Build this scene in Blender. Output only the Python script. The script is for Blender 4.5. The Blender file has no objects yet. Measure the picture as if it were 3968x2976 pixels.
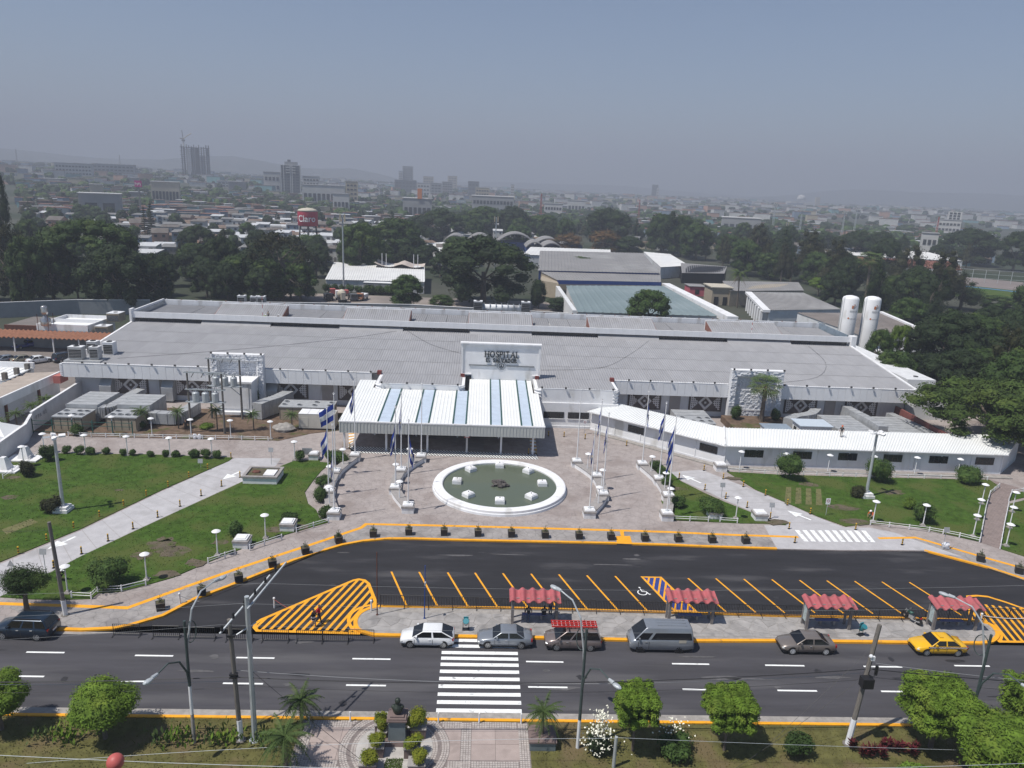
import bpy, bmesh, math, random
from mathutils import Vector, Matrix
R = random.Random(7)
rad = math.radians
S = bpy.context.scene
COL = S.collection
# ---------------------------------------------------------------- camera, sky, sun, exposure
CAM_H = 36.0
PITCH, ROLL, YAW = rad(15.1), rad(2.5), rad(2.6)
cam = bpy.data.cameras.new('camera'); cam_ob = bpy.data.objects.new('camera', cam); COL.objects.link(cam_ob)
fw = Vector((math.sin(YAW)*math.cos(PITCH), math.cos(YAW)*math.cos(PITCH), -math.sin(PITCH)))
rt = Vector((math.cos(YAW), -math.sin(YAW), 0)); up = rt.cross(fw)
RX = rt*math.cos(ROLL) + up*math.sin(ROLL); UX = up*math.cos(ROLL) - rt*math.sin(ROLL)
m = Matrix((RX, UX, -fw)).transposed().to_4x4(); m.translation = Vector((0, 0, CAM_H))
cam_ob.matrix_world = m
cam.sensor_width = 36.0; cam.lens = 36.0*2858/3968
cam.clip_start = 0.5; cam.clip_end = 40000
S.camera = cam_ob
SUN_EL, SUN_AZ = rad(62), rad(26)          # light travels towards +X turned by SUN_AZ towards +Y
w = bpy.data.worlds.new('World'); S.world = w; w.use_nodes = True
nt = w.node_tree; nt.nodes.clear()
sky = nt.nodes.new('ShaderNodeTexSky'); sky.sky_type = 'NISHITA'; sky.sun_disc = False
sky.sun_elevation = SUN_EL; sky.sun_rotation = math.atan2(-math.cos(SUN_AZ), -math.sin(SUN_AZ))
sky.altitude = 700; sky.air_density = 1.0; sky.dust_density = 0.9; sky.ozone_density = 4.0
bg = nt.nodes.new('ShaderNodeBackground'); bg.inputs[1].default_value = 0.066
out = nt.nodes.new('ShaderNodeOutputWorld')
nt.links.new(sky.outputs[0], bg.inputs[0]); nt.links.new(bg.outputs[0], out.inputs[0])
sl = bpy.data.lights.new('sun', 'SUN'); sl.energy = 3.7; sl.angle = rad(0.53); sl.color = (1, .955, .89)
so = bpy.data.objects.new('sun', sl); COL.objects.link(so); so.location = (0, 0, 200)
so.rotation_euler = Vector((math.cos(SUN_EL)*math.cos(SUN_AZ), math.cos(SUN_EL)*math.sin(SUN_AZ), -math.sin(SUN_EL))).to_track_quat('-Z', 'Y').to_euler()
S.view_settings.view_transform = 'Standard'; S.view_settings.look = 'None'
S.view_settings.exposure = 0.57; S.view_settings.gamma = 1.0; S.view_settings.use_curve_mapping = False
S.cycles.max_bounces = 6; S.cycles.diffuse_bounces = 2; S.cycles.glossy_bounces = 2; S.cycles.transmission_bounces = 3
S.cycles.volume_bounces = 1; S.cycles.transparent_max_bounces = 6; S.cycles.use_denoising = True
def to_pix(p):                              # where a world point falls in a 1024 x 768 picture (used for wording labels only)
 v = Vector(p) - Vector((0, 0, CAM_H)); d = v.dot(fw)
 if d < 1: return (-999, -999)
 return (512 + 737.5*v.dot(RX)/d, 384 - 737.5*v.dot(UX)/d)
# ---------------------------------------------------------------- helpers
class MB:
 def __init__(s): s.v = []; s.f = []; s.m = []
 def add(s, vs, fs, mi=0):
  o = len(s.v); s.v += [tuple(p) for p in vs]
  for f in fs: s.f.append(tuple(i+o for i in f)); s.m.append(mi)
  return s
 def box(s, x0, x1, y0, y1, z0, z1, mi=0):
  return s.add([(x0,y0,z0),(x1,y0,z0),(x1,y1,z0),(x0,y1,z0),(x0,y0,z1),(x1,y0,z1),(x1,y1,z1),(x0,y1,z1)],
     [(0,3,2,1),(4,5,6,7),(0,1,5,4),(1,2,6,5),(2,3,7,6),(3,0,4,7)], mi)
 def cbox(s, c, d, rz=0, mi=0, rx=0):
  x, y, z = c; a, b, h = d[0]/2, d[1]/2, d[2]/2
  M = Matrix.Rotation(rz, 3, 'Z') @ Matrix.Rotation(rx, 3, 'X')
  vs = [M @ Vector(p) + Vector(c) for p in ((-a,-b,-h),(a,-b,-h),(a,b,-h),(-a,b,-h),(-a,-b,h),(a,-b,h),(a,b,h),(-a,b,h))]
  return s.add(vs, [(0,3,2,1),(4,5,6,7),(0,1,5,4),(1,2,6,5),(2,3,7,6),(3,0,4,7)], mi)
 def frus(s, c, d0, d1, z0, z1, mi=0):     # square frustum
  x, y = c; a, b = d0[0]/2, d0[1]/2; p, q = d1[0]/2, d1[1]/2
  return s.add([(x-a,y-b,z0),(x+a,y-b,z0),(x+a,y+b,z0),(x-a,y+b,z0),(x-p,y-q,z1),(x+p,y-q,z1),(x+p,y+q,z1),(x-p,y+q,z1)],
     [(0,3,2,1),(4,5,6,7),(0,1,5,4),(1,2,6,5),(2,3,7,6),(3,0,4,7)], mi)
 def prism(s, poly, z0, z1, mi=0, bottom=False):
  n = len(poly)
  if sum(poly[i][0]*poly[(i+1)%n][1]-poly[(i+1)%n][0]*poly[i][1] for i in range(n)) < 0: poly = poly[::-1]
  vs = [(p[0],p[1],z0) for p in poly] + [(p[0],p[1],z1) for p in poly]
  fs = [tuple(range(n, 2*n))] + [(i,(i+1)%n,n+(i+1)%n,n+i) for i in range(n)]
  if bottom: fs.append(tuple(range(n-1,-1,-1)))
  return s.add(vs, fs, mi)
 def sheet(s, poly, z, mi=0):
  n = len(poly)
  if sum(poly[i][0]*poly[(i+1)%n][1]-poly[(i+1)%n][0]*poly[i][1] for i in range(n)) < 0: poly = poly[::-1]
  return s.add([(p[0],p[1],z) for p in poly], [tuple(range(n))], mi)
 def tube(s, pts, r, n=6, r1=None, mi=0, caps=True):
  pts = [Vector(p) for p in pts]; k = len(pts); o = len(s.v); r1 = r if r1 is None else r1
  for i, p in enumerate(pts):
   t = (pts[min(i+1,k-1)]-pts[max(i-1,0)]).normalized()
   a = Vector((1,0,0)) if abs(t.x) < .9 else Vector((0,1,0))
   u = t.cross(a).normalized(); v = t.cross(u); rr = r + (r1-r)*i/max(1,k-1)
   for j in range(n):
    an = 2*math.pi*j/n; s.v.append(tuple(p + u*math.cos(an)*rr + v*math.sin(an)*rr))
  for i in range(k-1):
   for j in range(n):
    a, b = o+i*n+j, o+i*n+(j+1)%n; s.f.append((a,b,b+n,a+n)); s.m.append(mi)
  if caps:
   s.f.append(tuple(o+j for j in range(n-1,-1,-1))); s.f.append(tuple(o+(k-1)*n+j for j in range(n))); s.m += [mi, mi]
  return s
 def lathe(s, prof, n=16, c=(0,0,0), mi=0, rot=None):
  o = len(s.v)
  for r, z in prof:
   for j in range(n):
    a = 2*math.pi*j/n; p = Vector((r*math.cos(a), r*math.sin(a), z))
    if rot: p = rot @ p
    s.v.append((p.x+c[0], p.y+c[1], p.z+c[2]))
  for i in range(len(prof)-1):
   for j in range(n):
    a, b = o+i*n+j, o+i*n+(j+1)%n; s.f.append((a,b,b+n,a+n)); s.m.append(mi)
  s.f.append(tuple(o+j for j in range(n-1,-1,-1))); s.f.append(tuple(o+(len(prof)-1)*n+j for j in range(n))); s.m += [mi, mi]
  return s
 def strip(s, pts, wl, wr, z0, z1=None, mi=0, closed=False):   # ribbon along a polyline; z1 given = raised with sides
  P = [Vector((p[0],p[1])) for p in pts]; n = len(P); L = []; Q = []
  for i in range(n):
   if closed: a, b = P[i-1], P[(i+1)%n]
   else: a, b = P[max(i-1,0)], P[min(i+1,n-1)]
   d1 = (P[i]-a); d2 = (b-P[i])
   d1 = d1.normalized() if d1.length > 1e-6 else d2.normalized(); d2 = d2.normalized() if d2.length > 1e-6 else d1
   nn = Vector((-(d1.y+d2.y), d1.x+d2.x)).normalized(); k = 1/max(.5, nn.dot(Vector((-d1.y, d1.x))))
   L.append(P[i]+nn*wl*k); Q.append(P[i]-nn*wr*k)
  o = len(s.v); zt = z0 if z1 is None else z1
  s.v += [(p.x,p.y,zt) for p in L] + [(p.x,p.y,zt) for p in Q]
  rng = range(n) if closed else range(n-1)
  for i in rng:
   j = (i+1)%n; s.f.append((o+i, o+n+i, o+n+j, o+j)); s.m.append(mi)
  if z1 is not None:
   s.v += [(p.x,p.y,z0) for p in L] + [(p.x,p.y,z0) for p in Q]
   for i in rng:
    j = (i+1)%n
    s.f.append((o+j, o+2*n+j, o+2*n+i, o+i)); s.f.append((o+n+i, o+3*n+i, o+3*n+j, o+n+j)); s.m += [mi, mi]
   if not closed:
    s.f.append((o, o+2*n, o+3*n, o+n)); s.f.append((o+n-1, o+2*n-1, o+4*n-1, o+3*n-1)); s.m += [mi, mi]
  return s
 def blob(s, c, r, n=8, k=5, mi=0, rnd=None, j=.0):
  o = len(s.v); rx, ry, rz = r if hasattr(r, '__len__') else (r, r, r)
  s.v.append((c[0],c[1],c[2]-rz))
  for i in range(1, k):
   t = -math.pi/2 + math.pi*i/k
   for q in range(n):
    a = 2*math.pi*q/n; e = 1+(rnd.uniform(-j,j) if rnd else 0)
    s.v.append((c[0]+rx*e*math.cos(t)*math.cos(a), c[1]+ry*e*math.cos(t)*math.sin(a), c[2]+rz*e*math.sin(t)))
  s.v.append((c[0],c[1],c[2]+rz)); e_ = len(s.v)-1
  for q in range(n):
   s.f.append((o, o+1+(q+1)%n, o+1+q)); s.m.append(mi)
   for i in range(k-2):
    a = o+1+i*n; s.f.append((a+q, a+(q+1)%n, a+n+(q+1)%n, a+n+q)); s.m.append(mi)
   a = o+1+(k-2)*n; s.f.append((a+q, a+(q+1)%n, e_)); s.m.append(mi)
  return s
 def mesh(s, name, mats, smooth=False):
  me = bpy.data.meshes.new(name); me.from_pydata(s.v, [], s.f)
  for mm in (mats if isinstance(mats, (list, tuple)) else [mats]): me.materials.append(mm)
  if max(s.m, default=0) > 0: me.polygons.foreach_set('material_index', s.m)
  if smooth: me.polygons.foreach_set('use_smooth', [True]*len(s.f))
  me.update(); return me
LABELS = {}
def tag(o, label=None, cat=None, group=None, kind=None):
 if label: o['label'] = label
 if cat: o['category'] = cat
 if group: o['group'] = group
 if kind: o['kind'] = kind
 return o
def ob(name, data, parent=None, loc=None, rz=None):
 o = bpy.data.objects.new(name, data); COL.objects.link(o)
 if parent: o.parent = parent
 if loc is not None: o.location = loc
 if rz is not None: o.rotation_euler = (0, 0, rz)
 return o
def thing(name, label, cat, loc=(0,0,0), rz=0, group=None):
 return tag(ob(name, None, None, loc if len(loc) == 3 else (loc[0], loc[1], 0), rz), label, cat, group)
def top_of(p):
 while p.parent: p = p.parent
 return p
def part(name, mb, mat, parent=None, w=False, smooth=False, label=None, kind=None):   # w: the shape was given in world coordinates
 if w and parent is not None:
  t = top_of(parent); M = (Matrix.Translation(t.location) @ Matrix.Rotation(t.rotation_euler.z, 4, 'Z')).inverted()
  mb.v = [tuple(M @ Vector(p)) for p in mb.v]
 o = ob(name, mb.mesh(name, mat, smooth), parent)
 if label: o['label'] = label
 if kind: o['kind'] = kind
 return o
def piece(name, me, parent, loc=(0,0,0), rz=0):     # another piece sharing mesh data
 return ob(name, me, parent, loc, rz)
def mthing(name, mb, mat, label, cat, loc=(0,0,0), rz=0, group=None, smooth=False):
 o = ob(name, mb.mesh(name, mat, smooth), None, loc, rz); return tag(o, label, cat, group)
def struct(name, mb, mat, smooth=False):
 return tag(ob(name, mb.mesh(name, mat, smooth)), kind='structure')
def stuff(name, mb, mat, label=None, cat=None):
 return tag(ob(name, mb.mesh(name, mat)), label, cat, kind='stuff')
KIDS = {}
def kids(o):
 return [c for c in o.children]
def dup(root, loc, rz=0, label=None, group=None, sc=None):
 def cp(o, par):
  c = o.copy(); COL.objects.link(c); c.parent = par
  for ch in PROTO_KIDS.get(o, ()): cp(ch, c)
  return c
 if root not in PROTO_KIDS: reg(root)
 r = cp(root, None); r.location = loc if len(loc) == 3 else (loc[0], loc[1], 0); r.rotation_euler = (0, 0, rz)
 if sc: r.scale = sc if hasattr(sc, '__len__') else (sc, sc, sc)
 if label: r['label'] = label
 if group: r['group'] = group
 return r
PROTO_KIDS = {}
def reg(o):
 PROTO_KIDS[o] = list(o.children)
 for c in PROTO_KIDS[o]: reg(c)
def rows(proto, pts, labels, group, z=0, rz=0):     # first use moves the prototype itself, the others are copies
 out_ = []
 for i, p in enumerate(pts):
  r = rz[i] if hasattr(rz, '__len__') else rz
  loc = (p[0], p[1], p[2] if len(p) > 2 else z)
  if i == 0:
   o = proto; o.location = loc; o.rotation_euler = (0, 0, r)
   if o not in PROTO_KIDS: reg(o)
  else: o = dup(proto, loc, r)
  o['label'] = labels[i]; o['group'] = group; out_.append(o)
 return out_
ORD = 'first second third fourth fifth sixth seventh eighth ninth tenth eleventh twelfth thirteenth fourteenth fifteenth sixteenth seventeenth eighteenth nineteenth twentieth'.split()
ORD += ['twenty-'+o for o in ORD[:9]]
def clip(poly, q):                                # polygon poly cut by the convex polygon q
 n = len(q)
 if sum(q[i][0]*q[(i+1)%n][1]-q[(i+1)%n][0]*q[i][1] for i in range(n)) < 0: q = q[::-1]
 for i in range(n):
  a, b = q[i], q[(i+1)%n]; res = []
  sd = lambda p: (b[0]-a[0])*(p[1]-a[1])-(b[1]-a[1])*(p[0]-a[0])
  for k in range(len(poly)):
   p, r = poly[k], poly[(k+1)%len(poly)]; sp, sr = sd(p), sd(r)
   if sp >= 0: res.append(p)
   if sp*sr < 0:
    t = sp/(sp-sr); res.append((p[0]+(r[0]-p[0])*t, p[1]+(r[1]-p[1])*t))
  poly = res
  if len(poly) < 3: return []
 return poly
def smooth_line(pts, n=4):                        # Catmull-Rom
 P = [pts[0]] + list(pts) + [pts[-1]]; o = []
 for i in range(1, len(P)-2):
  for k in range(n):
   t = k/n; p0, p1, p2, p3 = P[i-1], P[i], P[i+1], P[i+2]
   o.append(tuple(.5*((2*p1[a])+(-p0[a]+p2[a])*t+(2*p0[a]-5*p1[a]+4*p2[a]-p3[a])*t*t+(-p0[a]+3*p1[a]-3*p2[a]+p3[a])*t**3) for a in (0, 1)))
 return o + [tuple(pts[-1][:2])]
def inside(p, poly):
 c = False; n = len(poly)
 for i in range(n):
  a, b = poly[i], poly[(i+1)%n]
  if (a[1] > p[1]) != (b[1] > p[1]) and p[0] < (b[0]-a[0])*(p[1]-a[1])/(b[1]-a[1])+a[0]: c = not c
 return c
# ---------------------------------------------------------------- materials
def pm(name, col, rough=.7, var=.12, scale=1., bump=0., metal=0., spec=.4, col2=None, thr=None, s2=None, stretch=None, coat=0., tr=0., rand=0.):
 """paint, stone, metal ...: base colour broken up by two noises (col2 shows in patches above thr), fine bump"""
 mt = bpy.data.materials.new(name); mt.use_nodes = True; t = mt.node_tree; N = t.nodes; L = t.links
 b = N['Principled BSDF']; b.inputs['Roughness'].default_value = rough; b.inputs['Metallic'].default_value = metal
 b.inputs['Specular IOR Level'].default_value = spec; b.inputs['Coat Weight'].default_value = coat
 tc = N.new('ShaderNodeTexCoord'); vec = tc.outputs['Object']
 if stretch:
  mp = N.new('ShaderNodeMapping'); mp.inputs['Scale'].default_value = stretch; L.new(vec, mp.inputs[0]); vec = mp.outputs[0]
 n1 = N.new('ShaderNodeTexNoise'); n1.inputs['Scale'].default_value = scale; n1.inputs['Detail'].default_value = 7; n1.inputs['Roughness'].default_value = .65
 L.new(vec, n1.inputs['Vector'])
 r = N.new('ShaderNodeMapRange'); r.inputs['From Min'].default_value = .3; r.inputs['From Max'].default_value = .7
 r.inputs['To Min'].default_value = 1-var; r.inputs['To Max'].default_value = 1+var; L.new(n1.outputs['Fac'], r.inputs['Value'])
 mx = N.new('ShaderNodeMix'); mx.data_type = 'RGBA'; mx.blend_type = 'MULTIPLY'; mx.inputs[0].default_value = 1
 mx.inputs[6].default_value = (*col, 1); L.new(r.outputs[0], mx.inputs[7]); c = mx.outputs[2]
 if col2:
  n2 = N.new('ShaderNodeTexNoise'); n2.inputs['Scale'].default_value = s2 or scale*.35; n2.inputs['Detail'].default_value = 6; L.new(vec, n2.inputs['Vector'])
  q = N.new('ShaderNodeMapRange'); q.inputs['From Min'].default_value = thr or .5; q.inputs['From Max'].default_value = (thr or .5)+.14; L.new(n2.outputs['Fac'], q.inputs['Value'])
  m2 = N.new('ShaderNodeMix'); m2.data_type = 'RGBA'; L.new(q.outputs[0], m2.inputs[0]); L.new(c, m2.inputs[6]); m2.inputs[7].default_value = (*col2, 1); c = m2.outputs[2]
 if rand:
  oi = N.new('ShaderNodeObjectInfo'); q = N.new('ShaderNodeMapRange'); q.inputs['To Min'].default_value = 1-rand; q.inputs['To Max'].default_value = 1+rand; L.new(oi.outputs['Random'], q.inputs['Value'])
  m3 = N.new('ShaderNodeMix'); m3.data_type = 'RGBA'; m3.blend_type = 'MULTIPLY'; m3.inputs[0].default_value = 1; L.new(c, m3.inputs[6]); L.new(q.outputs[0], m3.inputs[7]); c = m3.outputs[2]
 L.new(c, b.inputs['Base Color'])
 if bump:
  n3 = N.new('ShaderNodeTexNoise'); n3.inputs['Scale'].default_value = scale*6; n3.inputs['Detail'].default_value = 4; L.new(vec, n3.inputs['Vector'])
  bp = N.new('ShaderNodeBump'); bp.inputs['Strength'].default_value = bump; bp.inputs['Distance'].default_value = .05
  L.new(n3.outputs['Fac'], bp.inputs['Height']); L.new(bp.outputs[0], b.inputs['Normal'])
 return mt
def nodes(mt): return mt.node_tree.nodes, mt.node_tree.links, mt.node_tree.nodes['Principled BSDF']
def stripes(mt, axis, pitch, depth=.5, dist=.03, dark=0.):       # corrugation relief along one axis
 N, L, b = nodes(mt); tc = N.new('ShaderNodeTexCoord'); sp = N.new('ShaderNodeSeparateXYZ'); L.new(tc.outputs['Object'], sp.inputs[0])
 a = N.new('ShaderNodeMath'); a.operation = 'MULTIPLY'; a.inputs[1].default_value = 2*math.pi/pitch; L.new(sp.outputs[axis], a.inputs[0])
 si = N.new('ShaderNodeMath'); si.operation = 'SINE'; L.new(a.outputs[0], si.inputs[0])
 bp = N.new('ShaderNodeBump'); bp.inputs['Strength'].default_value = depth; bp.inputs['Distance'].default_value = dist
 L.new(si.outputs[0], bp.inputs['Height']); L.new(bp.outputs[0], b.inputs['Normal'])
 if dark:                                       # base colour multiplied darker towards the trough bottoms
  src = b.inputs['Base Color'].links[0].from_socket
  mr = N.new('ShaderNodeMapRange'); mr.inputs['From Min'].default_value = -1; mr.inputs['From Max'].default_value = 0; mr.inputs['To Min'].default_value = 1-dark; L.new(si.outputs[0], mr.inputs['Value'])
  mx = N.new('ShaderNodeMix'); mx.data_type = 'RGBA'; mx.blend_type = 'MULTIPLY'; mx.inputs[0].default_value = 1; L.new(src, mx.inputs[6]); L.new(mr.outputs[0], mx.inputs[7]); L.new(mx.outputs[2], b.inputs['Base Color'])
 return mt
def joints(mt, sx, sy, depth=.6, dark=.35, wv=.02, cells=False, mort=.04):  # stone joints: brick grid or crazy cells, as relief with dirt in the joint
 N, L, b = nodes(mt); tc = N.new('ShaderNodeTexCoord'); src = b.inputs['Base Color'].links[0].from_socket
 if cells:
  v = N.new('ShaderNodeTexVoronoi'); v.feature = 'DISTANCE_TO_EDGE'; v.inputs['Scale'].default_value = 1/sx; L.new(tc.outputs['Object'], v.inputs['Vector'])
  mr = N.new('ShaderNodeMapRange'); mr.inputs['From Max'].default_value = mort; L.new(v.outputs['Distance'], mr.inputs['Value']); h = mr.outputs[0]
 else:
  k = N.new('ShaderNodeTexBrick'); k.inputs['Scale'].default_value = 1; k.inputs['Brick Width'].default_value = sx; k.inputs['Row Height'].default_value = sy
  k.inputs['Mortar Size'].default_value = wv; k.inputs['Color1'].default_value = (1,1,1,1); k.inputs['Color2'].default_value = (.8,.8,.8,1); k.inputs['Mortar'].default_value = (0,0,0,1)
  L.new(tc.outputs['Object'], k.inputs['Vector']); h = k.outputs['Color']
 mr2 = N.new('ShaderNodeMapRange'); mr2.inputs['To Min'].default_value = 1-dark; L.new(h, mr2.inputs['Value'])
 mx = N.new('ShaderNodeMix'); mx.data_type = 'RGBA'; mx.blend_type = 'MULTIPLY'; mx.inputs[0].default_value = 1; L.new(src, mx.inputs[6]); L.new(mr2.outputs[0], mx.inputs[7]); L.new(mx.outputs[2], b.inputs['Base Color'])
 bp = N.new('ShaderNodeBump'); bp.inputs['Strength'].default_value = depth; bp.inputs['Distance'].default_value = .03; L.new(h, bp.inputs['Height']); L.new(bp.outputs[0], b.inputs['Normal'])
 return mt
def leafm(name, col, var=.45, scale=.6, col2=None, rand=.18):
 mt = pm(name, col, rough=.75, var=var, scale=scale, spec=.2, col2=col2, thr=.52, s2=scale*.8, rand=rand)
 return mt
M = {}
M['white'] = pm('white_paint', (.76,.76,.77), .6, .07, .6, .05, col2=(.56,.55,.53), thr=.56, s2=.5, stretch=(1,1,.35))
M['white2'] = pm('white_render', (.68,.69,.71), .7, .08, .8, .15, col2=(.46,.45,.44), thr=.56, s2=.5, stretch=(1,1,.3))
M['cap'] = pm('grey_band', (.30,.28,.27), .8, .2, 3, .2)
M['asphalt'] = pm('old_asphalt', (.056,.054,.061), .85, .28, .5, .35, col2=(.088,.085,.090), thr=.53, s2=.45, stretch=(.12,1,1))
M['asphalt2'] = pm('new_asphalt', (.021,.0205,.024), .8, .35, .5, .35, col2=(.058,.056,.059), thr=.57, s2=.5, stretch=(.2,1,1))
M['yellow'] = pm('yellow_paint', (.80,.36,.015), .6, .12, 2, .1, col2=(.30,.17,.05), thr=.62, s2=1.8)
M['mark'] = pm('white_marking', (.80,.81,.80), .6, .1, 2, .1, col2=(.30,.30,.30), thr=.60, s2=2.2)
M['blue_mark'] = pm('blue_marking', (.03,.05,.22), .6, .15, 2)
M['plaza'] = joints(pm('stamped_paving', (.33,.29,.275), .8, .16, .9, col2=(.26,.22,.205), thr=.52, s2=.25), .75, .5, .5, .22, cells=True, mort=.05)
M['walk'] = joints(pm('grey_paving', (.30,.28,.27), .85, .2, 1.2, col2=(.21,.195,.19), thr=.5, s2=.6), .9, .5, .5, .25, cells=True, mort=.05)
M['concrete'] = pm('pale_concrete', (.42,.41,.42), .8, .12, .8, .15, col2=(.33,.32,.32), thr=.56, s2=.3)
M['concrete2'] = pm('white_cement', (.52,.52,.54), .8, .12, 1.2, .15, col2=(.36,.35,.35), thr=.58, s2=.5)
M['gutter'] = pm('gutter_concrete', (.30,.28,.26), .85, .25, 2, .3)
M['grass'] = pm('lawn_grass', (.048,.090,.015), .95, .4, 1.3, .9, spec=.1, col2=(.078,.100,.026), thr=.47, s2=.22)
M['drygrass'] = pm('park_grass', (.105,.10,.036), .95, .35, 1.2, .9, spec=.1, col2=(.135,.105,.055), thr=.5, s2=.35)
M['soil'] = pm('brown_soil', (.135,.095,.07), .95, .4, 1.2, .8, spec=.1, col2=(.07,.085,.025), thr=.55, s2=.35)
M['redpath'] = joints(pm('red_paver', (.25,.20,.185), .85, .18, 2), .4, .2, .5, .3)
M['roof'] = stripes(pm('grey_corrugated_roof', (.235,.235,.245), .7, .10, .25, col2=(.30,.30,.31), thr=.6, s2=.12), 0, .50, .9, .06, .22)
M['roofw'] = pm('white_metal_roof', (.74,.75,.74), .45, .05, .4)
M['metal'] = pm('galvanised_metal', (.42,.43,.44), .5, .15, 1.2, .05, metal=.3)
M['duct'] = pm('galvanised_duct', (.38,.39,.40), .55, .18, .9, .08, metal=.2)
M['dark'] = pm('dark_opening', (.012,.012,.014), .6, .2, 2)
M['glass'] = pm('window_glass', (.015,.018,.022), .12, .2, 1, spec=.6)
M['carglass'] = pm('car_glass', (.008,.009,.011), .08, .2, 1, spec=.6)
M['frame'] = pm('dark_frame', (.05,.05,.05), .5, .1, 3)
M['black'] = pm('black_metal', (.014,.014,.016), .5, .2, 3)
M['rubber'] = pm('tyre_rubber', (.015,.015,.016), .8, .2, 5)
M['wood'] = pm('grey_timber', (.16,.145,.13), .85, .25, 3, .3, stretch=(6,6,.5))
M['steel'] = pm('painted_steel', (.45,.48,.50), .45, .1, 2, metal=.3)
M['bark'] = pm('tree_bark', (.13,.105,.085), .9, .3, 3, .5)
M['brownpanel'] = pm('brown_mosaic', (.12,.10,.092), .8, .15, 3)
M['paleblock'] = pm('pale_block', (.76,.74,.74), .8, .1, 4)
M['beige'] = pm('beige_wall', (.34,.29,.22), .8, .1, 1)
M['red'] = pm('red_tile', (.42,.10,.095), .6, .14, 2, .1)
M['rust'] = pm('rusty_steel', (.12,.045,.03), .8, .3, 4, .2)
M['clay'] = pm('clay_sheet', (.36,.17,.10), .8, .22, 1.5, .1)
M['stone'] = pm('rough_white_stone', (.72,.73,.76), .75, .08, 3, 0)
M['skin'] = pm('skin', (.30,.17,.11), .6, .05, 8)
# ---------------------------------------------------------------- terrain, roads, pavements, lawns
def sstep(a, b, x):
 t = min(1, max(0, (x-a)/(b-a))); return t*t*(3-2*t)
def bump(x, y, cx, cy, rx, ry, h):
 q = ((x-cx)/rx)**2+((y-cy)/ry)**2
 return h*math.exp(-q)
def hgt(x, y):
 d = math.hypot(x, y)
 if d < 420: return 0
 a = math.degrees(math.atan2(x, y))           # bearing, negative = left
 z = 22*sstep(500, 1700, d)*sstep(8, -28, a) + 8*sstep(900, 2600, d)
 z += bump(x, y, -1290, 4300, 330, 300, 95)+bump(x, y, -800, 4600, 260, 300, 70)+bump(x, y, -1750, 4600, 420, 300, 75)
 z += bump(x, y, -2900, 4300, 900, 500, 85)+bump(x, y, 300, 6500, 900, 400, 50)
 z += bump(x, y, 2750, 5600, 600, 400, 95)+bump(x, y, 3700, 5200, 700, 500, 110)+bump(x, y, 1500, 6800, 900, 500, 50)
 z += sstep(700, 2500, d)*5*math.sin(x*.006+1)*math.sin(y*.004)
 return z
b = MB(); rs = [1, 30, 70, 150, 250, 350, 450, 550, 650, 800, 950, 1150, 1400, 1700, 2100, 2600, 3200, 3800, 4300, 4700, 5100, 5500, 5900, 6300, 6700, 7300, 8200]
NA = 180
for r_ in rs:
 for k in range(NA):
  a = 2*math.pi*k/NA; x, y = r_*math.sin(a), r_*math.cos(a); b.v.append((x, y, hgt(x, y)-.08 if y > 0 else -.08))
for i in range(len(rs)-1):
 for k in range(NA):
  p, q = i*NA+k, i*NA+(k+1)%NA; b.f.append((p, p+NA, q+NA, q)); b.m.append(0)
b.f.append(tuple(range(NA))[::-1]); b.m.append(0)
M['terrain'] = pm('city_ground', (.055,.058,.042), .95, .35, .02, col2=(.022,.034,.014), thr=.46, s2=.012)  # darker green put into the ground colour for undergrowth and tree shade
struct('terrain', b, M['terrain'], True)
kerb_l = [(-95,53.2),(-33.42,53.04),(-31.23,52.99),(-28.80,53.29),(-27.74,53.78),(-25.72,55.20),(-24.04,57.89),(-21.94,60.01),(-19.74,62.39),(-17.37,64.96),(-14.73,67.32),(-15.74,66.50),(-14.76,67.18),(-13.35,68.28),(-11.37,69.22),(-8.95,69.84),(-6.10,69.97),(-1.87,69.89),(4.94,69.92),(14.92,69.96)]
kerb_m = [(16.50,69.89),(20.66,69.86),(23.22,69.73),(26.68,69.64),(31.90,69.55)]
kerb_r = [(48.03,69.89),(50.50,68.12),(52.88,66.41),(54.97,64.23),(72,57.6),(95,53.4)]
mouth = [(38.95,69.55)]
front = kerb_l+kerb_m+mouth+kerb_r
b = MB(); b.sheet([(-140,43.2),(140,43.2),(140,53.4),(60,58),(-25,58),(-34,53.6),(-140,53.4)], 0)
struct('main_road', b, M['asphalt'])
b = MB(); b.sheet([p for p in kerb_l[1:]]+kerb_m+mouth+kerb_r+[(95,53.9),(-26,53.9)], .012)
struct('parking_road', b, M['asphalt2'])
b = MB(); b.prism(front+[(140,53.4),(140,121),(-150,121),(-150,53.2)], -.05, .12)
struct('plaza_pavement', b, M['plaza'])
def kerb(pts, mat=M['yellow'], name='kerb', closed=False, flip=1):
 b = MB(); b.strip(pts, .30, .04, -.02, .16, closed=closed); o = struct(name, b, mat)
 g = MB(); g.strip(pts, -.02, .38, .009, closed=closed); struct('gutter', g, M['gutter']); return o
kerb([p for p in kerb_l[1:]]); kerb(kerb_m); kerb(kerb_r[:-1])
b = MB(); b.sheet([(14.91,69.88),(16.54,69.82),(16.66,71.67),(15.10,71.59)], .165); struct('pedestrian_ramp_paint', b, M['yellow'])
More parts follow.
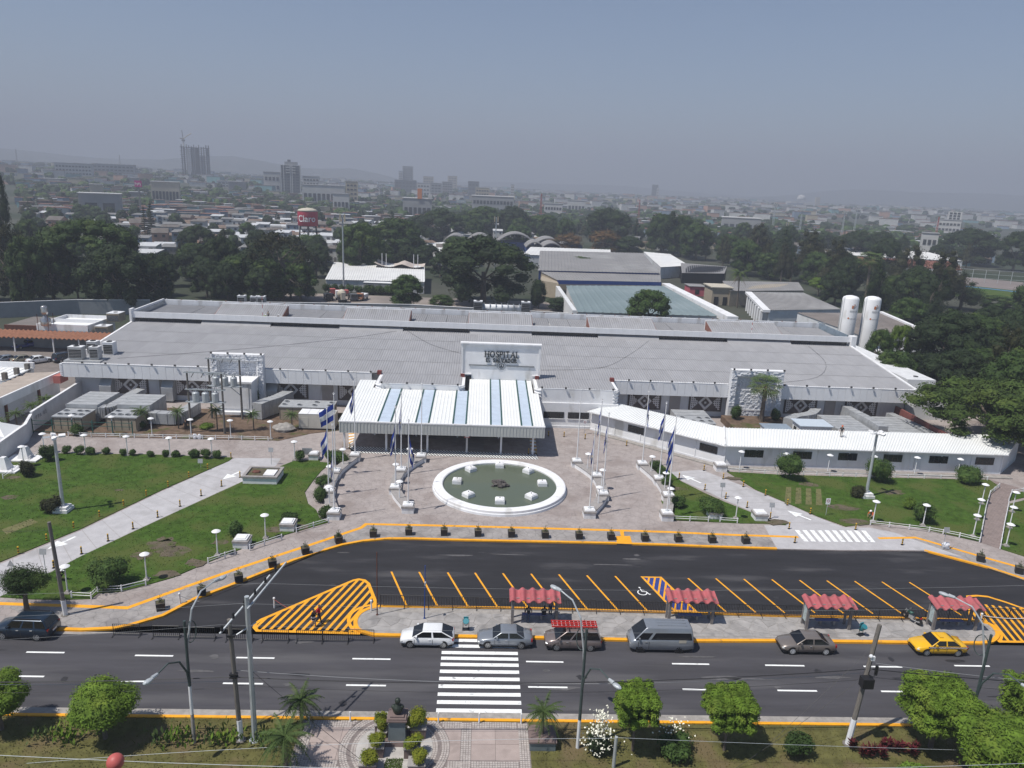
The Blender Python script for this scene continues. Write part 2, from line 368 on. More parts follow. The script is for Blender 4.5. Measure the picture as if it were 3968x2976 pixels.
# pale driveways
b = MB(); b.sheet([(-31.52,91.46),(-36.20,80.55),(-40.12,70.25),(-43.82,63.11),(-60,61.5),(-60,57.2),(-40.48,57.71),(-38.65,61.78),(-37.42,65.01),(-34.75,70.67),(-31.67,76.94),(-28.14,84.01),(-25.65,89.17),(-25.72,91.78)], .126)
dl = struct('left_driveway', b, M['concrete'])
b = MB(); b.sheet([(25.25,90.54),(30.21,91.76),(32.51,88.51),(35.02,85.22),(37.64,81.28),(39.60,77.93),(41.77,75.11),(44.84,75.19),(47.08,74.08),(51.41,68.74),(47.92,69.73),(48.08,69.96),(43.55,69.87),(38.98,69.62),(35.44,69.61),(31.93,69.63),(32.03,70.83),(32.56,75.17),(35.21,75.23),(33.91,76.75),(32.23,79.03),(30.47,81.48),(28.56,84.55),(26.59,87.30)], .128)
dr = struct('right_driveway', b, M['concrete'])
# slab joints: thin recessed grooves across both driveways
def grooves(par, pts0, pts1, n, z):
 for i in range(n):
  t = (i+.5)/n
  a = [pts0[0][k]+(pts0[1][k]-pts0[0][k])*t for k in (0,1)]; c = [pts1[0][k]+(pts1[1][k]-pts1[0][k])*t for k in (0,1)]
  g = MB(); g.strip([a, c], .025, .025, z); part('slab_joint', g, M['cap'], par)
grooves(dl, [(-31.52,91.46),(-43.82,63.11)], [(-25.65,89.17),(-40.48,57.71)], 13, .130)
grooves(dr, [(30.21,91.76),(41.77,75.11)], [(25.25,90.54),(35.21,75.23)], 9, .132)
# grey sidewalk band beside the kerb
b = MB(); b.sheet([(-39.79,56.59),(-34.35,56.47),(-29.14,56.30),(-26.04,59.43),(-21.99,63.36),(-16.53,68.18),(-12.09,72.25),(-11.73,73.13),(-5.52,73.18),(5.09,73.14),(15.80,73.02),(21.39,72.91),(27.62,72.59),(31.63,72.64),(32.21,70.84),(31.93,69.65)]+[(p[0],p[1]+.1) for p in kerb_m[::-1]]+[(p[0],p[1]+.1) for p in kerb_l[::-1][:-1]], .124); struct('sidewalk', b, M['walk'])
b = MB(); b.sheet([(44.45,72.65),(48.90,72.98),(50.95,71.16),(53.72,68.74),(56.55,66.45),(72,61),(95,57),(95,53.8),(72,57.9),(54.85,64.12),(52.79,66.33),(51.11,68.27)], .124); struct('sidewalk', b, M['walk'])
b = MB(); b.strip([(-40.58,56.56),(-39.79,56.59),(-34.35,56.47),(-29.14,56.30),(-26.04,59.43),(-21.99,63.36),(-16.53,68.18),(-12.09,72.25),(-11.73,73.13),(-5.52,73.18),(5.09,73.14),(15.80,73.02),(21.39,72.91),(27.62,72.59),(35.37,72.43)], .22, .22, .130); struct('yellow_line', b, M['yellow'])
b = MB(); b.strip([(44.41,72.57),(48.87,72.94),(50.95,71.16),(53.72,68.74),(56.55,66.45),(72,61)], .22, .22, .132); struct('yellow_line', b, M['yellow'])
b = MB(); b.sheet([(15.76,73.01),(16.20,73.04),(16.00,71.56),(15.62,71.54)], .134); struct('yellow_line', b, M['yellow'])
# lawns
def lawn(name, poly, mat=M['grass'], h=.20, edge=None):
 b = MB(); b.prism(poly, .1, h); o = struct(name, b, mat); return o
lawnA = [(-56.11,91.10),(-53.07,91.34),(-42.93,91.77),(-31.83,91.44),(-31.96,90.25),(-36.32,80.83),(-40.27,70.53),(-44.01,63.41),(-58,63),(-62,80)]
lawnB = [(-23.80,90.86),(-20.58,91.58),(-20.48,90.70),(-18.97,90.52),(-19.62,87.66),(-19.92,84.46),(-20.09,81.00),(-18.99,77.86),(-17.71,76.20),(-16.91,74.17),(-15.69,73.35),(-19.64,70.10),(-22.75,67.27),(-25.24,64.21),(-27.35,61.30),(-28.88,60.10),(-30.84,58.77),(-32.63,58.44),(-32.74,57.54),(-34.81,57.32),(-37.52,57.30),(-40.38,57.53),(-38.53,61.55),(-37.32,64.83),(-34.65,70.45),(-31.58,76.69),(-28.05,83.71)]
lawnC = [(23.83,93.69),(23.87,88.48),(23.80,83.75),(22.98,79.41),(22.22,81.22),(22.10,75.86),(30.04,75.45),(33.07,75.53),(35.15,75.31),(33.72,76.49),(31.95,78.79),(29.99,81.21),(28.17,83.92),(26.21,87.44),(25.55,90.85),(25.14,92.88)]
lawnD = [(33.45,91.12),(40.04,90.60),(52.04,90.51),(62.48,90.65),(69.38,90.77),(69.23,88.75),(65.87,85.61),(63.15,82.21),(55.70,72.26),(53.84,73.42),(51.34,74.91),(48.77,76.10),(44.90,76.07),(42.02,75.25),(39.80,77.94),(37.78,81.39),(35.18,85.38)]
lawnE = [(66.67,82.90),(69.33,84.04),(80,80),(80,62),(58.44,69.05),(56.97,70.66),(62.00,77.14)]
lawnF = [(69.32,86.34),(71.48,87.00),(70.02,84.99),(67.25,83.82)]
for nm, pl in (('lawn',lawnA),('lawn',lawnB),('lawn',lawnC),('lawn',lawnD),('lawn',lawnE),('lawn',lawnF)): lawn(nm, pl)
b = MB(); b.sheet([(69.66,91.02),(72.09,87.84),(69.66,86.36),(66.56,82.89),(62.00,77.14),(56.93,70.66),(55.66,72.14),(62.48,81.22),(65.87,85.61),(69.35,88.75)], .134); struct('red_path', b, M['redpath'])
lawn('soil_bed', [(-61.68,99.34),(-55.98,97.98),(-43.50,98.17),(-29.08,98.52),(-27.80,98.36),(-24.17,101.74),(-20.20,103.63)]+[(-19.6,112),(-63,112),(-63,96)], M['soil'], .17)
lawn('soil_bed', [(39.5,113.6),(50,113.6),(50,106.6),(39.5,106.6)], M['soil'], 1.2)
# worn earth patches on the lawns
M['earth'] = pm('bare_earth', (.105,.085,.058), .95, .35, 1.5, .6, col2=(.07,.08,.025), thr=.48, s2=1.2)
rp = random.Random(3)
for (cx, cy), r_ in zip([(-30.80,67.50),(-29.20,65.90),(-31.82,65.13),(-26.29,63.95),(-28.13,61.76),(-31.07,68.53),(-41.06,80.24),(-51.75,77.67),(-54.60,83.14),(-25.43,68.10),(-18.79,72.09),(-20.95,71.22)],[1.2,1.3,.8,.9,.9,.7,.4,.7,.6,.7,1.0,.8]):
 b = MB(); b.sheet([(cx+r_*rp.uniform(.6,1.2)*math.cos(k*.524)*1.3, cy+r_*rp.uniform(.5,1.1)*math.sin(k*.524)) for k in range(12)], .206); struct('earth_patch', b, M['earth'])
for (cx, cy), r_ in zip([(43.98,80.16),(52.95,85.58),(43.83,76.60),(43.07,87.31),(34.34,75.89),(33.49,88.85),(25.34,84.86)],[1.3,1.2,1.2,1.0,1.0,.8,.8]):
 b = MB(); b.sheet([(cx+r_*rp.uniform(.6,1.2)*math.cos(k*.524)*1.6, cy+r_*rp.uniform(.4,1.0)*math.sin(k*.524)) for k in range(12)], .206); struct('earth_patch', b, M['earth'])
M['stain'] = pm('oil_stain', (.028,.027,.03), .6, .3, 2); M['patch'] = pm('asphalt_patch', (.10,.097,.10), .9, .3, 2, .3); rst = random.Random(13)
for k in range(46):
 x, y = rst.uniform(-42,44), rst.uniform(44.6,52.6) if k < 30 else rst.uniform(60,68); l, w_ = (rst.uniform(.3,2.4), rst.uniform(.08,.3)) if k % 3 else (rst.uniform(.2,.5), rst.uniform(.15,.4))
 if -4 < x < 5 and y < 53: continue
 b = MB(); b.sheet([(x+l*rst.uniform(.6,1.2)*math.cos(q*.628), y+w_*rst.uniform(.5,1.2)*math.sin(q*.628)) for q in range(10)], .017); struct('road_stain', b, M['stain'] if k % 2 else M['patch'])
M['drypatch'] = pm('dry_turf', (.13,.125,.05), .95, .3, 1.5, .6)
b = MB(); b.sheet([(-47.82,69.85),(-46.39,72.38),(-45.24,71.67),(-46.72,68.83)], .206); struct('dry_patch', b, M['drypatch'])
for i in range(4):
 b = MB(); b.sheet([(p[0],p[1]) for p in [(39.86,86.31),(40.52,86.35),(38.43,81.24),(37.60,81.19)]], .206)
 b.v = [(v[0]+i*1.25-.3, v[1]-i*.1, v[2]) for v in b.v]; struct('dry_patch', b, M['drypatch'])
# grass blades that break the lawn surface
def tufts(polys, n, h, mat, label, z=.2, seed=1, wd=.05):
 r = random.Random(seed); b = MB()
 for pl in polys:
  xs = [p[0] for p in pl]; ys = [p[1] for p in pl]
  ar = abs(sum(pl[i][0]*pl[(i+1)%len(pl)][1]-pl[(i+1)%len(pl)][0]*pl[i][1] for i in range(len(pl))))/2
  k = 0
  while k < ar*n:
   x, y = r.uniform(min(xs), max(xs)), r.uniform(min(ys), max(ys)); k += inside((x,y), pl)
   if not inside((x, y), pl):
    k += .0001; continue
   for q in range(2):
    a = r.uniform(0, 6.28); hh = h*r.uniform(.5, 1.3); ca, sa = math.cos(a)*wd, math.sin(a)*wd; lx, ly = r.uniform(-h,h)*.6, r.uniform(-h,h)*.6
    b.add([(x-ca,y-sa,z-.01),(x+ca,y+sa,z-.01),(x+lx,y+ly,z+hh)], [(0,1,2)])
 return stuff('grass', b, mat, label, 'grass')
M['blade'] = leafm('grass_blade', (.085,.135,.026), .35, .35, col2=(.13,.14,.045), rand=0)
M['blade2'] = leafm('dry_blade', (.125,.12,.04), .45, .4, col2=(.16,.125,.055), rand=0)
tufts([lawnA, lawnB, lawnC, lawnD, lawnE], 7, .07, M['blade'], 'short green grass on the hospital lawns', .2, 5, .06)
# park strip along the near edge
b = MB(); b.prism([(-60,43.55),(60,43.55),(60,20),(-60,20)], -.3, .1); struct('park_ground', b, M['drygrass'])
b = MB(); b.strip([(-60,43.7),(60,43.7)], .3, .3, -.02, .14); struct('kerb', b, M['gutter'])
b = MB(); b.strip([(-60,43.28),(60,43.28)], .12, .12, .0, .17); struct('kerb', b, M['yellow'])
pavx0, pavx1 = -11.3, 4.1
b = MB(); b.sheet([(pavx0,43.1),(pavx1,43.1),(pavx1,30),(pavx0,30)], .108)
M['pavbase'] = pm('paving_bed', (.20,.17,.16), .9, .25, 4, .3); pk = struct('park_pavement', b, M['pavbase'])
M['slab'] = pm('pink_paving_slab', (.36,.295,.27), .85, .1, 1.3, .1, col2=(.28,.23,.21), thr=.56, s2=.7, rand=.06)
M['cobble'] = pm('pale_cobble', (.40,.36,.335), .85, .2, 3, .15, rand=.15)
mon = ((-4.80,40.54)); MX, MY = mon
bands_x = [pavx0+.5, -.15, pavx1-.4]; bands_y = [42.75, 39.15, 35.0]
def near_ring(x, y, m=0): return math.hypot(x-MX, y-MY) < 3.62+m
# big slabs between cobble bands
def slabs(x0, x1, y0, y1, nx, ny):
 for i in range(nx):
  for j in range(ny):
   a, c = x0+(x1-x0)*i/nx, x0+(x1-x0)*(i+1)/nx; d, e = y0+(y1-y0)*j/ny, y0+(y1-y0)*(j+1)/ny
   g = .015; poly = [(a+g,d+g),(c-g,d+g),(c-g,e-g),(a+g,e-g)]
   ds = [math.hypot(p[0]-MX, p[1]-MY) for p in poly]
   if max(ds) < 3.62: continue
   if min(ds) < 3.62:                       # cut the slab at the ring: drop the points inside
    q = []
    for k in range(4):
     p, r_ = poly[k], poly[(k+1)%4]
     for s_ in range(8):
      t = s_/8; z_ = (p[0]+(r_[0]-p[0])*t, p[1]+(r_[1]-p[1])*t); dd = math.hypot(z_[0]-MX, z_[1]-MY)
      if dd < 3.62: z_ = (MX+(z_[0]-MX)*3.62/dd, MY+(z_[1]-MY)*3.62/dd)
      q.append(z_)
    poly = q
   b = MB(); b.prism(poly, .1, .122); part('paving_slab', b, M['slab'], pk)
slabs(pavx0+.85, -.5, 39.5, 42.5, 5, 2); slabs(.2, pavx1-.7, 39.5, 42.5, 2, 2)
slabs(pavx0+.85, -.5, 35.3, 38.8, 5, 2); slabs(.2, pavx1-.7, 35.3, 38.8, 2, 2)
slabs(pavx0+.85, -.5, 31, 34.7, 5, 2); slabs(.2, pavx1-.7, 31, 34.7, 2, 2)
b = MB(); rc = random.Random(4); cube = .17
def cob(x, y, a=0):
 s_ = cube*.42*rc.uniform(.85,1.05); ca, sa = math.cos(a)*s_, math.sin(a)*s_; h = .118+rc.uniform(0,.012)
 b.add([(x-ca+sa,y-sa-ca,.1),(x+ca+sa,y+sa-ca,.1),(x+ca-sa,y+sa+ca,.1),(x-ca-sa,y-sa+ca,.1),(x-ca+sa,y-sa-ca,h),(x+ca+sa,y+sa-ca,h),(x+ca-sa,y+sa+ca,h),(x-ca-sa,y-sa+ca,h)], [(4,5,6,7),(0,1,5,4),(1,2,6,5),(2,3,7,6),(3,0,4,7)])
for xb in bands_x:
 for i in range(4):
  y = 31
  while y < 43:
   x = xb+(i-1.5)*cube
   if not near_ring(x, y, .1): cob(x, y)
   y += cube
for yb in bands_y:
 for i in range(4):
  x = pavx0+.9
  while x < pavx1-.8:
   y = yb+(i-1.5)*cube
   if not near_ring(x, y, .1) and min(abs(x-q) for q in bands_x) > .36: cob(x, y)
   x += cube
for rr_ in (3.5, 3.33, 3.16, 2.75, 2.58):
 n = int(2*math.pi*rr_/cube)
 for k in range(n): cob(MX+rr_*math.cos(6.2832*k/n), MY+rr_*math.sin(6.2832*k/n), 6.2832*k/n)
part('cobble', b, M['cobble'], pk, kind='stuff')
b = MB(); b.lathe([(2.5,.1),(2.5,.128)], 40, (MX,MY,0)); part('round_paving', b, pm('worn_cement', (.40,.38,.36), .85, .2, 1, .2), pk)
# ---------------------------------------------------------------- traffic island
isl = smooth_line([(-8.04,57.12),(-8.96,56.71),(-9.54,55.94),(-9.65,54.97),(-9.36,54.03),(-8.82,53.58),(-7.90,53.22)], 3)
islr = smooth_line([(43.24,53.51),(44.35,53.77),(45.33,54.51),(45.76,55.30),(45.73,56.25),(44.47,56.61)], 3)
outline = isl+[(-1.50,53.22),(4.83,53.22),(16.55,53.09),(25.61,53.35),(36.91,53.43)]+islr+[(38.80,56.77),(26.92,56.73),(16.77,57.02),(4.34,57.23)]
b = MB(); b.prism(outline, -.03, .12); island = struct('traffic_island', b, M['gutter'])
kerb(outline[::-1], closed=True)
# irregular flagstones of the island: jittered cells, each a piece
M['flag'] = pm('grey_flagstone', (.31,.295,.285), .85, .2, .9, .2, col2=(.22,.21,.205), thr=.52, s2=.8, rand=.1)
rf = random.Random(11)
inner = [(p[0], p[1]) for p in outline]; cxx = sum(p[0] for p in inner)/len(inner);
def shrink(pl, d):
 n = len(pl); o = []
 ar = sum(pl[i][0]*pl[(i+1)%n][1]-pl[(i+1)%n][0]*pl[i][1] for i in range(n)); sg = 1 if ar > 0 else -1
 for i in range(n):
  a, c = Vector(pl[i-1]), Vector(pl[(i+1)%n]); t = (c-a).normalized(); o.append((pl[i][0]-t.y*d*sg, pl[i][1]+t.x*d*sg))
 return o
inner = shrink(inner, .26)
x0, x1 = min(p[0] for p in inner), max(p[0] for p in inner); y0, y1 = min(p[1] for p in inner), max(p[1] for p in inner)
seeds = []
nx, ny = int((x1-x0)/1.45), 4
for i in range(nx+1):
 for j in range(ny): seeds.append((x0+(i+.5*(j%2)+rf.uniform(-.42,.42))*(x1-x0)/nx, y0+(j+.5+rf.uniform(-.4,.4))*(y1-y0)/ny))
def cell(k, seeds, bound, gap, reach=4.5):
 p = seeds[k]; poly = bound
 for q in seeds:
  if q is p or abs(q[0]-p[0]) > reach: continue
  mx_, my_ = (p[0]+q[0])/2, (p[1]+q[1])/2; dx, dy = q[0]-p[0], q[1]-p[1]; l = math.hypot(dx, dy); dx /= l; dy /= l
  mx_ -= dx*gap; my_ -= dy*gap; res = []
  sd = lambda z: -((z[0]-mx_)*dx+(z[1]-my_)*dy)
  for i in range(len(poly)):
   a, c = poly[i], poly[(i+1)%len(poly)]; sa, sc = sd(a), sd(c)
   if sa >= 0: res.append(a)
   if sa*sc < 0: t = sa/(sa-sc); res.append((a[0]+(c[0]-a[0])*t, a[1]+(c[1]-a[1])*t))
  poly = res
  if len(poly) < 3: return []
 return poly
for k in range(len(seeds)):
 pl = clip(cell(k, seeds, [(seeds[k][0]-3,seeds[k][1]-3),(seeds[k][0]+3,seeds[k][1]-3),(seeds[k][0]+3,seeds[k][1]+3),(seeds[k][0]-3,seeds[k][1]+3)], .022), inner)
 if len(pl) > 2: b = MB(); b.prism(pl, .11, .136+rf.uniform(0,.008)); part('flagstone', b, M['flag'], island)
# ---------------------------------------------------------------- painted markings
def mk(pts, wd, z=.020, mat=None, name='road_marking'):
 b = MB(); b.strip(pts, wd/2, wd/2, max(z, .020)); return struct(name, b, mat or M['mark'])
for a, c in [[(-33.92,50.29),(-31.08,50.16)],[(-25.70,50.04),(-22.83,50.01)],[(-18.03,49.95),(-15.13,49.94)],[(-9.18,50.02),(-6.24,50.04)],[(4.32,49.99),(7.26,50.02)],[(15.89,50.02),(18.87,50.01)],[(23.37,50.02),(26.55,49.99)],[(31.39,50.02),(34.55,50.06)],[(39.04,50.29),(41.98,50.36)],
   [(-33.79,47.50),(-31.00,47.28)],[(-25.91,47.03),(-23.24,46.98)],[(-18.02,46.93),(-15.13,46.91)],[(-9.10,46.91),(-6.18,46.90)],[(4.32,46.98),(7.26,46.98)],[(15.94,46.96),(18.90,46.95)],[(23.19,46.98),(26.24,46.97)],[(31.24,47.03),(34.34,47.04)]]:
 mk([(a[0],(a[1]+c[1])/2),(c[0],(a[1]+c[1])/2)], .17, name='lane_dash')
for i, y in enumerate([406,440,482,517,554,597,641,688,735,784,835]):
 l, r_ = 815-(y-470)*.131, 1278+(y-470)*.032
 a = ((-0.06,63.21));
 yy = 44.66+(835-0)*0
 pass
ys = [p[1] for p in [(0.12,52.63),(0.14,51.86),(0.15,50.99),(0.16,50.26),(0.18,49.50),(0.19,48.65),(0.21,47.80),(0.22,46.93),(0.24,46.06),(0.25,45.20),(0.27,44.33)]]
for y in ys: mk([(-2.33,y),(3.72,y+.02)], .40, name='crosswalk_stripe')
for a, c in [[(-7.82,63.39),(-5.81,57.68)],[(-5.19,63.43),(-3.12,57.72)],[(-2.48,63.45),(-0.44,57.75)],[(0.13,63.49),(2.16,57.76)],[(2.80,63.51),(4.83,57.78)],[(5.51,63.53),(7.49,57.73)],[(8.19,63.51),(10.15,57.61)],[(10.90,63.43),(12.85,57.60)],[(13.64,63.42),(15.48,57.55)],
   [(20.72,63.30),(22.62,57.58)],[(23.46,63.35),(25.31,57.56)],[(26.23,63.36),(27.96,57.57)],[(29.00,63.38),(30.77,57.66)],[(31.74,63.36),(33.40,57.67)],[(34.46,63.38),(36.13,57.70)],[(37.24,63.39),(38.87,57.74)],[(39.96,63.37),(41.64,57.72)],[(42.73,63.39),(44.37,57.71)]]:
 mk([a, c], .17, .012, M['yellow'], 'parking_line')
def hatch(outl, d, pitch, wd, z=.022, mat=None, edge=True, name='hatch_stripe', mat2=None):
 n = Vector((-d[1], d[0])).normalized(); dv = Vector(d).normalized(); ks = [Vector(p).dot(n) for p in outl]; ls = [Vector(p).dot(dv) for p in outl]
 t = min(ks)+pitch*.3
 while t < max(ks):
  q = [tuple(n*(t-wd/2)+dv*(min(ls)-1)), tuple(n*(t-wd/2)+dv*(max(ls)+1)), tuple(n*(t+wd/2)+dv*(max(ls)+1)), tuple(n*(t+wd/2)+dv*(min(ls)-1))]
  pl = clip(q, outl)
  if len(pl) > 2: b = MB(); b.sheet(pl, z); struct(name, b, mat or M['yellow'])
  t += pitch
 if edge: b = MB(); b.strip(outl, wd*.6, wd*.6, z+.004, closed=True); struct('hatch_edge', b, M['yellow'])
hl = [(-17.49,53.51),(-17.85,53.96),(-17.92,54.49),(-17.62,55.07),(-11.10,61.67),(-10.65,61.87),(-10.10,61.71),(-9.64,61.15),(-8.45,57.80),(-9.25,53.36)]
sd_ = [(-15.80,53.33),(-13.41,60.92)]
hatch(hl, (sd_[1][0]-sd_[0][0], sd_[1][1]-sd_[0][1]), .62, .25)
mk(smooth_line([(-8.47,57.66),(-9.48,57.35),(-10.29,56.43),(-10.41,55.25),(-9.93,54.08),(-9.24,53.31)], 3), .28, .018, M['yellow'], 'hatch_edge')
hr = [(47.08,60.99),(48.09,61.14),(49.04,61.00),(50.16,60.07),(51.16,59.00),(62,57),(62,53.9),(45.17,53.74),(44.63,56.70)]
sr_ = [(47.94,60.30),(46.59,53.94)]
hatch(hr, (sr_[1][0]-sr_[0][0], sr_[1][1]-sr_[0][1]), .60, .24)
mk(smooth_line([(44.76,57.01),(46.06,56.59),(46.30,55.62),(45.94,54.64),(45.14,53.74)], 3), .28, .018, M['yellow'], 'hatch_edge')
qd = [(16.25,63.34),(18.07,63.35),(19.90,57.57),(17.93,57.63)]
b = MB(); b.sheet(qd, .016); struct('blue_bay', b, M['blue_mark'])
hatch(qd, (sd_[1][0]-sd_[0][0], sd_[1][1]-sd_[0][1]), .55, .18)
# wheelchair emblem: wheel arc, back, seat, leg, head
wx, wy = ((15.74,60.66))
b = MB(); b.strip([(wx-.05+.42*math.cos(t), wy-.12+.42*math.sin(t)) for t in [2.2+k*.35 for k in range(13)]], .05, .05, .014)
b.strip([(wx-.12,wy+.55),(wx-.05,wy+.05),(wx+.35,wy+.02),(wx+.55,wy-.42),(wx+.7,wy-.36)], .05, .05, .018); b.strip([(wx-.1,wy+.3),(wx+.22,wy+.27)], .045, .045, .022)
b.sheet([(wx-.14+.1*math.cos(k*.785), wy+.75+.1*math.sin(k*.785)) for k in range(8)], .014); struct('wheelchair_emblem', b, M['mark'])
# driveway arrows and crossing
def arrow(p, q, wd=.28, hw=.75, hl=1.6, z=.137):
 P, Q = Vector(p), Vector(q); t = (Q-P).normalized(); n = Vector((-t.y, t.x)); h = Q-t*hl; b = MB()
 b.sheet([tuple(P+n*wd/2), tuple(P-n*wd/2), tuple(h-n*wd/2), tuple(h-n*hw), tuple(Q), tuple(h+n*hw), tuple(h+n*wd/2)], z); struct('arrow_marking', b, M['mark'])
arrow((-29.43,86.97), (-30.71,84.25)); arrow((-39.98,68.81), (-41.21,66.08)); arrow((28.76,87.07), (26.96,89.69)); arrow((38.70,76.84), (36.88,79.30))
for i in range(10):
 t = i/9; mk([(a_+(c_-a_)*t) and (a_+(c_-a_)*t, d_+(e_-d_)*t) for a_, c_, d_, e_ in [((35.92,74.12)[0], (43.64,74.39)[0], (35.92,74.12)[1], (43.64,74.39)[1]), ((35.83,71.39)[0], (43.32,71.59)[0], (35.83,71.39)[1], (43.32,71.59)[1])]], .5, .138, None, 'crossing_stripe')
# black and white band in front of the canopy, orange and white ramps at its ends
bw = [(-18.00,97.10),(8.31,95.82),(8.34,93.94),(-16.90,94.61)]
b = MB(); b.sheet(bw, .126); struct('black_band', b, M['black'])
n_ = 62
for i in range(n_):
 f0, f1 = i/n_, (i+.52)/n_; L_ = lambda a, c, t: (a[0]+(c[0]-a[0])*t, a[1]+(c[1]-a[1])*t)
 b = MB(); b.sheet([L_(bw[0],bw[1],f0), L_(bw[0],bw[1],f1), L_(bw[3],bw[2],min(1,f1+.03)), L_(bw[3],bw[2],min(1,f0+.03))], .131); struct('band_stripe', b, M['mark'])
M['orange'] = pm('faded_orange', (.62,.36,.13), .7, .12, 2)
for qd in ([(-18.95,103.15),(-17.85,103.25),(-17.54,98.34),(-17.86,97.31)], [(7.60,103.28),(8.49,103.14),(8.29,96.46),(7.46,96.72)]):
 for i in range(9):
  f0, f1 = i/9, (i+1)/9; b = MB(); b.sheet([L_(qd[0],qd[3],f0), L_(qd[1],qd[2],f0), L_(qd[1],qd[2],f1), L_(qd[0],qd[3],f1)], .137); struct('ramp_stripe', b, M['orange'] if i%2 else M['mark'])
for i in range(9):
 y0_ = (-0.73,102.56)[1]; y1_ = (-0.63,96.73)[1]; yy = y1_+(y0_-y1_)*(i+.5)/9
 mk([((-1.56,99.32)[0]-.25, yy), ((1.07,99.54)[0]-.25, yy)], .45, .136, pm('grey_stripe', (.25,.24,.23)) if i == 0 else bpy.data.materials['grey_stripe'], 'entrance_stripe')
# ---------------------------------------------------------------- the hospital
H = thing('hospital', 'long low white hospital with grey corrugated roofs and a name wall over its entrance', 'hospital', (3, 128, 0))
HX0, HX1 = -64.9, 71.6
M['roof_s'] = pm('grey_roof_sheet', (.30,.30,.313), .7, .09, .5, col2=(.25,.248,.25), thr=.55, s2=.3, rand=.045, stretch=(1,.35,1))
M['roof_s2'] = pm('dark_roof_sheet', (.25,.25,.26), .7, .12, .5, col2=(.31,.31,.31), thr=.58, s2=.3, rand=.06)
def sheet_mesh(wd, ln, pitch=.40, h=.085, mat=None, rise=0., trap=.5, sh=0.):  # ribbed sheet, ribs along +y, origin at the lower left corner
 b = MB(); n = max(1, round(wd/pitch)); p = wd/n; xs = []
 for i in range(n): xs += [(i*p, 0), (i*p+p*.5*(1-trap)+p*.12, 0), (i*p+p*.5, h), (i*p+p*.5+p*trap*.35, h)]
 xs.append((wd, 0)); k = len(xs)
 b.v = [(x, 0, z) for x, z in xs] + [(x+sh, ln, z+rise) for x, z in xs]
 b.f = [(i, i+1, k+i+1, k+i) for i in range(k-1)]; b.m = [0]*len(b.f)
 return b.mesh('roof_sheet', mat)
def hp(name, me, loc, rz=0): return piece(name, me, H, (loc[0]-3, loc[1]-128, loc[2]), rz)
# main roof: rows of ribbed sheets, each row lapped over the one below
y0r, z0r, y1r, z1r = 114.45, 6.22, 138.3, 8.45; nrow, ncol = 4, 34
ln = (y1r-y0r)/nrow; wd = (HX1-HX0)/ncol; me = sheet_mesh(wd, ln+.2, .40, .06, M['roof_s'], (z1r-z0r)/nrow)
for i in range(nrow):
 for j in range(ncol): hp('roof_sheet', me, (HX0+j*wd, y0r+i*ln, z0r+i*(z1r-z0r)/nrow+.012*i+R.uniform(0,.01)))
# body, back walls
b = MB(); b.box(HX0+.3, HX1-.3, 116.3, 152, 0, 6.1); b.box(HX0+.3, HX1-.3, 138.6, 152, 6.1, 8.4); part('wall', b, M['white2'], H, True)
b = MB(); b.box(HX0-.1, HX0+.3, 114.6, 138, 6.0, 6.1)
b.add([(HX0-.25,114.5,6.1),(HX0+.12,114.5,6.1),(HX0+.12,138,8.6),(HX0-.25,138,8.6),(HX0-.25,114.5,5.2),(HX0+.12,114.5,5.2),(HX0+.12,138,7.6),(HX0-.25,138,7.6)], [(0,1,2,3),(0,4,5,1),(0,3,7,4),(1,5,6,2)])
b.add([(HX1-.12,114.5,6.4),(HX1+.25,114.5,6.4),(HX1+.25,138,8.7),(HX1-.12,138,8.7),(HX1-.12,114.5,5.2),(HX1+.25,114.5,5.2),(HX1+.25,138,7.6),(HX1-.12,138,7.6)], [(0,1,2,3),(0,4,5,1),(0,3,7,4),(1,5,6,2)])
part('verge', b, M['white'], H, True)
b = MB(); b.add([(HX1-.5,116,0),(HX1-.1,116,0),(HX1-.1,152,0),(HX1-.1,152,8),(HX1-.1,138,8.2),(HX1-.1,116,6)], [(1,2,3,4,5)]); part('side_wall', b, M['white2'], H, True)
# clerestory: window bands between raised roofs, long parapet, rear parapet
spans = [(-63.8,-52.3),(-39.5,-26.7),(-14.8,-2.2),(9.6,22.3),(34.1,47.4),(59.9,71.2)]
for a, c in spans:
 b = MB(); b.box(a, c, 138.75, 138.9, 8.4, 9.4); w_ = part('clerestory_window', b, M['glass'], H, True)
 n = round((c-a)/1.05)
 for i in range(n+1):
  b = MB(); x = a+(c-a)*i/n; b.box(x-.03, x+.03, 138.66, 138.76, 8.4, 9.4); part('mullion', b, M['frame'], w_, True)
 b = MB(); b.box(a, c, 138.5, 138.76, 8.36, 8.5); part('sill', b, M['white'], w_, True)
pw = 2.44; n = int((HX1-HX0)/pw); bm = MB(); bm.box(0.01, (HX1-HX0)/n-.01, 0, .25, 0, 1.06); me = bm.mesh('parapet_panel', M['white'])
for i in range(n): hp('parapet_panel', me, (HX0+i*(HX1-HX0)/n, 137.85+R.uniform(0,.015), 9.28+R.uniform(-.01,.01)))
b = MB(); b.box(HX0, HX1, 138.12, 139.5, 9.25, 9.3); b.box(HX0, HX1, 138.12, 138.3, 9.3, 10.2); part('parapet_backing', b, M['white2'], H, True)
b = MB(); b.box(HX0-.35, HX0+.05, 137.6, 139, 7.9, 10.9); b.box(HX1-.1, HX1+.9, 137.4, 138.9, 4, 10.5); part('parapet_pier', b, M['white'], H, True)
wd2 = 4.05; me_f = sheet_mesh(wd2, 12.6, .40, .09, M['roof_s2'], .25)
k = int((HX1-HX0)/wd2)
for i in range(k): hp('roof_sheet', me_f, (HX0+.2+i*(HX1-HX0-.4)/k, 139.3, 9.1+.03*(i%2)))
me_r = sheet_mesh(4.1, 7.6, .40, .09, M['roof_s'], 2.15)
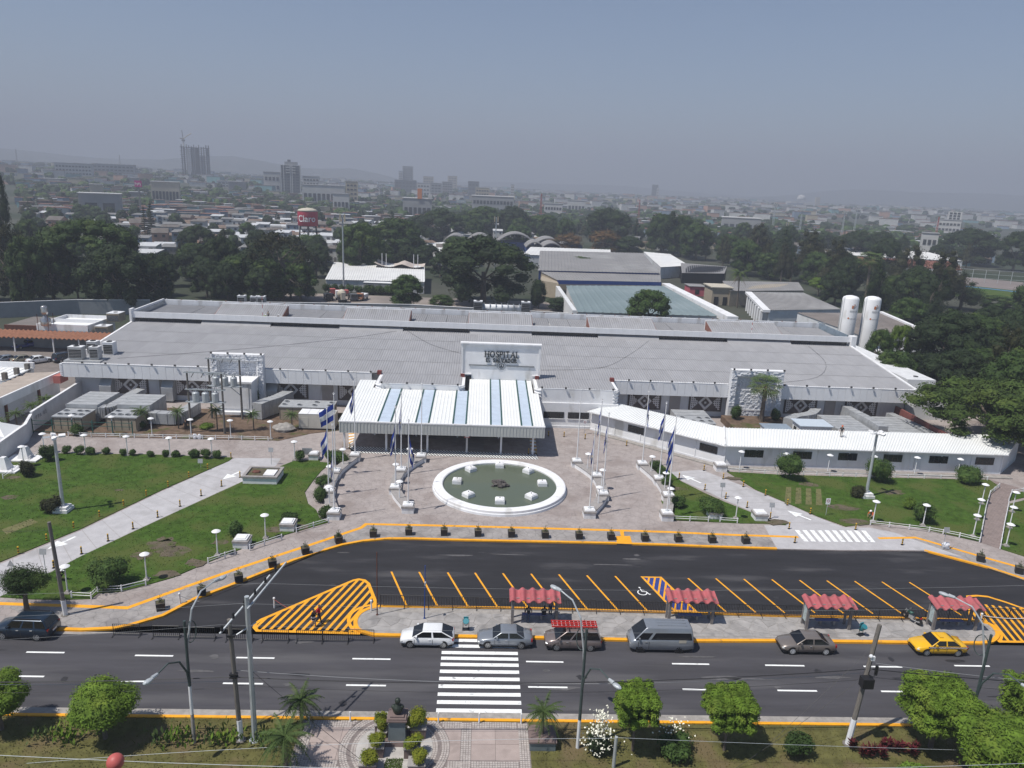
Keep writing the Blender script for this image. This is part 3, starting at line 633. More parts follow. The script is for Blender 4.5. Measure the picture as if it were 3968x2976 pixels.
for a, c in ((-50.9,-38.2),(-26.6,-14.0),(-2.5,9.9),(21.1,34.2),(45.3,59.3)):
 n = 3; ww = (c-a)/n
 for i in range(n):
  o = hp('roof_sheet', me_r, (a+i*ww, 138.3, 8.95+.02*i)); o.scale = (ww/4.1, 1, 1)
 b = MB(); b.box(a-.1, c+.1, 145.85, 146.15, 9.2, 11.2); part('ridge_cap', b, M['white'], H, True)
 for s_, x in ((-1, a), (1, c)):
  b = MB(); b.add([(x,138.6,9.1),(x,145.9,9.2),(x,145.9,11.05),(x+s_*.08,138.6,9.1),(x+s_*.08,145.9,9.2),(x+s_*.08,145.9,11.05)], [(0,1,2),(3,5,4),(0,2,5,3)]); part('gable_panel', b, pm('rusty_red_panel', (.22,.10,.075), .8, .35, 1.5) if a < -50 and s_ < 0 else bpy.data.materials['rusty_red_panel'], H, True)
n = 33; bm = MB(); bm.box(.01, (HX1-HX0)/n-.01, 0, .3, 0, 1.15); me = bm.mesh('rear_parapet_panel', M['white2'])
for i in range(n): hp('rear_parapet_panel', me, (HX0+i*(HX1-HX0)/n, 152.2, 9.25+R.uniform(-.015,.015)))
b = MB(); b.box(HX0, HX1+2, 153.6, 154.2, 8.2, 10.2); part('rear_gutter_wall', b, M['metal'], H, True)
for i in range(46):
 b = MB(); x = HX0+i*3; b.box(x-.12, x+.12, 153.35, 153.6, 9, 10.4); part('rear_post', b, bpy.data.materials['rusty_red_panel'] if i%3 else M['white2'], H, True)
for a, c in ((-52.3,-39.5),(-26.7,-14.8),(-2.2,9.6),(22.3,34.1),(47.4,59.9)):
 b = MB(); b.add([(a,137.4,8.36),(c,137.4,8.36),(c,138.7,9.27),(a,138.7,9.27)], [(0,1,2,3)]); part('roof_upstand', b, M['roof_s'], H, True)
# left end frame of the clerestory with its dark bays
b = MB(); b.add([(HX0-.3,139,10.5),(HX0,139,10.5),(HX0,152.4,10.6),(HX0-.3,152.4,10.6),(HX0-.3,139,10.1),(HX0,139,10.1),(HX0,152.4,10.2),(HX0-.3,152.4,10.2)], [(0,1,2,3),(4,7,6,5),(0,3,7,4),(1,5,6,2),(0,4,5,1),(2,6,7,3)])
for i in range(12): y = 139.2+i*1.15; b.box(HX0-.25, HX0-.05, y, y+.4, 8.3, 10.2)
part('end_frame', b, M['white2'], H, True)
b = MB(); b.box(HX0-.02, HX0+.05, 139, 152, 8.3, 10.1); part('end_screen', b, M['metal'], H, True)
b = MB(); b.add([(HX1,139.5,10.4),(HX1,153,10.5),(HX1,153,8),(HX1,139.5,8),(HX1+.15,139.5,10.4),(HX1+.15,153,10.5),(HX1+.15,153,8),(HX1+.15,139.5,8)], [(0,1,2,3),(4,7,6,5),(0,4,5,1)]); part('end_screen', b, pm('blue_grey_sheet', (.20,.25,.30), .6, .25, .8), H, True)
# fascia panels and the flood lamps along their top edge
bm = MB(); bm.box(.012, 1.188, 0, .1, 0, 2.2); fas = bm.mesh('fascia_panel', M['white'])
def fascia(x0, x1, y, z):
 n = round((x1-x0)/1.2); s_ = (x1-x0)/n/1.2
 for i in range(n):
  o = hp('fascia_panel', fas, (x0+i*1.2*s_, y+R.uniform(-.012,.012), z+R.uniform(-.008,.008))); o.scale = (s_, 1, 1)
 b = MB(); b.box(x0, x1, y+.115, y+.3, z+.03, z+2.17); part('fascia_backing', b, M['white2'], H, True)
 b = MB(); b.box(x0, x1, y-.03, y+.32, z+2.19, z+2.28); part('fascia_cap', b, M['white'], H, True)
 b = MB(); b.box(x0, x1, y+.3, 116.35, z+.0, z+.06); part('soffit', b, M['white2'], H, True)
FZ = 4.0
fascia(-65.3, -42.05, 114.3, FZ); fascia(-33.9, -17.2, 114.3, FZ); fascia(21.5, 40.4, 114.3, FZ); fascia(49.05, 72, 114.3, FZ)
lb = MB(); lb.cbox((0,-.25,.2), (.28,.2,.2), 0, 0, .5); lb.box(-.03,.03,-.25,.1,.05,.12); lampme = lb.mesh('flood_lamp', M['black'])
for x in [-62+3.55*i for i in range(6)]+[-31.5+3.55*i for i in range(5)]+[24,27.5,31,34.5,38]+[49.5+3.7*i for i in range(6)]: hp('flood_lamp', lampme, (x, 114.3, FZ+2.28))
# stone quoins where fascia ends
for x, s_ in ((-65.3,-1),(-33.9,-1),(40.2,1),(49.1,-1)):
 for i in range(7):
  b = MB(); b.cbox((x+s_*.16, 114.5, FZ+.2+i*.3), (.42,.5,.22), 0); part('quoin', b, M['stone'], H, True)
# wall mosaics: brown panel, pale stepped relief, lattice ends, central diamond
W, Hh = 5.3, 2.75
ux, uz = W/32, Hh/16
for cx in (-55.9,-46.2,-30.5,-20.2,27.3,37.5,53.6,63.9):
 b = MB(); b.box(cx-W/2, cx+W/2, 116.22, 116.3, 1.1, 1.1+Hh); pn = part('mosaic_panel', b, M['brownpanel'], H, True)
 b = MB(); b.box(cx-W/2-.12, cx+W/2+.12, 116.16, 116.26, 1.0, 1.1); b.box(cx-W/2-.12, cx-W/2, 116.16, 116.26, 1.1, 1.1+Hh); b.box(cx+W/2, cx+W/2+.12, 116.16, 116.26, 1.1, 1.1+Hh); part('panel_frame', b, M['brownpanel'], pn, True)
 b = MB()
 def blk(i, j): b.box(cx-W/2+i*ux+.01, cx-W/2+(i+1)*ux-.01, 116.14, 116.21, 1.1+j*uz+.01, 1.1+(j+1)*uz-.01)
 for i in range(1, 31):
  for j in range(1, 15):
   d = min(i, 31-i)-1; v = min(j, 15-j)-1
   if d < 7 and v >= d-1 and d-1 <= v:
    if not (i%2 == 0 and j%2 == 0): blk(i, j)
   e = abs(i-15.5)+abs(j-7.5)*1.0
   if e < 1.6 or 4.5 < e < 7.1: blk(i, j)
 part('mosaic_relief', b, M['paleblock'], pn, True, kind='stuff')
for cx in (-50.5,-24.6,32.4,58.6):
 b = MB(); b.box(cx-.9, cx+.9, 116.18, 116.3, .2, 3.95); part('wall_pier', b, pm('taupe_wall', (.36,.335,.32), .8, .1, 1) if cx < -50 else bpy.data.materials['taupe_wall'], H, True)
# stone towers: rough frame round a recessed rough panel
def tower(x0, x1, y, zt, zb=0.1):
 r = random.Random(int(x0*7)); wdt = x1-x0; fr = .95
 b = MB(); b.box(x0, x0+fr, y, y+1, zb, zt); b.box(x1-fr, x1, y, y+1, zb, zt); b.box(x0+fr, x1-fr, y, y+1, zt-fr, zt); b.box(x0+fr, x1-fr, y+.5, y+1, zb, zt-fr)
 t = part('stone_tower', b, M['white2'], H, True)
 b = MB(); f = .22
 b.box(x0+fr, x0+fr+f, y+.2, y+.5, zb, zt-fr); b.box(x1-fr-f, x1-fr, y+.2, y+.5, zb, zt-fr); b.box(x0+fr+f, x1-fr-f, y+.2, y+.5, zt-fr-f, zt-fr); b.box(x0+fr+f, x1-fr-f, y+.36, y+.5, zb+1.4, zb+1.65)
 part('moulding', b, M['white'], t, True)
 def stones(xa, xb, za, zb_, yy, sx, sz):
  z = za;
  while z < zb_-.05:
   x = xa - r.uniform(0, sx*.6); hz = min(sz*r.uniform(.8,1.25), zb_-z)
   while x < xb:
    w_ = sx*r.uniform(.6,1.5); a, c = max(xa, x), min(xb, x+w_)
    if c-a > .1:
     q = MB(); d = r.uniform(.03,.16); e = .03
     q.add([(a+.01,yy,z+.01),(c-.01,yy,z+.01),(c-.01,yy,z+hz-.01),(a+.01,yy,z+hz-.01),(a+.05,yy-d,z+.05),(c-.05,yy-d*r.uniform(.5,1),z+.04),(c-.04,yy-d*r.uniform(.6,1.1),z+hz-.05),(a+.05,yy-d*r.uniform(.6,1),z+hz-.04)], [(4,5,6,7),(0,1,5,4),(1,2,6,5),(2,3,7,6),(3,0,4,7)])
     if sx < .8 and sz < .33: part('stone', q, M['stone'], t, True)
     else: st.add(q.v, q.f)
    x += w_
   z += hz
 st = MB(); stones(x0, x1, zt-fr, zt, y, .62, .3); stones(x0, x0+fr, zb+2.2, zt-fr, y, .45, .31); stones(x1-fr, x1, zb+2.2, zt-fr, y, .45, .31)
 stones(x0+fr+f, x1-fr-f, zb+.4, zt-fr-f, y+.5, .42, .34); part('stone_facing', st, M['stone'], t, True, kind='stuff')
 b = MB(); b.box(x0, x1, y-.06, y+1.05, zt, zt+.07); part('tower_cap', b, M['white'], t, True)
 for k in range(4): hp('flood_lamp', lampme, (x0+.2+k*(wdt-.4)/3, y, zt+.07))
tower(-42.0, -33.95, 113.5, 8.65); tower(40.45, 49.0, 113.5, 8.78, .6)
# low white block before the left tower
b = MB(); b.box(-39.8, -34.9, 110, 113.4, .1, 5.0); blk_ = part('front_block', b, M['white2'], H, True)
b = MB(); b.box(-40.0, -34.7, 109.8, 113.42, 5.0, 5.3); part('block_cap', b, M['white'], blk_, True)
b = MB(); b.box(-39.4, -35.3, 109.93, 110, 1.0, 4.3); part('block_panel', b, M['white'], blk_, True)
b = MB(); b.box(-40.1, -34.4, 109.3, 113.3, .1, .6); part('plinth', b, M['white'], blk_, True)
# projecting entrance wings with rounded, ribbed corners
def wing(x0, x1, yf, left_round, right_round):
 b = MB(); pts = []
 def arc(cx, cy, a0, a1): return [(cx+.9*math.cos(a0+(a1-a0)*k/5), cy+.9*math.sin(a0+(a1-a0)*k/5)) for k in range(6)]
 pts = arc(x0+.9, yf+.9, math.pi, 1.5*math.pi)+arc(x1-.9, yf+.9, 1.5*math.pi, 2*math.pi)+[(x1,114.6),(x0,114.6)]
 b.prism(pts, 4.1, 6.2, bottom=True); wgo = part('entrance_wing', b, M['white'], H, True)
 b = MB(); b.sheet(shrink(pts, .25), 6.0);
 b = MB()
 me = sheet_mesh((x1-x0-.9)/3, 114.2-yf, .40, .05, M['roof_s'])
 for i in range(3): hp('roof_sheet', me, (x0+.45+i*(x1-x0-.9)/3, yf+.5, 6.21+.006*i))
 for e, x in ((0, x0), (1, x1)):
  for z in (4.45, 4.95, 5.45, 5.95):
   b = MB(); a = arc(x0+.9, yf+.9, math.pi, 1.5*math.pi) if e == 0 else arc(x1-.9, yf+.9, 1.5*math.pi, 2*math.pi)
   b.tube([(p[0],p[1],z) for p in a], .13, 6); part('corner_rib', b, M['white'], wgo, True)
 b = MB(); b.box(x0+.9, x1-.9, yf-.02, yf+.18, 6.2, 6.3); part('wing_cap', b, M['white2'], wgo, True)
 for k in range(4): hp('flood_lamp', lampme, (x0+1+(x1-x0-2)*k/3, yf, 6.3))
 return wgo
wing(-15.75, -2.3, 108.1, 1, 1); wing(8.5, 21.4, 108.1, 1, 1)
for x in (-2.75, 9.1, -15.9, 21.2):
 b = MB(); b.box(x-.32, x+.32, 113.5, 114.3, 6.2, 6.75); part('red_stub', b, pm('oxide_red', (.16,.035,.03), .7, .2, 2) if x == -2.75 else bpy.data.materials['oxide_red'], H, True)
# lobby wall under the right wing with its windows
b = MB(); b.box(8.9, 21.4, 107.9, 116.3, .1, 4.1); part('lobby_wall', b, M['white'], H, True)
b = MB(); b.box(8.9, 21.4, 107.75, 107.9, .1, .45); part('lobby_plinth', b, M['white2'], H, True)
def window(x0, x1, z0, z1, y, n, par=H, rx=None):
 b = MB(); b.box(x0, x1, y-.06, y+.0, z0, z1); w_ = part('window', b, M['frame'], par, True)
 for i in range(n):
  q = MB(); a, c = x0+.05+(x1-x0-.05)*i/n, x0+(x1-x0-.05)*(i+1)/n; q.box(a, c, y-.075, y-.06, z0+.06, z1-.06); part('pane', q, M['glass'], w_, True)
 q = MB(); q.box(x0-.08, x1+.08, y-.12, y, z0-.1, z0); part('sill', q, M['white'], w_, True)
window(9.95, 13.1, 1.62, 2.66, 107.9, 3); window(13.7, 16.95, 1.62, 2.66, 107.9, 3)
# name wall: letters, rule, seal
b = MB(); b.box(-3.05, 9.52, 114.0, 114.6, 6.75, 11.6); b.box(-1.35, 9.0, 114.0, 114.6, 5.2, 6.75); sw = part('name_wall', b, M['white'], H, True)
b = MB(); b.box(-3.2, 9.67, 113.7, 114.75, 11.6, 11.78); b.box(-3.05, 9.52, 113.78, 114.0, 11.35, 11.6); b.box(-3.05, -2.75, 113.82, 114.0, 6.75, 11.35); b.box(9.22, 9.52, 113.82, 114.0, 6.75, 11.35); b.box(-3.05, -1.35, 113.75, 114.1, 6.6, 6.78); b.box(8.3, 9.6, 113.75, 114.1, 6.6, 6.78); part('wall_rim', b, M['white'], sw, True)
STR = {'H':[[(0,0),(0,1)],[(.7,0),(.7,1)],[(0,.52),(.7,.52)]],'O':[[(.42+.42*math.cos(k*.393),.5+.5*math.sin(k*.393)) for k in range(17)]],
'S':[[(.5,.82),(.42,.95),(.25,1),(.08,.92),(.04,.76),(.12,.6),(.4,.45),(.5,.28),(.44,.08),(.25,0),(.06,.06),(.0,.2)]],'P':[[(0,0),(0,1)],[(0,1),(.35,1),(.5,.88),(.5,.66),(.35,.52),(0,.5)]],
'I':[[(0,0),(0,1)]],'T':[[(.35,0),(.35,1)],[(0,1),(.7,1)]],'A':[[(0,0),(.38,1),(.76,0)],[(.14,.35),(.62,.35)]],'L':[[(0,1),(0,0),(.5,0)]],'E':[[(.5,0),(0,0),(0,1),(.5,1)],[(0,.52),(.4,.52)]],
'V':[[(0,1),(.38,0),(.76,1)]],'D':[[(0,0),(0,1),(.4,1),(.68,.8),(.74,.5),(.68,.2),(.4,0),(0,0)]],'R':[[(0,0),(0,1),(.35,1),(.5,.88),(.5,.66),(.35,.52),(0,.5)],[(.25,.5),(.6,0)]]}
WID = {'H':.7,'O':.84,'S':.5,'P':.5,'I':.0,'T':.7,'A':.76,'L':.5,'E':.5,'V':.76,'D':.74,'R':.6}
SERIF = {'H':[(0,0),(0,1),(.7,0),(.7,1)],'P':[(0,0),(0,1)],'I':[(0,0),(0,1)],'T':[(.35,0)],'A':[(0,0),(.76,0)],'L':[(0,1)],'E':[],'V':[(0,1),(.76,1)],'D':[],'R':[(0,0),(.62,0)],'O':[],'S':[]}
def letters(txt, xa, xb, z0, h, y, par, th=.12, wdt=.11):
 gap = .34; tot = sum(WID.get(c, .35)+gap for c in txt)-gap; sc = (xb-xa)/tot; x = xa
 for c in txt:
  if c != ' ':
   b = MB()
   for st in STR[c]:
    q = MB(); q.strip([(x+p[0]*sc, p[1]*h) for p in st], wdt/2, wdt/2, 0, th); b.add([(v[0], y-v[2], z0+v[1]) for v in q.v], [f[::-1] for f in q.f])
   for p in SERIF[c]: b.box(x+p[0]*sc-.17, x+p[0]*sc+.17, y-th-.003, y-.01, z0+p[1]*h-.035, z0+p[1]*h+.035)
   part('letter', b, M['letter'], par, True)
  x += (WID.get(c, .35)+gap)*sc
M['letter'] = pm('dark_lettering', (.02,.028,.035), .5, .1, 3)
letters('HOSPITAL', .75, 6.05, 9.55, .92, 113.9, sw, .1, .15); letters('EL SALVADOR', .95, 5.7, 8.75, .58, 113.9, sw, .1, .12)
b = MB(); b.box(-1.8, 2.55, 113.86, 114.0, 8.08, 8.24); b.box(4.15, 8.6, 113.86, 114.0, 8.08, 8.24); part('rule', b, pm('silver_trim', (.22,.23,.24), .4, .1, 2, metal=.5), sw, True)
b = MB()
for k in range(18):
 a = k*math.pi/9; x, z = 3.35+.62*math.cos(a), 8.15+.62*math.sin(a); b.cbox((x, 113.95, z), (.09,.08,.09))
for k in range(24):
 a = k*math.pi/12
 if 1.2 < a < 1.95: continue
 x, z = 3.35+.36*math.cos(a), 8.15+.36*math.sin(a); b.cbox((x, 113.95, z), (.09,.06,.1))
b.add([(3.13,113.9,7.98),(3.57,113.9,7.98),(3.35,113.9,8.33)], [(0,1,2)]); b.add([(3.3,113.9,8.3),(3.4,113.9,8.3),(3.4,113.9,8.6),(3.3,113.9,8.6)], [(0,1,2,3)])
part('round_seal', b, M['letter'], sw, True)
# ---- entrance canopy
CN = thing('entrance_canopy', 'white ribbed metal canopy with pale blue skylight strips before the hospital entrance', 'canopy', (-4.8, 95.9, .12))
def cz(y): return 4.62+(y-94.6)*.062
CX0, CX1 = -18.6, 9.0
sky_x = [(-12.9,-11.05),(-8.6,-6.75),(-3.6,-1.75),(1.55,3.4),(6.2,8.05)]
skyl = []
def canopy_sheet(x0, x1, y0, y1, mat, name, h=.05):
 b = MB(); n = max(1, round((x1-x0)/.44)); p = (x1-x0)/n; xs = []
 for i in range(n): xs += [(x0+i*p, 0), (x0+i*p+p*.62, 0), (x0+i*p+p*.72, h), (x0+i*p+p*.9, h)]
 xs.append((x1, 0)); k = len(xs)
 b.v = [(x, y0, cz(y0)+z) for x, z in xs]+[(x, y1, cz(y1)+z) for x, z in xs]; b.f = [(i,i+1,k+i+1,k+i) for i in range(k-1)]; b.m = [0]*len(b.f)
 return part(name, b, mat, CN, True)
M['skylight'] = pm('pale_blue_skylight', (.50,.58,.68), .35, .08, 1, spec=.5)
M['greenrim'] = pm('dark_green_flashing', (.03,.085,.075), .5, .2, 3)
segs = []; x = CX0
for a, c in [(-13.55,-11.65),(-8.5,-6.6),(-3.5,-1.6),(1.6,3.25),(5.75,7.4)]:
 segs.append((x, a, 0)); segs.append((a, c, 1)); x = c
segs.append((x, CX1, 0))
def yend(xm): return 111.9 if xm < -15.9 else (108.05 if xm < -2.3 else (113.95 if xm < 8.4 else 108.0))
for a, c, sk in segs:
 if not sk:
  n = max(1, round((c-a)/.9))
  for i in range(n):
   p, q = a+(c-a)*i/n, a+(c-a)*(i+1)/n; canopy_sheet(p, q, 94.6, yend((p+q)/2), M['roofw'], 'roof_sheet')
 else:
  ye = yend((a+c)/2); b = MB()
  k = int((ye-94.6)/1.35)
  for i in range(k):
   p, q = 94.6+(ye-94.6)*i/k, 94.6+(ye-94.6)*(i+1)/k-.05
   b = MB(); b.add([(a+.18,p,cz(p)+.04),(c-.18,p,cz(p)+.04),(c-.18,q,cz(q)+.05),(a+.18,q,cz(q)+.05)], [(0,1,2,3)]); part('skylight_pane', b, M['skylight'], CN, True)
  b = MB(); b.add([(a+.15,94.6,cz(94.6)),(c-.15,94.6,cz(94.6)),(c-.15,ye,cz(ye)),(a+.15,ye,cz(ye))], [(0,1,2,3)]); part('skylight_bed', b, M['white2'], CN, True)
  for xx in (a, c-.18):
   b = MB(); b.add([(xx,94.58,cz(94.6)+.12),(xx+.18,94.58,cz(94.6)+.12),(xx+.18,ye,cz(ye)+.12),(xx,ye,cz(ye)+.12),(xx,94.58,cz(94.6)-.05),(xx+.18,94.58,cz(94.6)-.05),(xx+.18,ye,cz(ye)-.05),(xx,ye,cz(ye)-.05)], [(0,1,2,3),(0,4,5,1),(0,3,7,4),(1,5,6,2)]); part('skylight_rim', b, M['greenrim'], CN, True)
b = MB(); b.box(CX0-.05, CX1+.05, 94.35, 94.62, 4.5, 4.66); part('eave_gutter', b, M['white'], CN, True)
M['fasc'] = pm('pale_grey_cladding', (.50,.51,.49), .55, .08, 1)
n = 31; wd_ = (CX1-CX0)/n; bm = MB()
for i in range(2):
 o_ = i*wd_/2; bm.box(o_+.005, o_+wd_/2-.005, 0, .04, 0, 1.48); bm.box(o_+.05, o_+.15, -.06, 0, 0, 1.48)
fm = bm.mesh('cladding_panel', M['fasc'])
for i in range(n): piece('cladding_panel', fm, CN, (CX0+i*wd_+4.8, 94.4-95.9, 3.02-.12))
b = MB(); b.box(CX0, CX1, 94.45, 94.6, 3.02, 4.5); b.box(CX0-.04, CX0+.1, 94.6, 107.6, 3.0, 4.7); b.box(CX1-.1, CX1+.04, 94.6, 107.4, 3.0, 4.7); part('side_cladding', b, M['fasc'], CN, True)
b = MB(); b.add([(CX0+.1,94.6,3.3),(CX1-.1,94.6,3.3),(CX1-.1,114,3.9),(CX0+.1,114,3.9)], [(3,2,1,0)]); part('ceiling', b, M['white2'], CN, True)
for x in (-18.2,-12.5,-6.9,-1.5,3.2,7.6):
 b = MB(); b.box(x-.13, x+.13, 95.7, 95.98, .12, 3.4); part('column', b, M['white'], CN, True)
for x in (-15,-9,-3,3):
 b = MB(); b.box(x-.11, x+.11, 102, 102.22, .12, 3.5); part('column', b, M['white2'], CN, True)
b = MB(); b.box(-18.5, 8.9, 108.2, 108.4, .1, 4.2); part('entrance_wall', b, M['white2'], H, True)
for x in (-14,-10,-6,-2,2,6):
 b = MB(); b.box(x-1.2, x+1.2, 108.1, 108.2, .12, 2.7); part('entrance_door', b, M['glass'], H, True)
# hanging warning triangle on the middle column
t = thing('warning_sign', 'white triangular warning sign with red border on the middle canopy column', 'sign', (-1.5, 95.62, 2.35))
b = MB(); b.add([(-.42,0,0),(.42,0,0),(0,0,.75),(-.42,-.03,0),(.42,-.03,0),(0,-.03,.75)], [(3,4,5),(0,2,1),(0,1,4,3),(1,2,5,4),(2,0,3,5)]); part('border', b, M['red'], t)
b = MB(); b.add([(-.27,-.04,.09),(.27,-.04,.09),(0,-.04,.58)], [(0,1,2)]); part('face', b, M['white'], t)
b = MB(); b.box(-.035,.035,-.05,-.042,.22,.42); b.box(-.035,.035,-.05,-.042,.12,.18); part('exclamation_mark', b, M['black'], t)
# ---------------------------------------------------------------- right annex and its slanting connector
AN = thing('annex_building', 'long low white annex with white ribbed roof and a row of dark windows', 'building', (53, 95, .1))
fp = [(17.2,107.4),(33.75,93.6),(72.35,93.1)]; bp_ = [(21.6,108.8),(34.9,98.4),(78.6,98.8)]
def annex_wall(p, q, z1=3.05):
 P, Q = Vector(p), Vector(q); t = (Q-P).normalized(); nn = Vector((t.y, -t.x)); L_ = (Q-P).length; n = round(L_/4.1)
 for i in range(n):
  a, c = P+t*(L_*i/n+.03), P+t*(L_*(i+1)/n-.03); b = MB()
  b.add([(a.x,a.y,.1),(c.x,c.y,.1),(c.x,c.y,z1),(a.x,a.y,z1)], [(0,1,2,3)]); part('wall_panel', b, M['white'], AN, True)
  e = P+t*(L_*(i+1)/n); b = MB(); b.cbox((e.x+nn.x*.02, e.y+nn.y*.02, 1.6), (.14,.1,3.0), math.atan2(t.y,t.x)); part('wall_post', b, M['white'], AN, True)
 b = MB(); b.cbox(((P+Q)/2+nn*.03).to_3d()+Vector((0,0,.22)), (L_,.1,.25), math.atan2(t.y,t.x)); part('base_rail', b, M['white2'], AN, True)
annex_wall(fp[0], fp[1]); annex_wall(fp[1], fp[2]); annex_wall(fp[2], bp_[2])
b = MB(); b.prism([(p[0]+.05,p[1]+.15) for p in fp]+bp_[::-1], .05, 3.0); part('inner_wall', b, M['white2'], AN, True)
def awin(p, wdt=2.6, z0=1.45, z1=2.5):
 t = Vector((fp[1][0]-fp[0][0], fp[1][1]-fp[0][1])).normalized() if p < fp[1][0] else Vector((fp[2][0]-fp[1][0], fp[2][1]-fp[1][1])).normalized()
 o = fp[0] if p < fp[1][0] else fp[1]; k = (p-o[0])/t.x; c = Vector(o)+t*k; an = math.atan2(t.y, t.x); nn = Vector((t.y, -t.x))
 b = MB(); b.cbox((c.x+nn.x*.03, c.y+nn.y*.03, (z0+z1)/2), (wdt,.06,z1-z0), an); w_ = part('window', b, M['frame'], AN, True)
 for i in range(4):
  s_ = (i-1.5)*wdt/4; b = MB(); b.cbox((c.x+t.x*s_+nn.x*.065, c.y+t.y*s_+nn.y*.065, (z0+z1)/2), (wdt/4-.07,.02,z1-z0-.12), an); part('pane', b, M['glass'], w_, True)
AWX = [23.2, 31.9, 37.7, 44.4, 50.7, 57.0, 63.4, 69.9]
for x in AWX: awin(x)
# roof: ribbed sheets between eave and back line
def quad_roof(par, a0, a1, c0, c1, z0, z1, n, mat, name='roof_sheet', ribs=3, h=.07):
 for i in range(n):
  q = []; f0, f1 = i/n, (i+1)/n; b = MB(); fs = []
  for k in range(ribs):
   for e, hh in ((0,0),(.6,0),(.7,h),(.9,h)): fs.append((f0+(f1-f0)*(k+e)/ribs, hh))
  fs.append((f1, 0)); k = len(fs)
  lo = [(a0[0]+(a1[0]-a0[0])*f, a0[1]+(a1[1]-a0[1])*f, z0+hh) for f, hh in fs]; hi = [(c0[0]+(c1[0]-c0[0])*f, c0[1]+(c1[1]-c0[1])*f, z1+hh) for f, hh in fs]
  b.v = lo+hi; b.f = [(j,j+1,k+j+1,k+j) for j in range(k-1)]; b.m = [0]*len(b.f); part(name, b, mat, par, True)
quad_roof(AN, (16.5,106.9), (33.4,92.95), (21.2,109.3), (34.9,98.5), 3.2, 3.95, 17, M['roofw']); quad_roof(AN, (33.4,92.95), (72.6,92.5), (34.9,98.5), (78.8,98.9), 3.2, 3.95, 34, M['roofw'])
b = MB(); b.strip([(16.5,106.9),(33.4,92.9),(72.6,92.45)], .12, .06, 3.1, 3.22); part('eave_trim', b, M['white'], AN, True)
b = MB(); b.tube([(33.4,92.95,3.3),(34.9,98.5,4.05)], .14, 6); part('hip_cap', b, M['white'], AN, True)
b = MB(); b.box(60.1,61.0,93.14,93.24,.15,2.3); part('door', b, M['white2'], AN, True)
b = MB(); b.strip([(18,106.2),(33.6,93.0),(73,92.2)], .0, .9, .1, .28); part('footing', b, M['gutter'], AN, True)
# ---------------------------------------------------------------- buildings beside and behind the hospital
M['wwall'] = pm('white_wall', (.62,.63,.64), .75, .1, .6, .05, col2=(.45,.45,.45), thr=.58)
M['gwall'] = pm('grey_wall', (.26,.27,.28), .8, .12, .6)
M['cream'] = pm('cream_wall', (.48,.44,.36), .8, .1, .6)
M['droof'] = stripes(pm('dull_grey_roof', (.235,.23,.23), .75, .14, .12, col2=(.31,.31,.31), thr=.58, s2=.06), 0, .9, .6, .05, .15)
M['lroof'] = pm('white_sheet_roof', (.66,.66,.65), .6, .08, .15, col2=(.5,.5,.5), thr=.62)
M['broof'] = pm('brown_grey_roof', (.17,.15,.14), .85, .2, .2, col2=(.23,.21,.2), thr=.56)
M['bluegreen'] = pm('blue_green_roof', (.175,.225,.235), .6, .06, .05, col2=(.215,.265,.275), thr=.5, s2=.05)
M['blue'] = pm('blue_band', (.02,.06,.24), .6, .12, .6)
M['redtile'] = stripes(pm('red_tile_roof', (.22,.085,.06), .8, .2, .4), 0, .5, .6, .05, .2)
def shed(name, label, a0, a1, c0, c1, z0, z1, n, roof, wall, zb=0, cat='building', ribs=3, group=None):
 """building under one sloping roof: a0-a1 front eave, c0-c1 rear eave"""
 t = thing(name, label, cat, ((a0[0]+a1[0]+c0[0]+c1[0])/4, (a0[1]+a1[1]+c0[1]+c1[1])/4, zb), 0, group)
 P = [a0, a1, c1, c0]; cx = sum(p[0] for p in P)/4; cy = sum(p[1] for p in P)/4; q = [(cx+(p[0]-cx)*.985, cy+(p[1]-cy)*.985) for p in P]; zz = [z0,z0,z1,z1]
 b = MB(); b.v = [(p[0],p[1],zb) for p in q]+[(p[0],p[1],z-.05) for p, z in zip(q, zz)]; b.f = [(0,1,5,4),(1,2,6,5),(2,3,7,6),(3,0,4,7),(4,5,6,7)]; b.m = [0]*5; part('wall', b, wall, t, True)
 quad_roof(t, a0, a1, c0, c1, z0, z1, n, roof, 'roof_sheet', ribs, .09); return t
def fwin(t, xs, y, z0, z1, wd, n=2, name='window'):
 for x in xs:
  b = MB(); b.box(x-wd/2, x+wd/2, y-.08, y, z0, z1); w_ = part(name, b, M['frame'], t, True)
  for i in range(n): q = MB(); q.box(x-wd/2+.05+i*(wd-.05)/n, x-wd/2+(i+1)*(wd-.05)/n, y-.1, y-.08, z0+.06, z1-.06); part('pane', q, M['glass'], w_, True)
t = shed('warehouse', 'long building with white ribbed roof behind the hedge and the grey trailer', (-50.9,240.4),(-19,243.6),(-56,281),(-22,280), 4, 5.2, 14, M['lroof'], M['wwall'])
t = shed('hall', 'large grey-roofed hall behind the blue banded building', (19.4,263.3),(64.6,269.6),(24.6,328),(72.5,338), 7, 8.5, 12, M['droof'], M['blue'])
t = shed('hall', 'grey-roofed building with a blue band under its front eave', (25.0,249),(61.8,254.5),(20.2,264),(66,274), 5.6, 6.6, 12, M['droof'], M['beige'])
b = MB(); b.add([(25,248.6,4.4),(61.8,254.1,4.4),(61.8,254.1,5.6),(25,248.6,5.6)], [(0,1,2,3)]); b.box(25,61.8,248.7,248.8,4.3,4.4); part('blue_band', b, M['blue'], t, True)
b = MB(); b.prism([(19.2,250),(25,243.5),(25,249),(21,263)], 0, 5.2); part('side_block', b, M['beige'], t, True)
t = shed('flat_hall', 'building with a wide pale blue-green roof behind the hospital', (25.5,194.3),(64,195.7),(27.5,243.4),(62.2,252), 4, 4.6, 16, M['bluegreen'], M['wwall'], 0, 'building', 1)
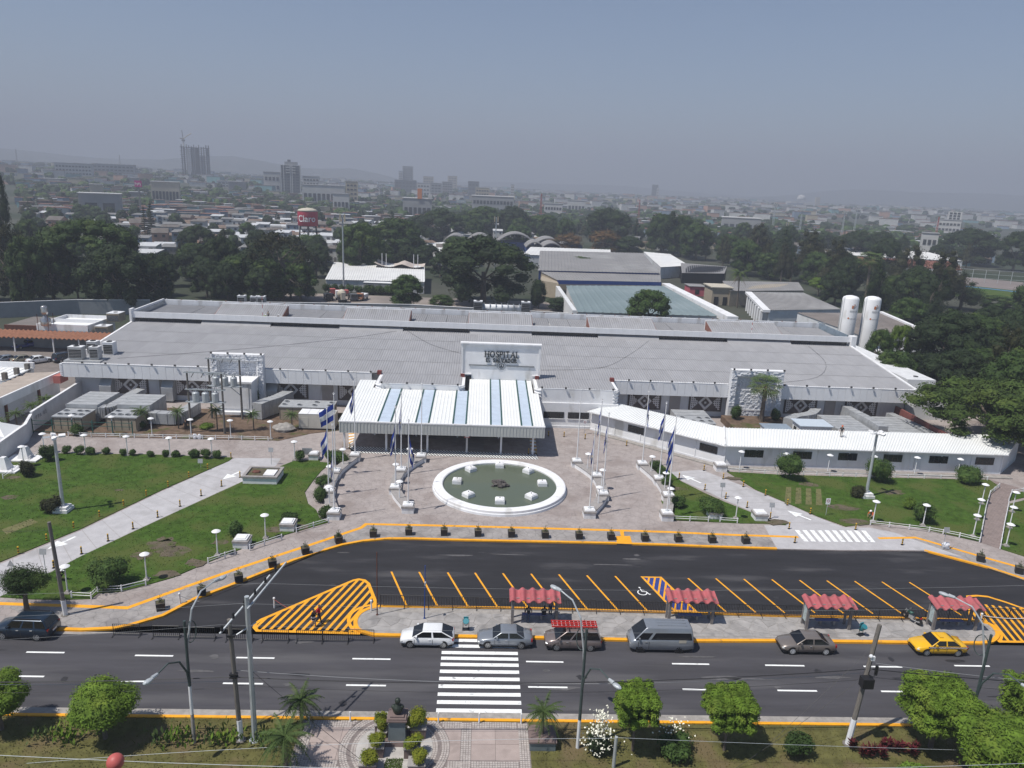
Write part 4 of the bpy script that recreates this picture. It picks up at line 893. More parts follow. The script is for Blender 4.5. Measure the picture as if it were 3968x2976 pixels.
b = MB(); b.add([(64.6,190,3.2),(67.5,190,3.2),(65.5,257,3.2),(62.7,257,3.2),(64.6,190,5.0),(67.5,190,5.0),(65.5,257,5.0),(62.7,257,5.0)], [(4,5,6,7),(0,1,5,4),(0,4,7,3),(1,2,6,5)]); mthing('boundary_wall', b, M['white'], 'broad white coping wall along the right edge of the blue-green roof', 'wall')
b = MB(); b.box(24.2,25.4,195,244,0,4.3); mthing('boundary_wall', b, M['wwall'], 'white wall along the left edge of the blue-green roof', 'wall')
# shell-roofed market
for i, (x, y, wd, h) in enumerate([(-16,418,13,5),(-2.6,424,15,5.5),(18,428,22,7),(36,422,16,5),(27,400,10,4),(36,398,12,4),(50,424,12,4)]):
 t = thing('vaulted_hall', ['leftmost of the grey barrel vaults behind the big tree','second grey barrel vault from the left behind the big tree','widest grey barrel vault right above the big tree','grey barrel vault just left of the orange tree','small low grey vault before the vault row, nearest the big tree','small low grey vault before the vault row, nearest the orange tree','rightmost grey barrel vault, half hidden behind the orange tree'][i], 'hall', (x, y, 0), 0, 'grey barrel vaults')
 b = MB(); n = 14; pr = [(-wd/2+wd*k/n, 4.4+h*(1-(2*k/n-1)**2)*.75) for k in range(n+1)]
 for k in range(n): (p, z0), (q, z1) = pr[k], pr[k+1]; b.add([(p,-5,z0),(q,-5,z1),(q,16,z1),(p,16,z0),(p,-5,z0-.5),(q,-5,z1-.5)], [(0,1,2,3),(0,4,5,1)])
 part('vault_roof', b, M['droof'], t); b = MB(); b.box(-wd/2+.5, wd/2-.5, -3, 15, 0, 4.6); part('wall', b, M['blue'], t)
shed('market_hall', 'pale grey roof left of the vaults, behind the big tree', (-18,328),(-2,332),(-33,376),(-10,414), 5, 5.4, 6, M['lroof'], M['wwall'])
shed('market_hall', 'pale grey roof between the big tree and the orange tree', (18,345),(60,350),(24,385),(66,388), 5, 5.5, 8, M['lroof'], M['wwall'])
t = shed('house', 'small cream house with turquoise-edged white roof above the vaults', (-4,583),(11,583),(-4,592),(11,592), 6, 6.3, 4, M['lroof'], M['cream']); fwin(t, [0,6], 583, 3, 5, 2)
shed('market_hall', 'white and grey roofed hall right of the grey halls', (75,312),(90.4,324),(81,377),(92.8,369), 5, 6, 6, M['lroof'], M['wwall'])
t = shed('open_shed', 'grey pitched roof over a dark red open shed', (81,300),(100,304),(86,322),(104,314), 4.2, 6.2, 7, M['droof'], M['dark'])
t = shed('beige_building', 'beige building with grey ribbed roof and dark garage openings', (82,242),(111,251),(85,260),(114.7,265), 5, 6.2, 12, M['droof'], M['beige']);
b = MB(); b.box(76.5,83,243,252,0,5.8); part('porch', b, M['beige'], t, True); b = MB(); b.box(76,83.5,242.5,252.5,5.8,6.1); part('porch_roof', b, M['cream'], t, True)
for x in (78,81): b = MB(); b.box(x-.7,x+.7,242.8,243,0,2.8); part('porch_door', b, M['dark'], t, True)
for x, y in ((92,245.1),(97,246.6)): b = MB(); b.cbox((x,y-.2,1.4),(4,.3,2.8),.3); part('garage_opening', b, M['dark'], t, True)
b = MB(); b.box(74.5,80,263,270,0,3.4); t = mthing('pink_house', b, pm('pink_wall', (.45,.10,.13), .8, .1, 1), 'small pink-red walled house beside the long white coping wall', 'house'); b = MB(); b.box(74.2,80.3,262.7,270.3,3.4,3.6); part('roof', b, M['droof'], t, True); b = MB(); b.box(76.5,78,262.9,263,.8,2.4); part('window', b, M['dark'], t, True)
t = shed('colonnade_building', 'white building with a column row on its left side and flat grey roof', (80.5,203),(104.6,210),(87.5,237),(106,240), 5, 5.6, 10, M['droof'], M['wwall'])
for i in range(7):
 y = 205+i*4.5; x = 80.6+i*.95; b = MB(); b.box(x-1.6,x-.9,y,y+.9,0,4.6); part('column', b, M['white'], t, True)
b = MB(); b.add([(78.9,203,4.4),(81,203,4.4),(87.5,237,5.0),(85.4,237,5.0),(78.9,203,5.1),(81,203,5.1),(87.5,237,5.7),(85.4,237,5.7)], [(4,5,6,7),(0,1,5,4),(0,4,7,3),(0,3,2,1)]); part('cornice', b, M['white'], t, True)
t = shed('brown_roofed_block', 'white building with a broad brown-grey roof behind the two white tanks', (88,166.8),(107.3,172.7),(84.2,193),(109.2,197), 5.6, 6.2, 8, M['broof'], M['wwall'])
b = MB(); b.add([(107.2,172,5.2),(108.2,172,5.2),(110.1,197.5,5.6),(109.1,197.5,5.6),(107.2,172,6.1),(108.2,172,6.1),(110.1,197.5,6.7),(109.1,197.5,6.7)], [(4,5,6,7),(0,1,5,4),(1,2,6,5),(0,4,7,3)]); part('parapet', b, M['white'], t, True)
b = MB(); b.prism([(88,166.2),(108.5,172.3),(108.5,171.3),(88,165.4)], 4.2, 5.9, bottom=True); part('front_band', b, M['white'], t, True)
b = MB(); b.prism([(90,158),(106,163),(106,171),(89,166)], 0, 3.2); part('lean_to', b, M['wwall'], t, True)
for i in range(5):
 for j in range(3): b = MB(); b.add([(92+i*2.6,158.3+i*.8+j*2,3.25),(94.2+i*2.6,158.9+i*.8+j*2,3.25),(94.2+i*2.6,160.6+i*.8+j*2,3.3),(92+i*2.6,160+i*.8+j*2,3.3)], [(0,1,2,3)]); part('roof_sheet', b, M['metal'], t, True)
# gas tanks
def tank(lbl, x, y):
 t = thing('gas_tank', lbl, 'tank', (x, y, 0), 0, 'white gas tanks behind the hospital')
 b = MB(); b.lathe([(1.75,1.0),(1.78,1.1),(1.78,14.4),(1.6,14.8),(1.1,15.05),(.3,15.2),(.01,15.22)], 28); part('shell', b, M['white'], t, smooth=True)
 for k in range(4): a = k*1.57+.78; b = MB(); b.box(1.3*math.cos(a)-.12,1.3*math.cos(a)+.12,1.3*math.sin(a)-.12,1.3*math.sin(a)+.12,0,1.1); part('leg', b, M['steel'], t)
 def wrap(q, z0, r=1.80, mi=0): # flat mark wrapped on the shell: q in metres round the shell
  return [(r*math.sin(u/r+.1), -r*math.cos(u/r+.1), z0+3.5+v) for u, v in q]
 hexm = [(.0,.62),(-.56,.3),(-.56,-.34),(0,-.62),(.56,-.34),(.56,.3)]
 b = MB(); b.add(wrap([hexm[0],hexm[1],hexm[2],(-.2,-.45),(-.12,.1),(.25,.45)], 9.3), [tuple(range(6))]); part('emblem_orange', b, pm('emblem_orange', (.55,.19,.07), .6, .05) if 'emblem_orange' not in bpy.data.materials else bpy.data.materials['emblem_orange'], t)
 for k in range(4): b = MB(); o = -.1+k*.17; b.add(wrap([(o,-.5+k*.09),(o+.1,-.46+k*.09),(o+.1,.12+k*.09),(o,.05+k*.09)], 9.3), [(0,1,2,3)]); part('emblem_bar', b, M['gwall'], t)
 for z, n, h in ((8.35,9,.13),(8.1,8,.13)):
  for k in range(n): b = MB(); u = -.85+k*1.75/n; b.add(wrap([(u,0),(u+.14,0),(u+.14,h),(u,h)], z), [(0,1,2,3)]); part('letter_mark', b, M['gwall'], t)
 b = MB(); b.add(wrap([(-.95+.2*math.cos(k*.785), .12+.2*math.sin(k*.785)) for k in range(8)], 6.6, 1.80), [tuple(range(8))]); part('emblem_dot', b, bpy.data.materials['emblem_orange'], t)
 t2 = bpy.data.curves.new('tank_lettering', 'FONT'); t2.body = 'infrasal'; t2.size = .52; t2.align_x = 'LEFT'
 me = bpy.data.objects.new('x', t2); COL.objects.link(me); dg = bpy.context.evaluated_depsgraph_get(); mm = bpy.data.meshes.new_from_object(me.evaluated_get(dg)); bpy.data.objects.remove(me)
 for v in mm.vertices: u, w_ = v.co.x-.7, v.co.y; p = wrap([(u, w_)], 6.48)[0]; v.co = p
 mm.materials.append(M['gwall']); ob('lettering', mm, t)
 for k in range(3): b = MB(); b.add(wrap([(-.3,0),(.75,0),(.75,.07),(-.3,.07)], 5.3-k*.75), [(0,1,2,3)]); part('letter_mark', b, M['gwall'], t)
 b = MB(); b.tube([(-1.7,-.6,1),(-1.75,-.6,15.1)], .04, 4); b.tube([(-1.9,0,.6),(-1.9,0,14)], .06, 4); part('pipe', b, M['steel'], t)
tank('left of the two tall white gas tanks with an orange hexagon emblem', 83.1, 163); tank('right of the two tall white gas tanks with an orange hexagon emblem', 88.2, 163)
# ---- left side
M['wroof'] = pm('white_membrane', (.75,.76,.76), .6, .06, .5)
t = thing('carport', 'open carport with orange clay corrugated roof on white posts', 'carport', (-84,147.8,0))
wv = MB(); n = 34; x0, x1 = -103, -72.7; p = (x1-x0)/n
for i in range(n):
 b = MB(); a = x0+i*p; pr = [(0,0),(p*.25,.2),(p*.5,.34),(p*.75,.2),(p*1.02,.0)]
 b.v = [(a+u, 145.6, 2.75+h) for u, h in pr]+[(a+u+.35, 150, 3.35+h) for u, h in pr]; b.f = [(k,k+1,6+k,5+k) for k in range(4)]; b.m = [0]*4; part('roof_sheet', b, M['clay'], t, True)
for x in (-95.5,-92,-84.5,-79.5,-76): b = MB(); b.box(x-.1,x+.1,145.8,146,0,2.9); part('post', b, M['white'], t, True)
b = MB(); b.box(-103,-72,149.9,150.1,0,2.4); part('rear_wall', b, M['gwall'], t, True)
t = thing('service_building', 'small building with white parapet roof behind the clay carport', 'building', (-85,157,0)); b = MB(); b.box(-90.4,-80.2,151.1,162.3,0,3.9); part('wall', b, M['wwall'], t, True); b = MB(); b.box(-90.4,-80.2,151.1,162.3,3.9,4.0); part('roof', b, M['wroof'], t, True)
for q in ((-90.4,-80.2,151.05,151.3),(-90.4,-80.2,162.1,162.35),(-90.45,-90.2,151.3,162.1),(-80.4,-80.15,151.3,162.1),(-90.2,-80.4,157,157.2)): b = MB(); b.box(q[0],q[1],q[2],q[3],3.4,4.7); part('parapet', b, M['white'], t, True)
t = thing('service_building', 'small building with grey flat roof and dark red fascia beside the carport', 'building', (-94,157,0)); b = MB(); b.box(-97.2,-90.6,152,162,0,3.9); part('wall', b, M['cream'], t, True); b = MB(); b.box(-97.3,-90.5,152.2,162,3.9,4.0); part('roof', b, M['broof'], t, True); b = MB(); b.box(-97.3,-90.5,151.8,152.2,3.1,4.1); part('fascia', b, M['rust'], t, True)
t = thing('water_tank', 'shiny steel tank on a small tower above the carport roof', 'tank', (-88.3,150.8,3.5))
b = MB(); b.lathe([(.1,3.2),(.55,3.3),(.62,3.6),(.66,3.75),(.62,3.9),(.62,4.6),(.55,4.9),(.2,5.05)], 14); part('drum', b, pm('shiny_steel', (.5,.48,.46), .25, .2, 3, metal=.8), t, smooth=True)
b = MB(); b.lathe([(.9,1.0),(.95,1.2),(.95,2.3),(.4,2.8),(.35,3.2)], 14); part('hopper', b, bpy.data.materials['shiny_steel'], t, smooth=True)
for sx in (-1,1):
 for sy in (-1,1): b = MB(); b.tube([(sx,sy,-.2),(sx,sy,3.4)], .06, 5); part('leg', b, M['rust'], t)
def acbox(lbl, x, y, z, w_=1.6, d=1.4, h=1.9, mat='metal', grp='rooftop air conditioners', rz=0):
 t = thing('air_conditioner', lbl, 'air conditioner', (x, y, z), rz, grp)
 b = MB(); b.box(-w_/2,w_/2,-d/2,d/2,.1,h); part('casing', b, M[mat], t); b = MB(); b.box(-w_/2-.02,w_/2+.02,-d/2-.02,d/2+.02,h,h+.07); part('lid', b, M['white2'], t)
 b = MB(); b.box(-w_/2+.1,w_/2-.1,-d/2-.03,-d/2,.3,h-.35); g = part('grille', b, M['dark'], t)
 for k in range(5): q = MB(); z_ = .42+k*(h-.8)/5; q.box(-w_/2+.1,w_/2-.1,-d/2-.05,-d/2-.03,z_,z_+.05); part('fin', q, M['metal'], g)
 b = MB(); b.lathe([(.42*min(1,w_/1.4),h+.07),(.42*min(1,w_/1.4),h+.16)], 14); part('fan_ring', b, M['dark'], t); return t
b = MB(); b.box(-65.2,-59.6,114.75,121.5,5.7,6.55); mthing('machine_plinth', b, M['metal'], 'steel platform under the condensers at the roof corner', 'platform')
acbox('wide front left condenser on the hospital roof corner', -63.6,115.9,6.55,2.1,1.3,2.0); acbox('front right condenser on the hospital roof corner, narrower than its neighbour', -60.9,116.2,6.55,1.4,1.3,2.0); acbox('rear left condenser on the hospital roof corner', -62.9,119.6,6.55,1.5,1.4,2.1); acbox('rear right condenser on the hospital roof corner, pale sided', -60.2,119.4,6.55,1.6,1.4,2.1,'white2')
acbox('big beige air handler behind the white parapet roof', -78.7,160,4.0,2.6,3,1.9,'beige'); acbox('beige air handler nearer the carport end', -78.2,153.5,2.4,2.6,2.4,1.9,'beige')
acbox('left condenser at the rear edge of the hospital roof', -50.4,156,8.8,1.5,1.5,2.4); acbox('middle condenser at the rear edge of the hospital roof', -48.2,157,8.8,1.3,1.4,2.2); acbox('right condenser at the rear edge of the hospital roof', -46.3,156,8.8,1.5,1.5,2.4)
b = MB(); b.box(-52,-45,154.5,159,0,8.85); mthing('plant_room', b, M['gwall'], 'grey service block behind the rear roof edge carrying three condensers', 'building')
acbox('left dark condenser flanking the long vessel behind the roof', -.9,160.4,8.6,1.9,1.8,2.6,'gwall'); acbox('right dark condenser flanking the long vessel behind the roof', 9.6,161.5,8.6,1.9,1.8,2.6,'gwall')
t = thing('horizontal_vessel', 'long pale vessel lying between two dark condensers behind the roof', 'tank', (4.3,161,8.6)); b = MB(); b.tube([(-4.2,0,1.2),(4.2,0,1.2)], .7, 14); part('shell', b, M['white2'], t, smooth=True);
for k in range(7): b = MB(); x = -3.9+k*1.3; b.box(x-.05,x+.05,-.75,.75,0,2.1); part('frame', b, M['steel'], t)
b = MB(); b.box(-2.5,11,158.5,163.5,0,8.6); mthing('plant_room', b, M['gwall'], 'grey service block behind the rear roof edge carrying the vessel', 'building')
acbox('condenser beside the roof end nearest the tanks', 76.0,150,6.4,1.6,1.4,1.9,'metal'); acbox('condenser on the low roof right of the tall stone pier', 76.5,123,4.2,1.6,1.4,2.2,'white2')
b = MB(); b.box(74,79,121,154,0,6.4); b.box(74,80,118,121,0,4.2); mthing('side_extension', b, M['wwall'], 'white low extension along the right flank of the hospital', 'building')
# perimeter walls
def wall(pts, h, mat, lbl, th=.25, z=0):
 b = MB(); b.strip(pts, th/2, th/2, z-.2, z+h); t = thing('boundary_wall', lbl, 'wall', (pts[0][0], pts[0][1], 0)); part('wall_face', b, mat, t, True)
 b = MB(); b.strip(pts, th/2+.06, th/2+.06, z+h, z+h+.12); part('coping', b, M['white'], t, True); return t
pw_ = wall([(-61.9,99.7),(-63.7,116)], 2.8, M['wwall'], 'tall white wall beside the left duct units with faint lettering')
wall([(-58.6,84),(-60.2,95.4),(-61.9,99.6)], 2.5, M['wwall'], 'white wall running down past the white market tents')
wall([(-135,170),(-118,178),(-101.5,187.5),(-85,191)], 3.6, M['gwall'], 'long grey wall under the dark trees behind the carport')
wall([(-85,191),(-60,200),(-20,205),(24,200)], 2.6, M['gwall'], 'low grey wall behind the hospital roof')
for k, ch in enumerate(['P','T','A','0','2']):
 t2 = bpy.data.curves.new('wall_lettering', 'FONT'); t2.body = ch; t2.size = .75; t2.extrude = .01; t2.materials.append(M['gwall']); o = bpy.data.objects.new('wall_letter', t2); COL.objects.link(o); o.parent = pw_
 o.rotation_euler = (rad(90), 0, rad(96.3)); o.location = (.2-.11*(k*.62+ (0.5 if k > 2 else 0)), .6+k*.6+(.5 if k > 2 else 0), 1.6)
t = shed('wide_canteen', 'low building with long white fascia and sandy roof at the left edge', (-67.4,90),(-67.4,117),(-72.6,90),(-72.6,117), 4.0, 3.6, 8, pm('sandy_roof', (.36,.31,.27), .85, .15, .5), M['wwall'])
b = MB(); b.box(-67.45,-67.15,90,117,2.8,4.1); part('fascia', b, M['white'], t, True)
for y in (95,103,111): b = MB(); b.box(-67.5,-67.2,y-.2,y+.2,0,2.8); part('post', b, M['rust'], t, True)
t = shed('white_roof_block', 'building with clean white flat roof left of the parked cars', (-95,112),(-72.6,112),(-95,119.5),(-72.6,119.5), 3.7, 4.0, 8, M['wroof'], M['wwall'])
b = MB(); b.box(-95,-72.4,118.8,119.2,3.9,4.9); part('parapet', b, M['white'], t, True)
for x, y in ((-73,112.4),(-73,115.4),(-73,118.2)): b = MB(); b.box(x-.3,x+.3,y-.3,y+.3,3.6,4.9); part('stub_column', b, M['wood'], t, True)
b = MB(); b.prism([(-130,121),(-66,119.5),(-66,150),(-130,155)], -.05, .03); struct('rear_car_park', b, joints(pm('paver_yard', (.19,.165,.15), .85, .2, .6), .8, .4, .4))
b = MB(); b.prism([(-70,205),(24,205),(24,236),(-70,236)], -.05, .02); struct('rear_yard', b, pm('dusty_yard', (.25,.215,.19), .9, .2, .15, col2=(.17,.15,.14), thr=.5))
b = MB(); b.box(-66.6,-65.5,113.8,116,3.0,4.2); mthing('awning', b, pm('coral_awning', (.42,.14,.12), .8, .1, 1), 'coral red awning beside the left end of the hospital', 'awning')
# market tents
def tent(lbl, x, y, w_=4.2, z=2.3):
 t = thing('market_tent', lbl, 'tent', (x, y, .1), 0, 'white tents at the left edge'); h = w_/2
 for a, c in (((-h,-h),(h,-h)),((h,-h),(h,h)),((h,h),(-h,h)),((-h,h),(-h,-h))):
  b = MB(); b.add([(*a,z),(*c,z),(0,0,z+1.3),(*a,z-.35),(*c,z-.35)], [(0,1,2),(3,4,1,0)]); part('canopy_panel', b, M['wroof'], t)
 for sx in (-1,1):
  for sy in (-1,1): b = MB(); b.tube([(sx*(h-.1),sy*(h-.1),0),(sx*(h-.1),sy*(h-.1),z)], .05, 5); part('pole', b, M['steel'], t)
tent('white pyramid tent against the wall, the right one of the group', -62.2,92.9); tent('white pyramid tent in front at the left edge', -62.0,88.6); tent('white tent behind, cut by the left edge', -66.2,94.5)
for i, (x, y) in enumerate([(-56.7,89.0),(-57.0,85.3)]):
 t = thing('plinth_monument', ['white truncated pyramid on a white slab, the one nearer the wall lamp','white truncated pyramid on a white slab, the one at the left edge'][i], 'plinth', (x, y, .12), 0, 'white pyramid plinths'); b = MB(); b.box(-1.9,1.9,-1.1,1.1,0,.25); part('slab', b, M['white'], t); b = MB(); b.frus((0,.1), (1.35,1.35), (.55,.55), .25, 1.7); part('pyramid', b, M['white'], t)
# yard behind: trailer, tensile tent, hedge, blue box
t = thing('site_trailer', 'pale grey site office trailer with barred window in the rear yard', 'trailer', (-34,240.8,.4)); b = MB(); b.box(-4.4,4.4,-1.4,1.4,.4,3.2); part('cabin', b, M['gwall'], t); b = MB(); b.box(-4.5,4.5,-1.5,1.5,3.2,3.3); part('roof', b, M['wroof'], t); b = MB(); b.box(-2.9,-1.7,-1.45,-1.4,1.5,2.6); part('window', b, M['dark'], t)
for x in (-2.5,2.5): b = MB(); b.box(x-.3,x+.3,-1.1,1.1,-.4,.4); part('support', b, M['rust'], t)
t = thing('tensile_tent', 'sandy pink tensile tent roof with drooping corners behind the white roof', 'tent', (-31,277,0)); n = 12
b = MB()
for i in range(n+1):
 for j in range(5):
  u, v = i/n*2-1, j/4*2-1; z = 5.2+2.6*(math.exp(-((u-.15)/.28)**2))*(1-.5*v*v)+1.8*abs(u)**3*(1 if u < 0 else .4)-.6*(1-v*v); b.v.append((u*9, v*6, z))
for i in range(n):
 for j in range(4): q = i*5+j; b.f.append((q,q+5,q+6,q+1)); b.m.append(0)
part('membrane', b, pm('pink_membrane', (.50,.43,.38), .7, .08, .4), t, smooth=True)
for x in (-6,-4.5,5.5,7): b = MB(); b.tube([(x,-4,0),(x,-4,10)], .12, 5); part('mast', b, M['white2'], t)
# ---------------------------------------------------------------- vegetation: prototypes
M['leaf_dark'] = leafm('dark_leaves', (.018,.032,.010), .5, .35, col2=(.032,.054,.012))
M['leaf_mid'] = leafm('green_leaves', (.030,.056,.012), .5, .4, col2=(.062,.094,.018))  # second, paler green paints sunlit highlights into the leaf colour
M['leaf_bright'] = leafm('bright_leaves', (.095,.155,.018), .4, .5, col2=(.14,.20,.028))
M['leaf_spread'] = leafm('layered_leaves', (.040,.066,.012), .5, .45, col2=(.070,.10,.018))
M['leaf_olive'] = leafm('olive_leaves', (.030,.033,.012), .45, .4, col2=(.047,.045,.016))
M['leaf_orange'] = leafm('orange_leaves', (.10,.055,.018), .4, .6, col2=(.05,.055,.018))
M['leaf_yellow'] = leafm('yellow_leaves', (.17,.19,.015), .4, 2, col2=(.08,.13,.015))
M['leaf_red'] = leafm('red_leaves', (.11,.016,.022), .5, 2, col2=(.055,.04,.02))
M['leaf_palm'] = leafm('palm_leaves', (.060,.095,.026), .35, 1, col2=(.10,.125,.04))
M['leaf_dry'] = leafm('dry_fronds', (.19,.14,.07), .3, 1)
M['petal'] = pm('cream_petals', (.75,.74,.62), .6, .08, 3)
def leafq(b, p, n, s, r, asp=.6, mi=0):
 a = Vector((r.gauss(0,1), r.gauss(0,1), r.gauss(0,1))); u = n.cross(a)
 if u.length < 1e-4: return
 u = u.normalized(); v = n.cross(u); L = u*s*r.uniform(.6,1.2); W_ = v*s*asp*r.uniform(.5,1)
 o = len(b.v); b.v += [tuple(p-L), tuple(p+W_), tuple(p+L), tuple(p-W_)]; b.f.append((o,o+1,o+2,o+3)); b.m.append(mi)
def leafcloud(b, blobs, n, s, r, up=.35, rn=.7, asp=.6, core=.72, shell=(.72,1.06)):
 vol = [x[1][0]*x[1][1]+x[1][1]*x[1][2]+x[1][0]*x[1][2] for x in blobs]; tot = sum(vol)
 for (c, q), v in zip(blobs, vol):
  for _ in range(int(n*v/tot)):
   d = Vector((r.gauss(0,1), r.gauss(0,1), r.gauss(0,1))).normalized()
   if d.z < -.35 and r.random() < .5: d.z = -d.z
   k = r.uniform(*shell); p = Vector(c)+Vector((d.x*q[0], d.y*q[1], d.z*q[2]))*k
   nn = (d+Vector((0,0,up))+Vector((r.gauss(0,rn), r.gauss(0,rn), r.gauss(0,rn)))*.6).normalized(); leafq(b, p, nn, s, r, asp)
  if core: b.blob(c, (q[0]*core, q[1]*core, q[2]*core), 7, 5, 0, r, .12)
def trunkmb(h, r0, blobs, r, limbs=6, lean=0):
 b = MB(); top = Vector((lean, 0, h)); pts = [Vector((0,0,-.3)), Vector((lean*.2+r.uniform(-.2,.2)*r0, r.uniform(-.3,.3)*r0, h*.4)), top]
 b.tube(pts, r0*1.2, 7, r0*.75)
 for c, q in r.sample(blobs, min(limbs, len(blobs))):
  s0 = pts[1]+(top-pts[1])*r.uniform(.3,1); e = Vector(c)-Vector((0,0,q[2]*.3)); md = (s0+e)/2+Vector((0,0,-.06*(e-s0).length)); b.tube([s0, md, e], r0*.5, 5, r0*.15, caps=False)
 return b
PROTO = {}
def mktree(key, name, cat, blobs, n, s, th, tr, leaf, seed, bark='bark', **kw):
 r = random.Random(seed); t = ob(name, None); t['category'] = cat
 limbs = kw.pop('limbs', 6); c = MB(); leafcloud(c, blobs, n, s, r, **kw)
 part('trunk', trunkmb(th, tr, blobs, r, limbs), M[bark], t); part('crown', c, M[leaf], t); reg(t)
 zmax = max(c_[2]+q[2] for c_, q in blobs); wmax = 2*max(max(abs(c_[0])+q[0], abs(c_[1])+q[1]) for c_, q in blobs); PROTO[key] = (t, zmax, wmax, [0]); return t
def dome(r, n, W_, z0, z1, br, flat=.75, low=.3):
 o = []
 for i in range(n):
  a = 2.399*i+r.uniform(-.4,.4); k = math.sqrt((i+.5)/n); x, y = W_*k*math.cos(a)*.78, W_*k*math.sin(a)*.78
  z = z0+(z1-z0)*(1-k**2.2)*r.uniform(.75,1)+r.uniform(-.5,.5); q = br*r.uniform(.7,1.3); o.append(((x,y,z),(q,q*r.uniform(.85,1.15),q*flat)))
  if k > .5 and r.random() < .85: o.append(((x*.92,y*.92,z0*(low+r.uniform(0,.45))+.3),(q*.85,q*.85,q*flat*.95)))
 return o
rr = random.Random(21)
mktree('broad', 'broadleaf_tree', 'tree', dome(rr, 30, 9.5, 9, 15.5, 2.5), 8000, .34, 8, .5, 'leaf_dark', 1)
mktree('broad2', 'broadleaf_tree', 'tree', dome(rr, 24, 8, 7.5, 14.5, 2.4), 7000, .36, 7, .5, 'leaf_mid', 2)
mktree('bright', 'broadleaf_tree', 'tree', dome(rr, 22, 7, 5.5, 9.5, 1.7, .7, .6), 6500, .27, 5, .35, 'leaf_bright', 3, core=.6)
mktree('umbrella', 'rain_tree', 'tree', dome(rr, 34, 15, 12.5, 17.5, 3.1, .55), 7500, .36, 9, .7, 'leaf_mid', 4, limbs=10)
mktree('spread', 'spreading_tree', 'tree', dome(rr, 46, 13, 6.5, 10.5, 2.0, .5, .55), 15000, .24, 6, .5, 'leaf_spread', 15, core=.62, limbs=9)
def feather(r, n, H_, W_):
 o = []
 for i in range(n):
  z = H_*(.25+.75*i/n); k = W_*(1-.75*((i/n)**1.4)); a = r.uniform(0,6.28); x, y = k*.55*math.cos(a), k*.55*math.sin(a); q = k*r.uniform(.38,.6); o.append(((x,y,z),(q,q,q*1.15)))
 return o
mktree('feather', 'casuarina_tree', 'tree', feather(rr, 20, 17, 6.2), 7000, .30, 12, .4, 'leaf_olive', 5, up=.1, rn=1.1, asp=.28, core=.55, shell=(.5,1.25))
mktree('feather2', 'casuarina_tree', 'tree', feather(rr, 16, 17, 4.8), 6000, .30, 12, .35, 'leaf_dark', 6, up=.1, rn=1.1, asp=.3, core=.6, shell=(.55,1.2))
mktree('orange', 'flame_tree', 'tree', dome(rr, 18, 7, 8, 12, 2.2, .65), 4000, .3, 7, .35, 'leaf_orange', 7, core=.5)
mktree('round', 'small_tree', 'tree', dome(rr, 9, 2.6, 3.4, 6, 1.5, .9), 2600, .22, 3, .18, 'leaf_dark', 8)
mktree('sparse', 'open_crowned_tree', 'tree', dome(rr, 16, 8, 8, 14.5, 1.9, .6), 2800, .33, 9, .35, 'leaf_olive', 9, core=0, shell=(.2,1.1), limbs=14)
def conif(r, H_, W_, n=15):
 o = []
 for i in range(n):
  z = H_*(.12+.86*i/n); k = W_*(1-.8*i/n)
  for j in range(5):
   a = j*1.257+i*.7; o.append(((k*.6*math.cos(a), k*.6*math.sin(a), z),(k*.42+.15,k*.42+.15,.35)))
 return o
mktree('araucaria', 'araucaria_pine', 'tree', conif(rr, 18, 3.0), 2600, .24, 18, .3, 'leaf_dark', 10, core=.5, limbs=0)
mktree('far', 'distant_tree', 'tree', dome(rr, 9, 5, 3.6, 7.6, 2.2, .75), 420, .6, 3.5, .25, 'leaf_dark', 12, core=.85, limbs=2)
mktree('far2', 'distant_tree', 'tree', dome(rr, 7, 4, 4, 9, 2.1, .9), 420, .55, 4, .25, 'leaf_mid', 13, core=.85, limbs=2)
mktree('far3', 'distant_tree', 'tree', feather(rr, 9, 13, 3.4), 420, .5, 7, .25, 'leaf_olive', 14, core=.85, limbs=0)
# palms
def frond(b, base, a, L_, rise, droop, wd, r, n=7, mi=0, leaflets=True):
 pts = []
 for k in range(n+1):
  t = k/n; h = L_*(t*.95); pts.append(Vector(base)+Vector((math.cos(a)*h, math.sin(a)*h, rise*L_*t-droop*L_*t*t)))
 side = Vector((-math.sin(a), math.cos(a), 0))
 for k in range(n):
  p, q = pts[k], pts[k+1]; t = (k+.5)/n; w0 = wd*math.sin(math.pi*min(1,.12+.88*t))**.7
  for s_ in (-1, 1):
   for e in range(3):
    c = p+(q-p)*(e/3+r.uniform(0,.15)); d = (q-p).normalized()
    tip = c+side*s_*w0*r.uniform(.8,1.1)+d*w0*.55-Vector((0,0,w0*r.uniform(.25,.6))); x = d*L_*.022
    o = len(b.v); b.v += [tuple(c-x), tuple(c+x), tuple(tip)]; b.f.append((o,o+1,o+2)); b.m.append(mi)
 b.tube(pts, .02*L_, 3, .006*L_, mi, False)
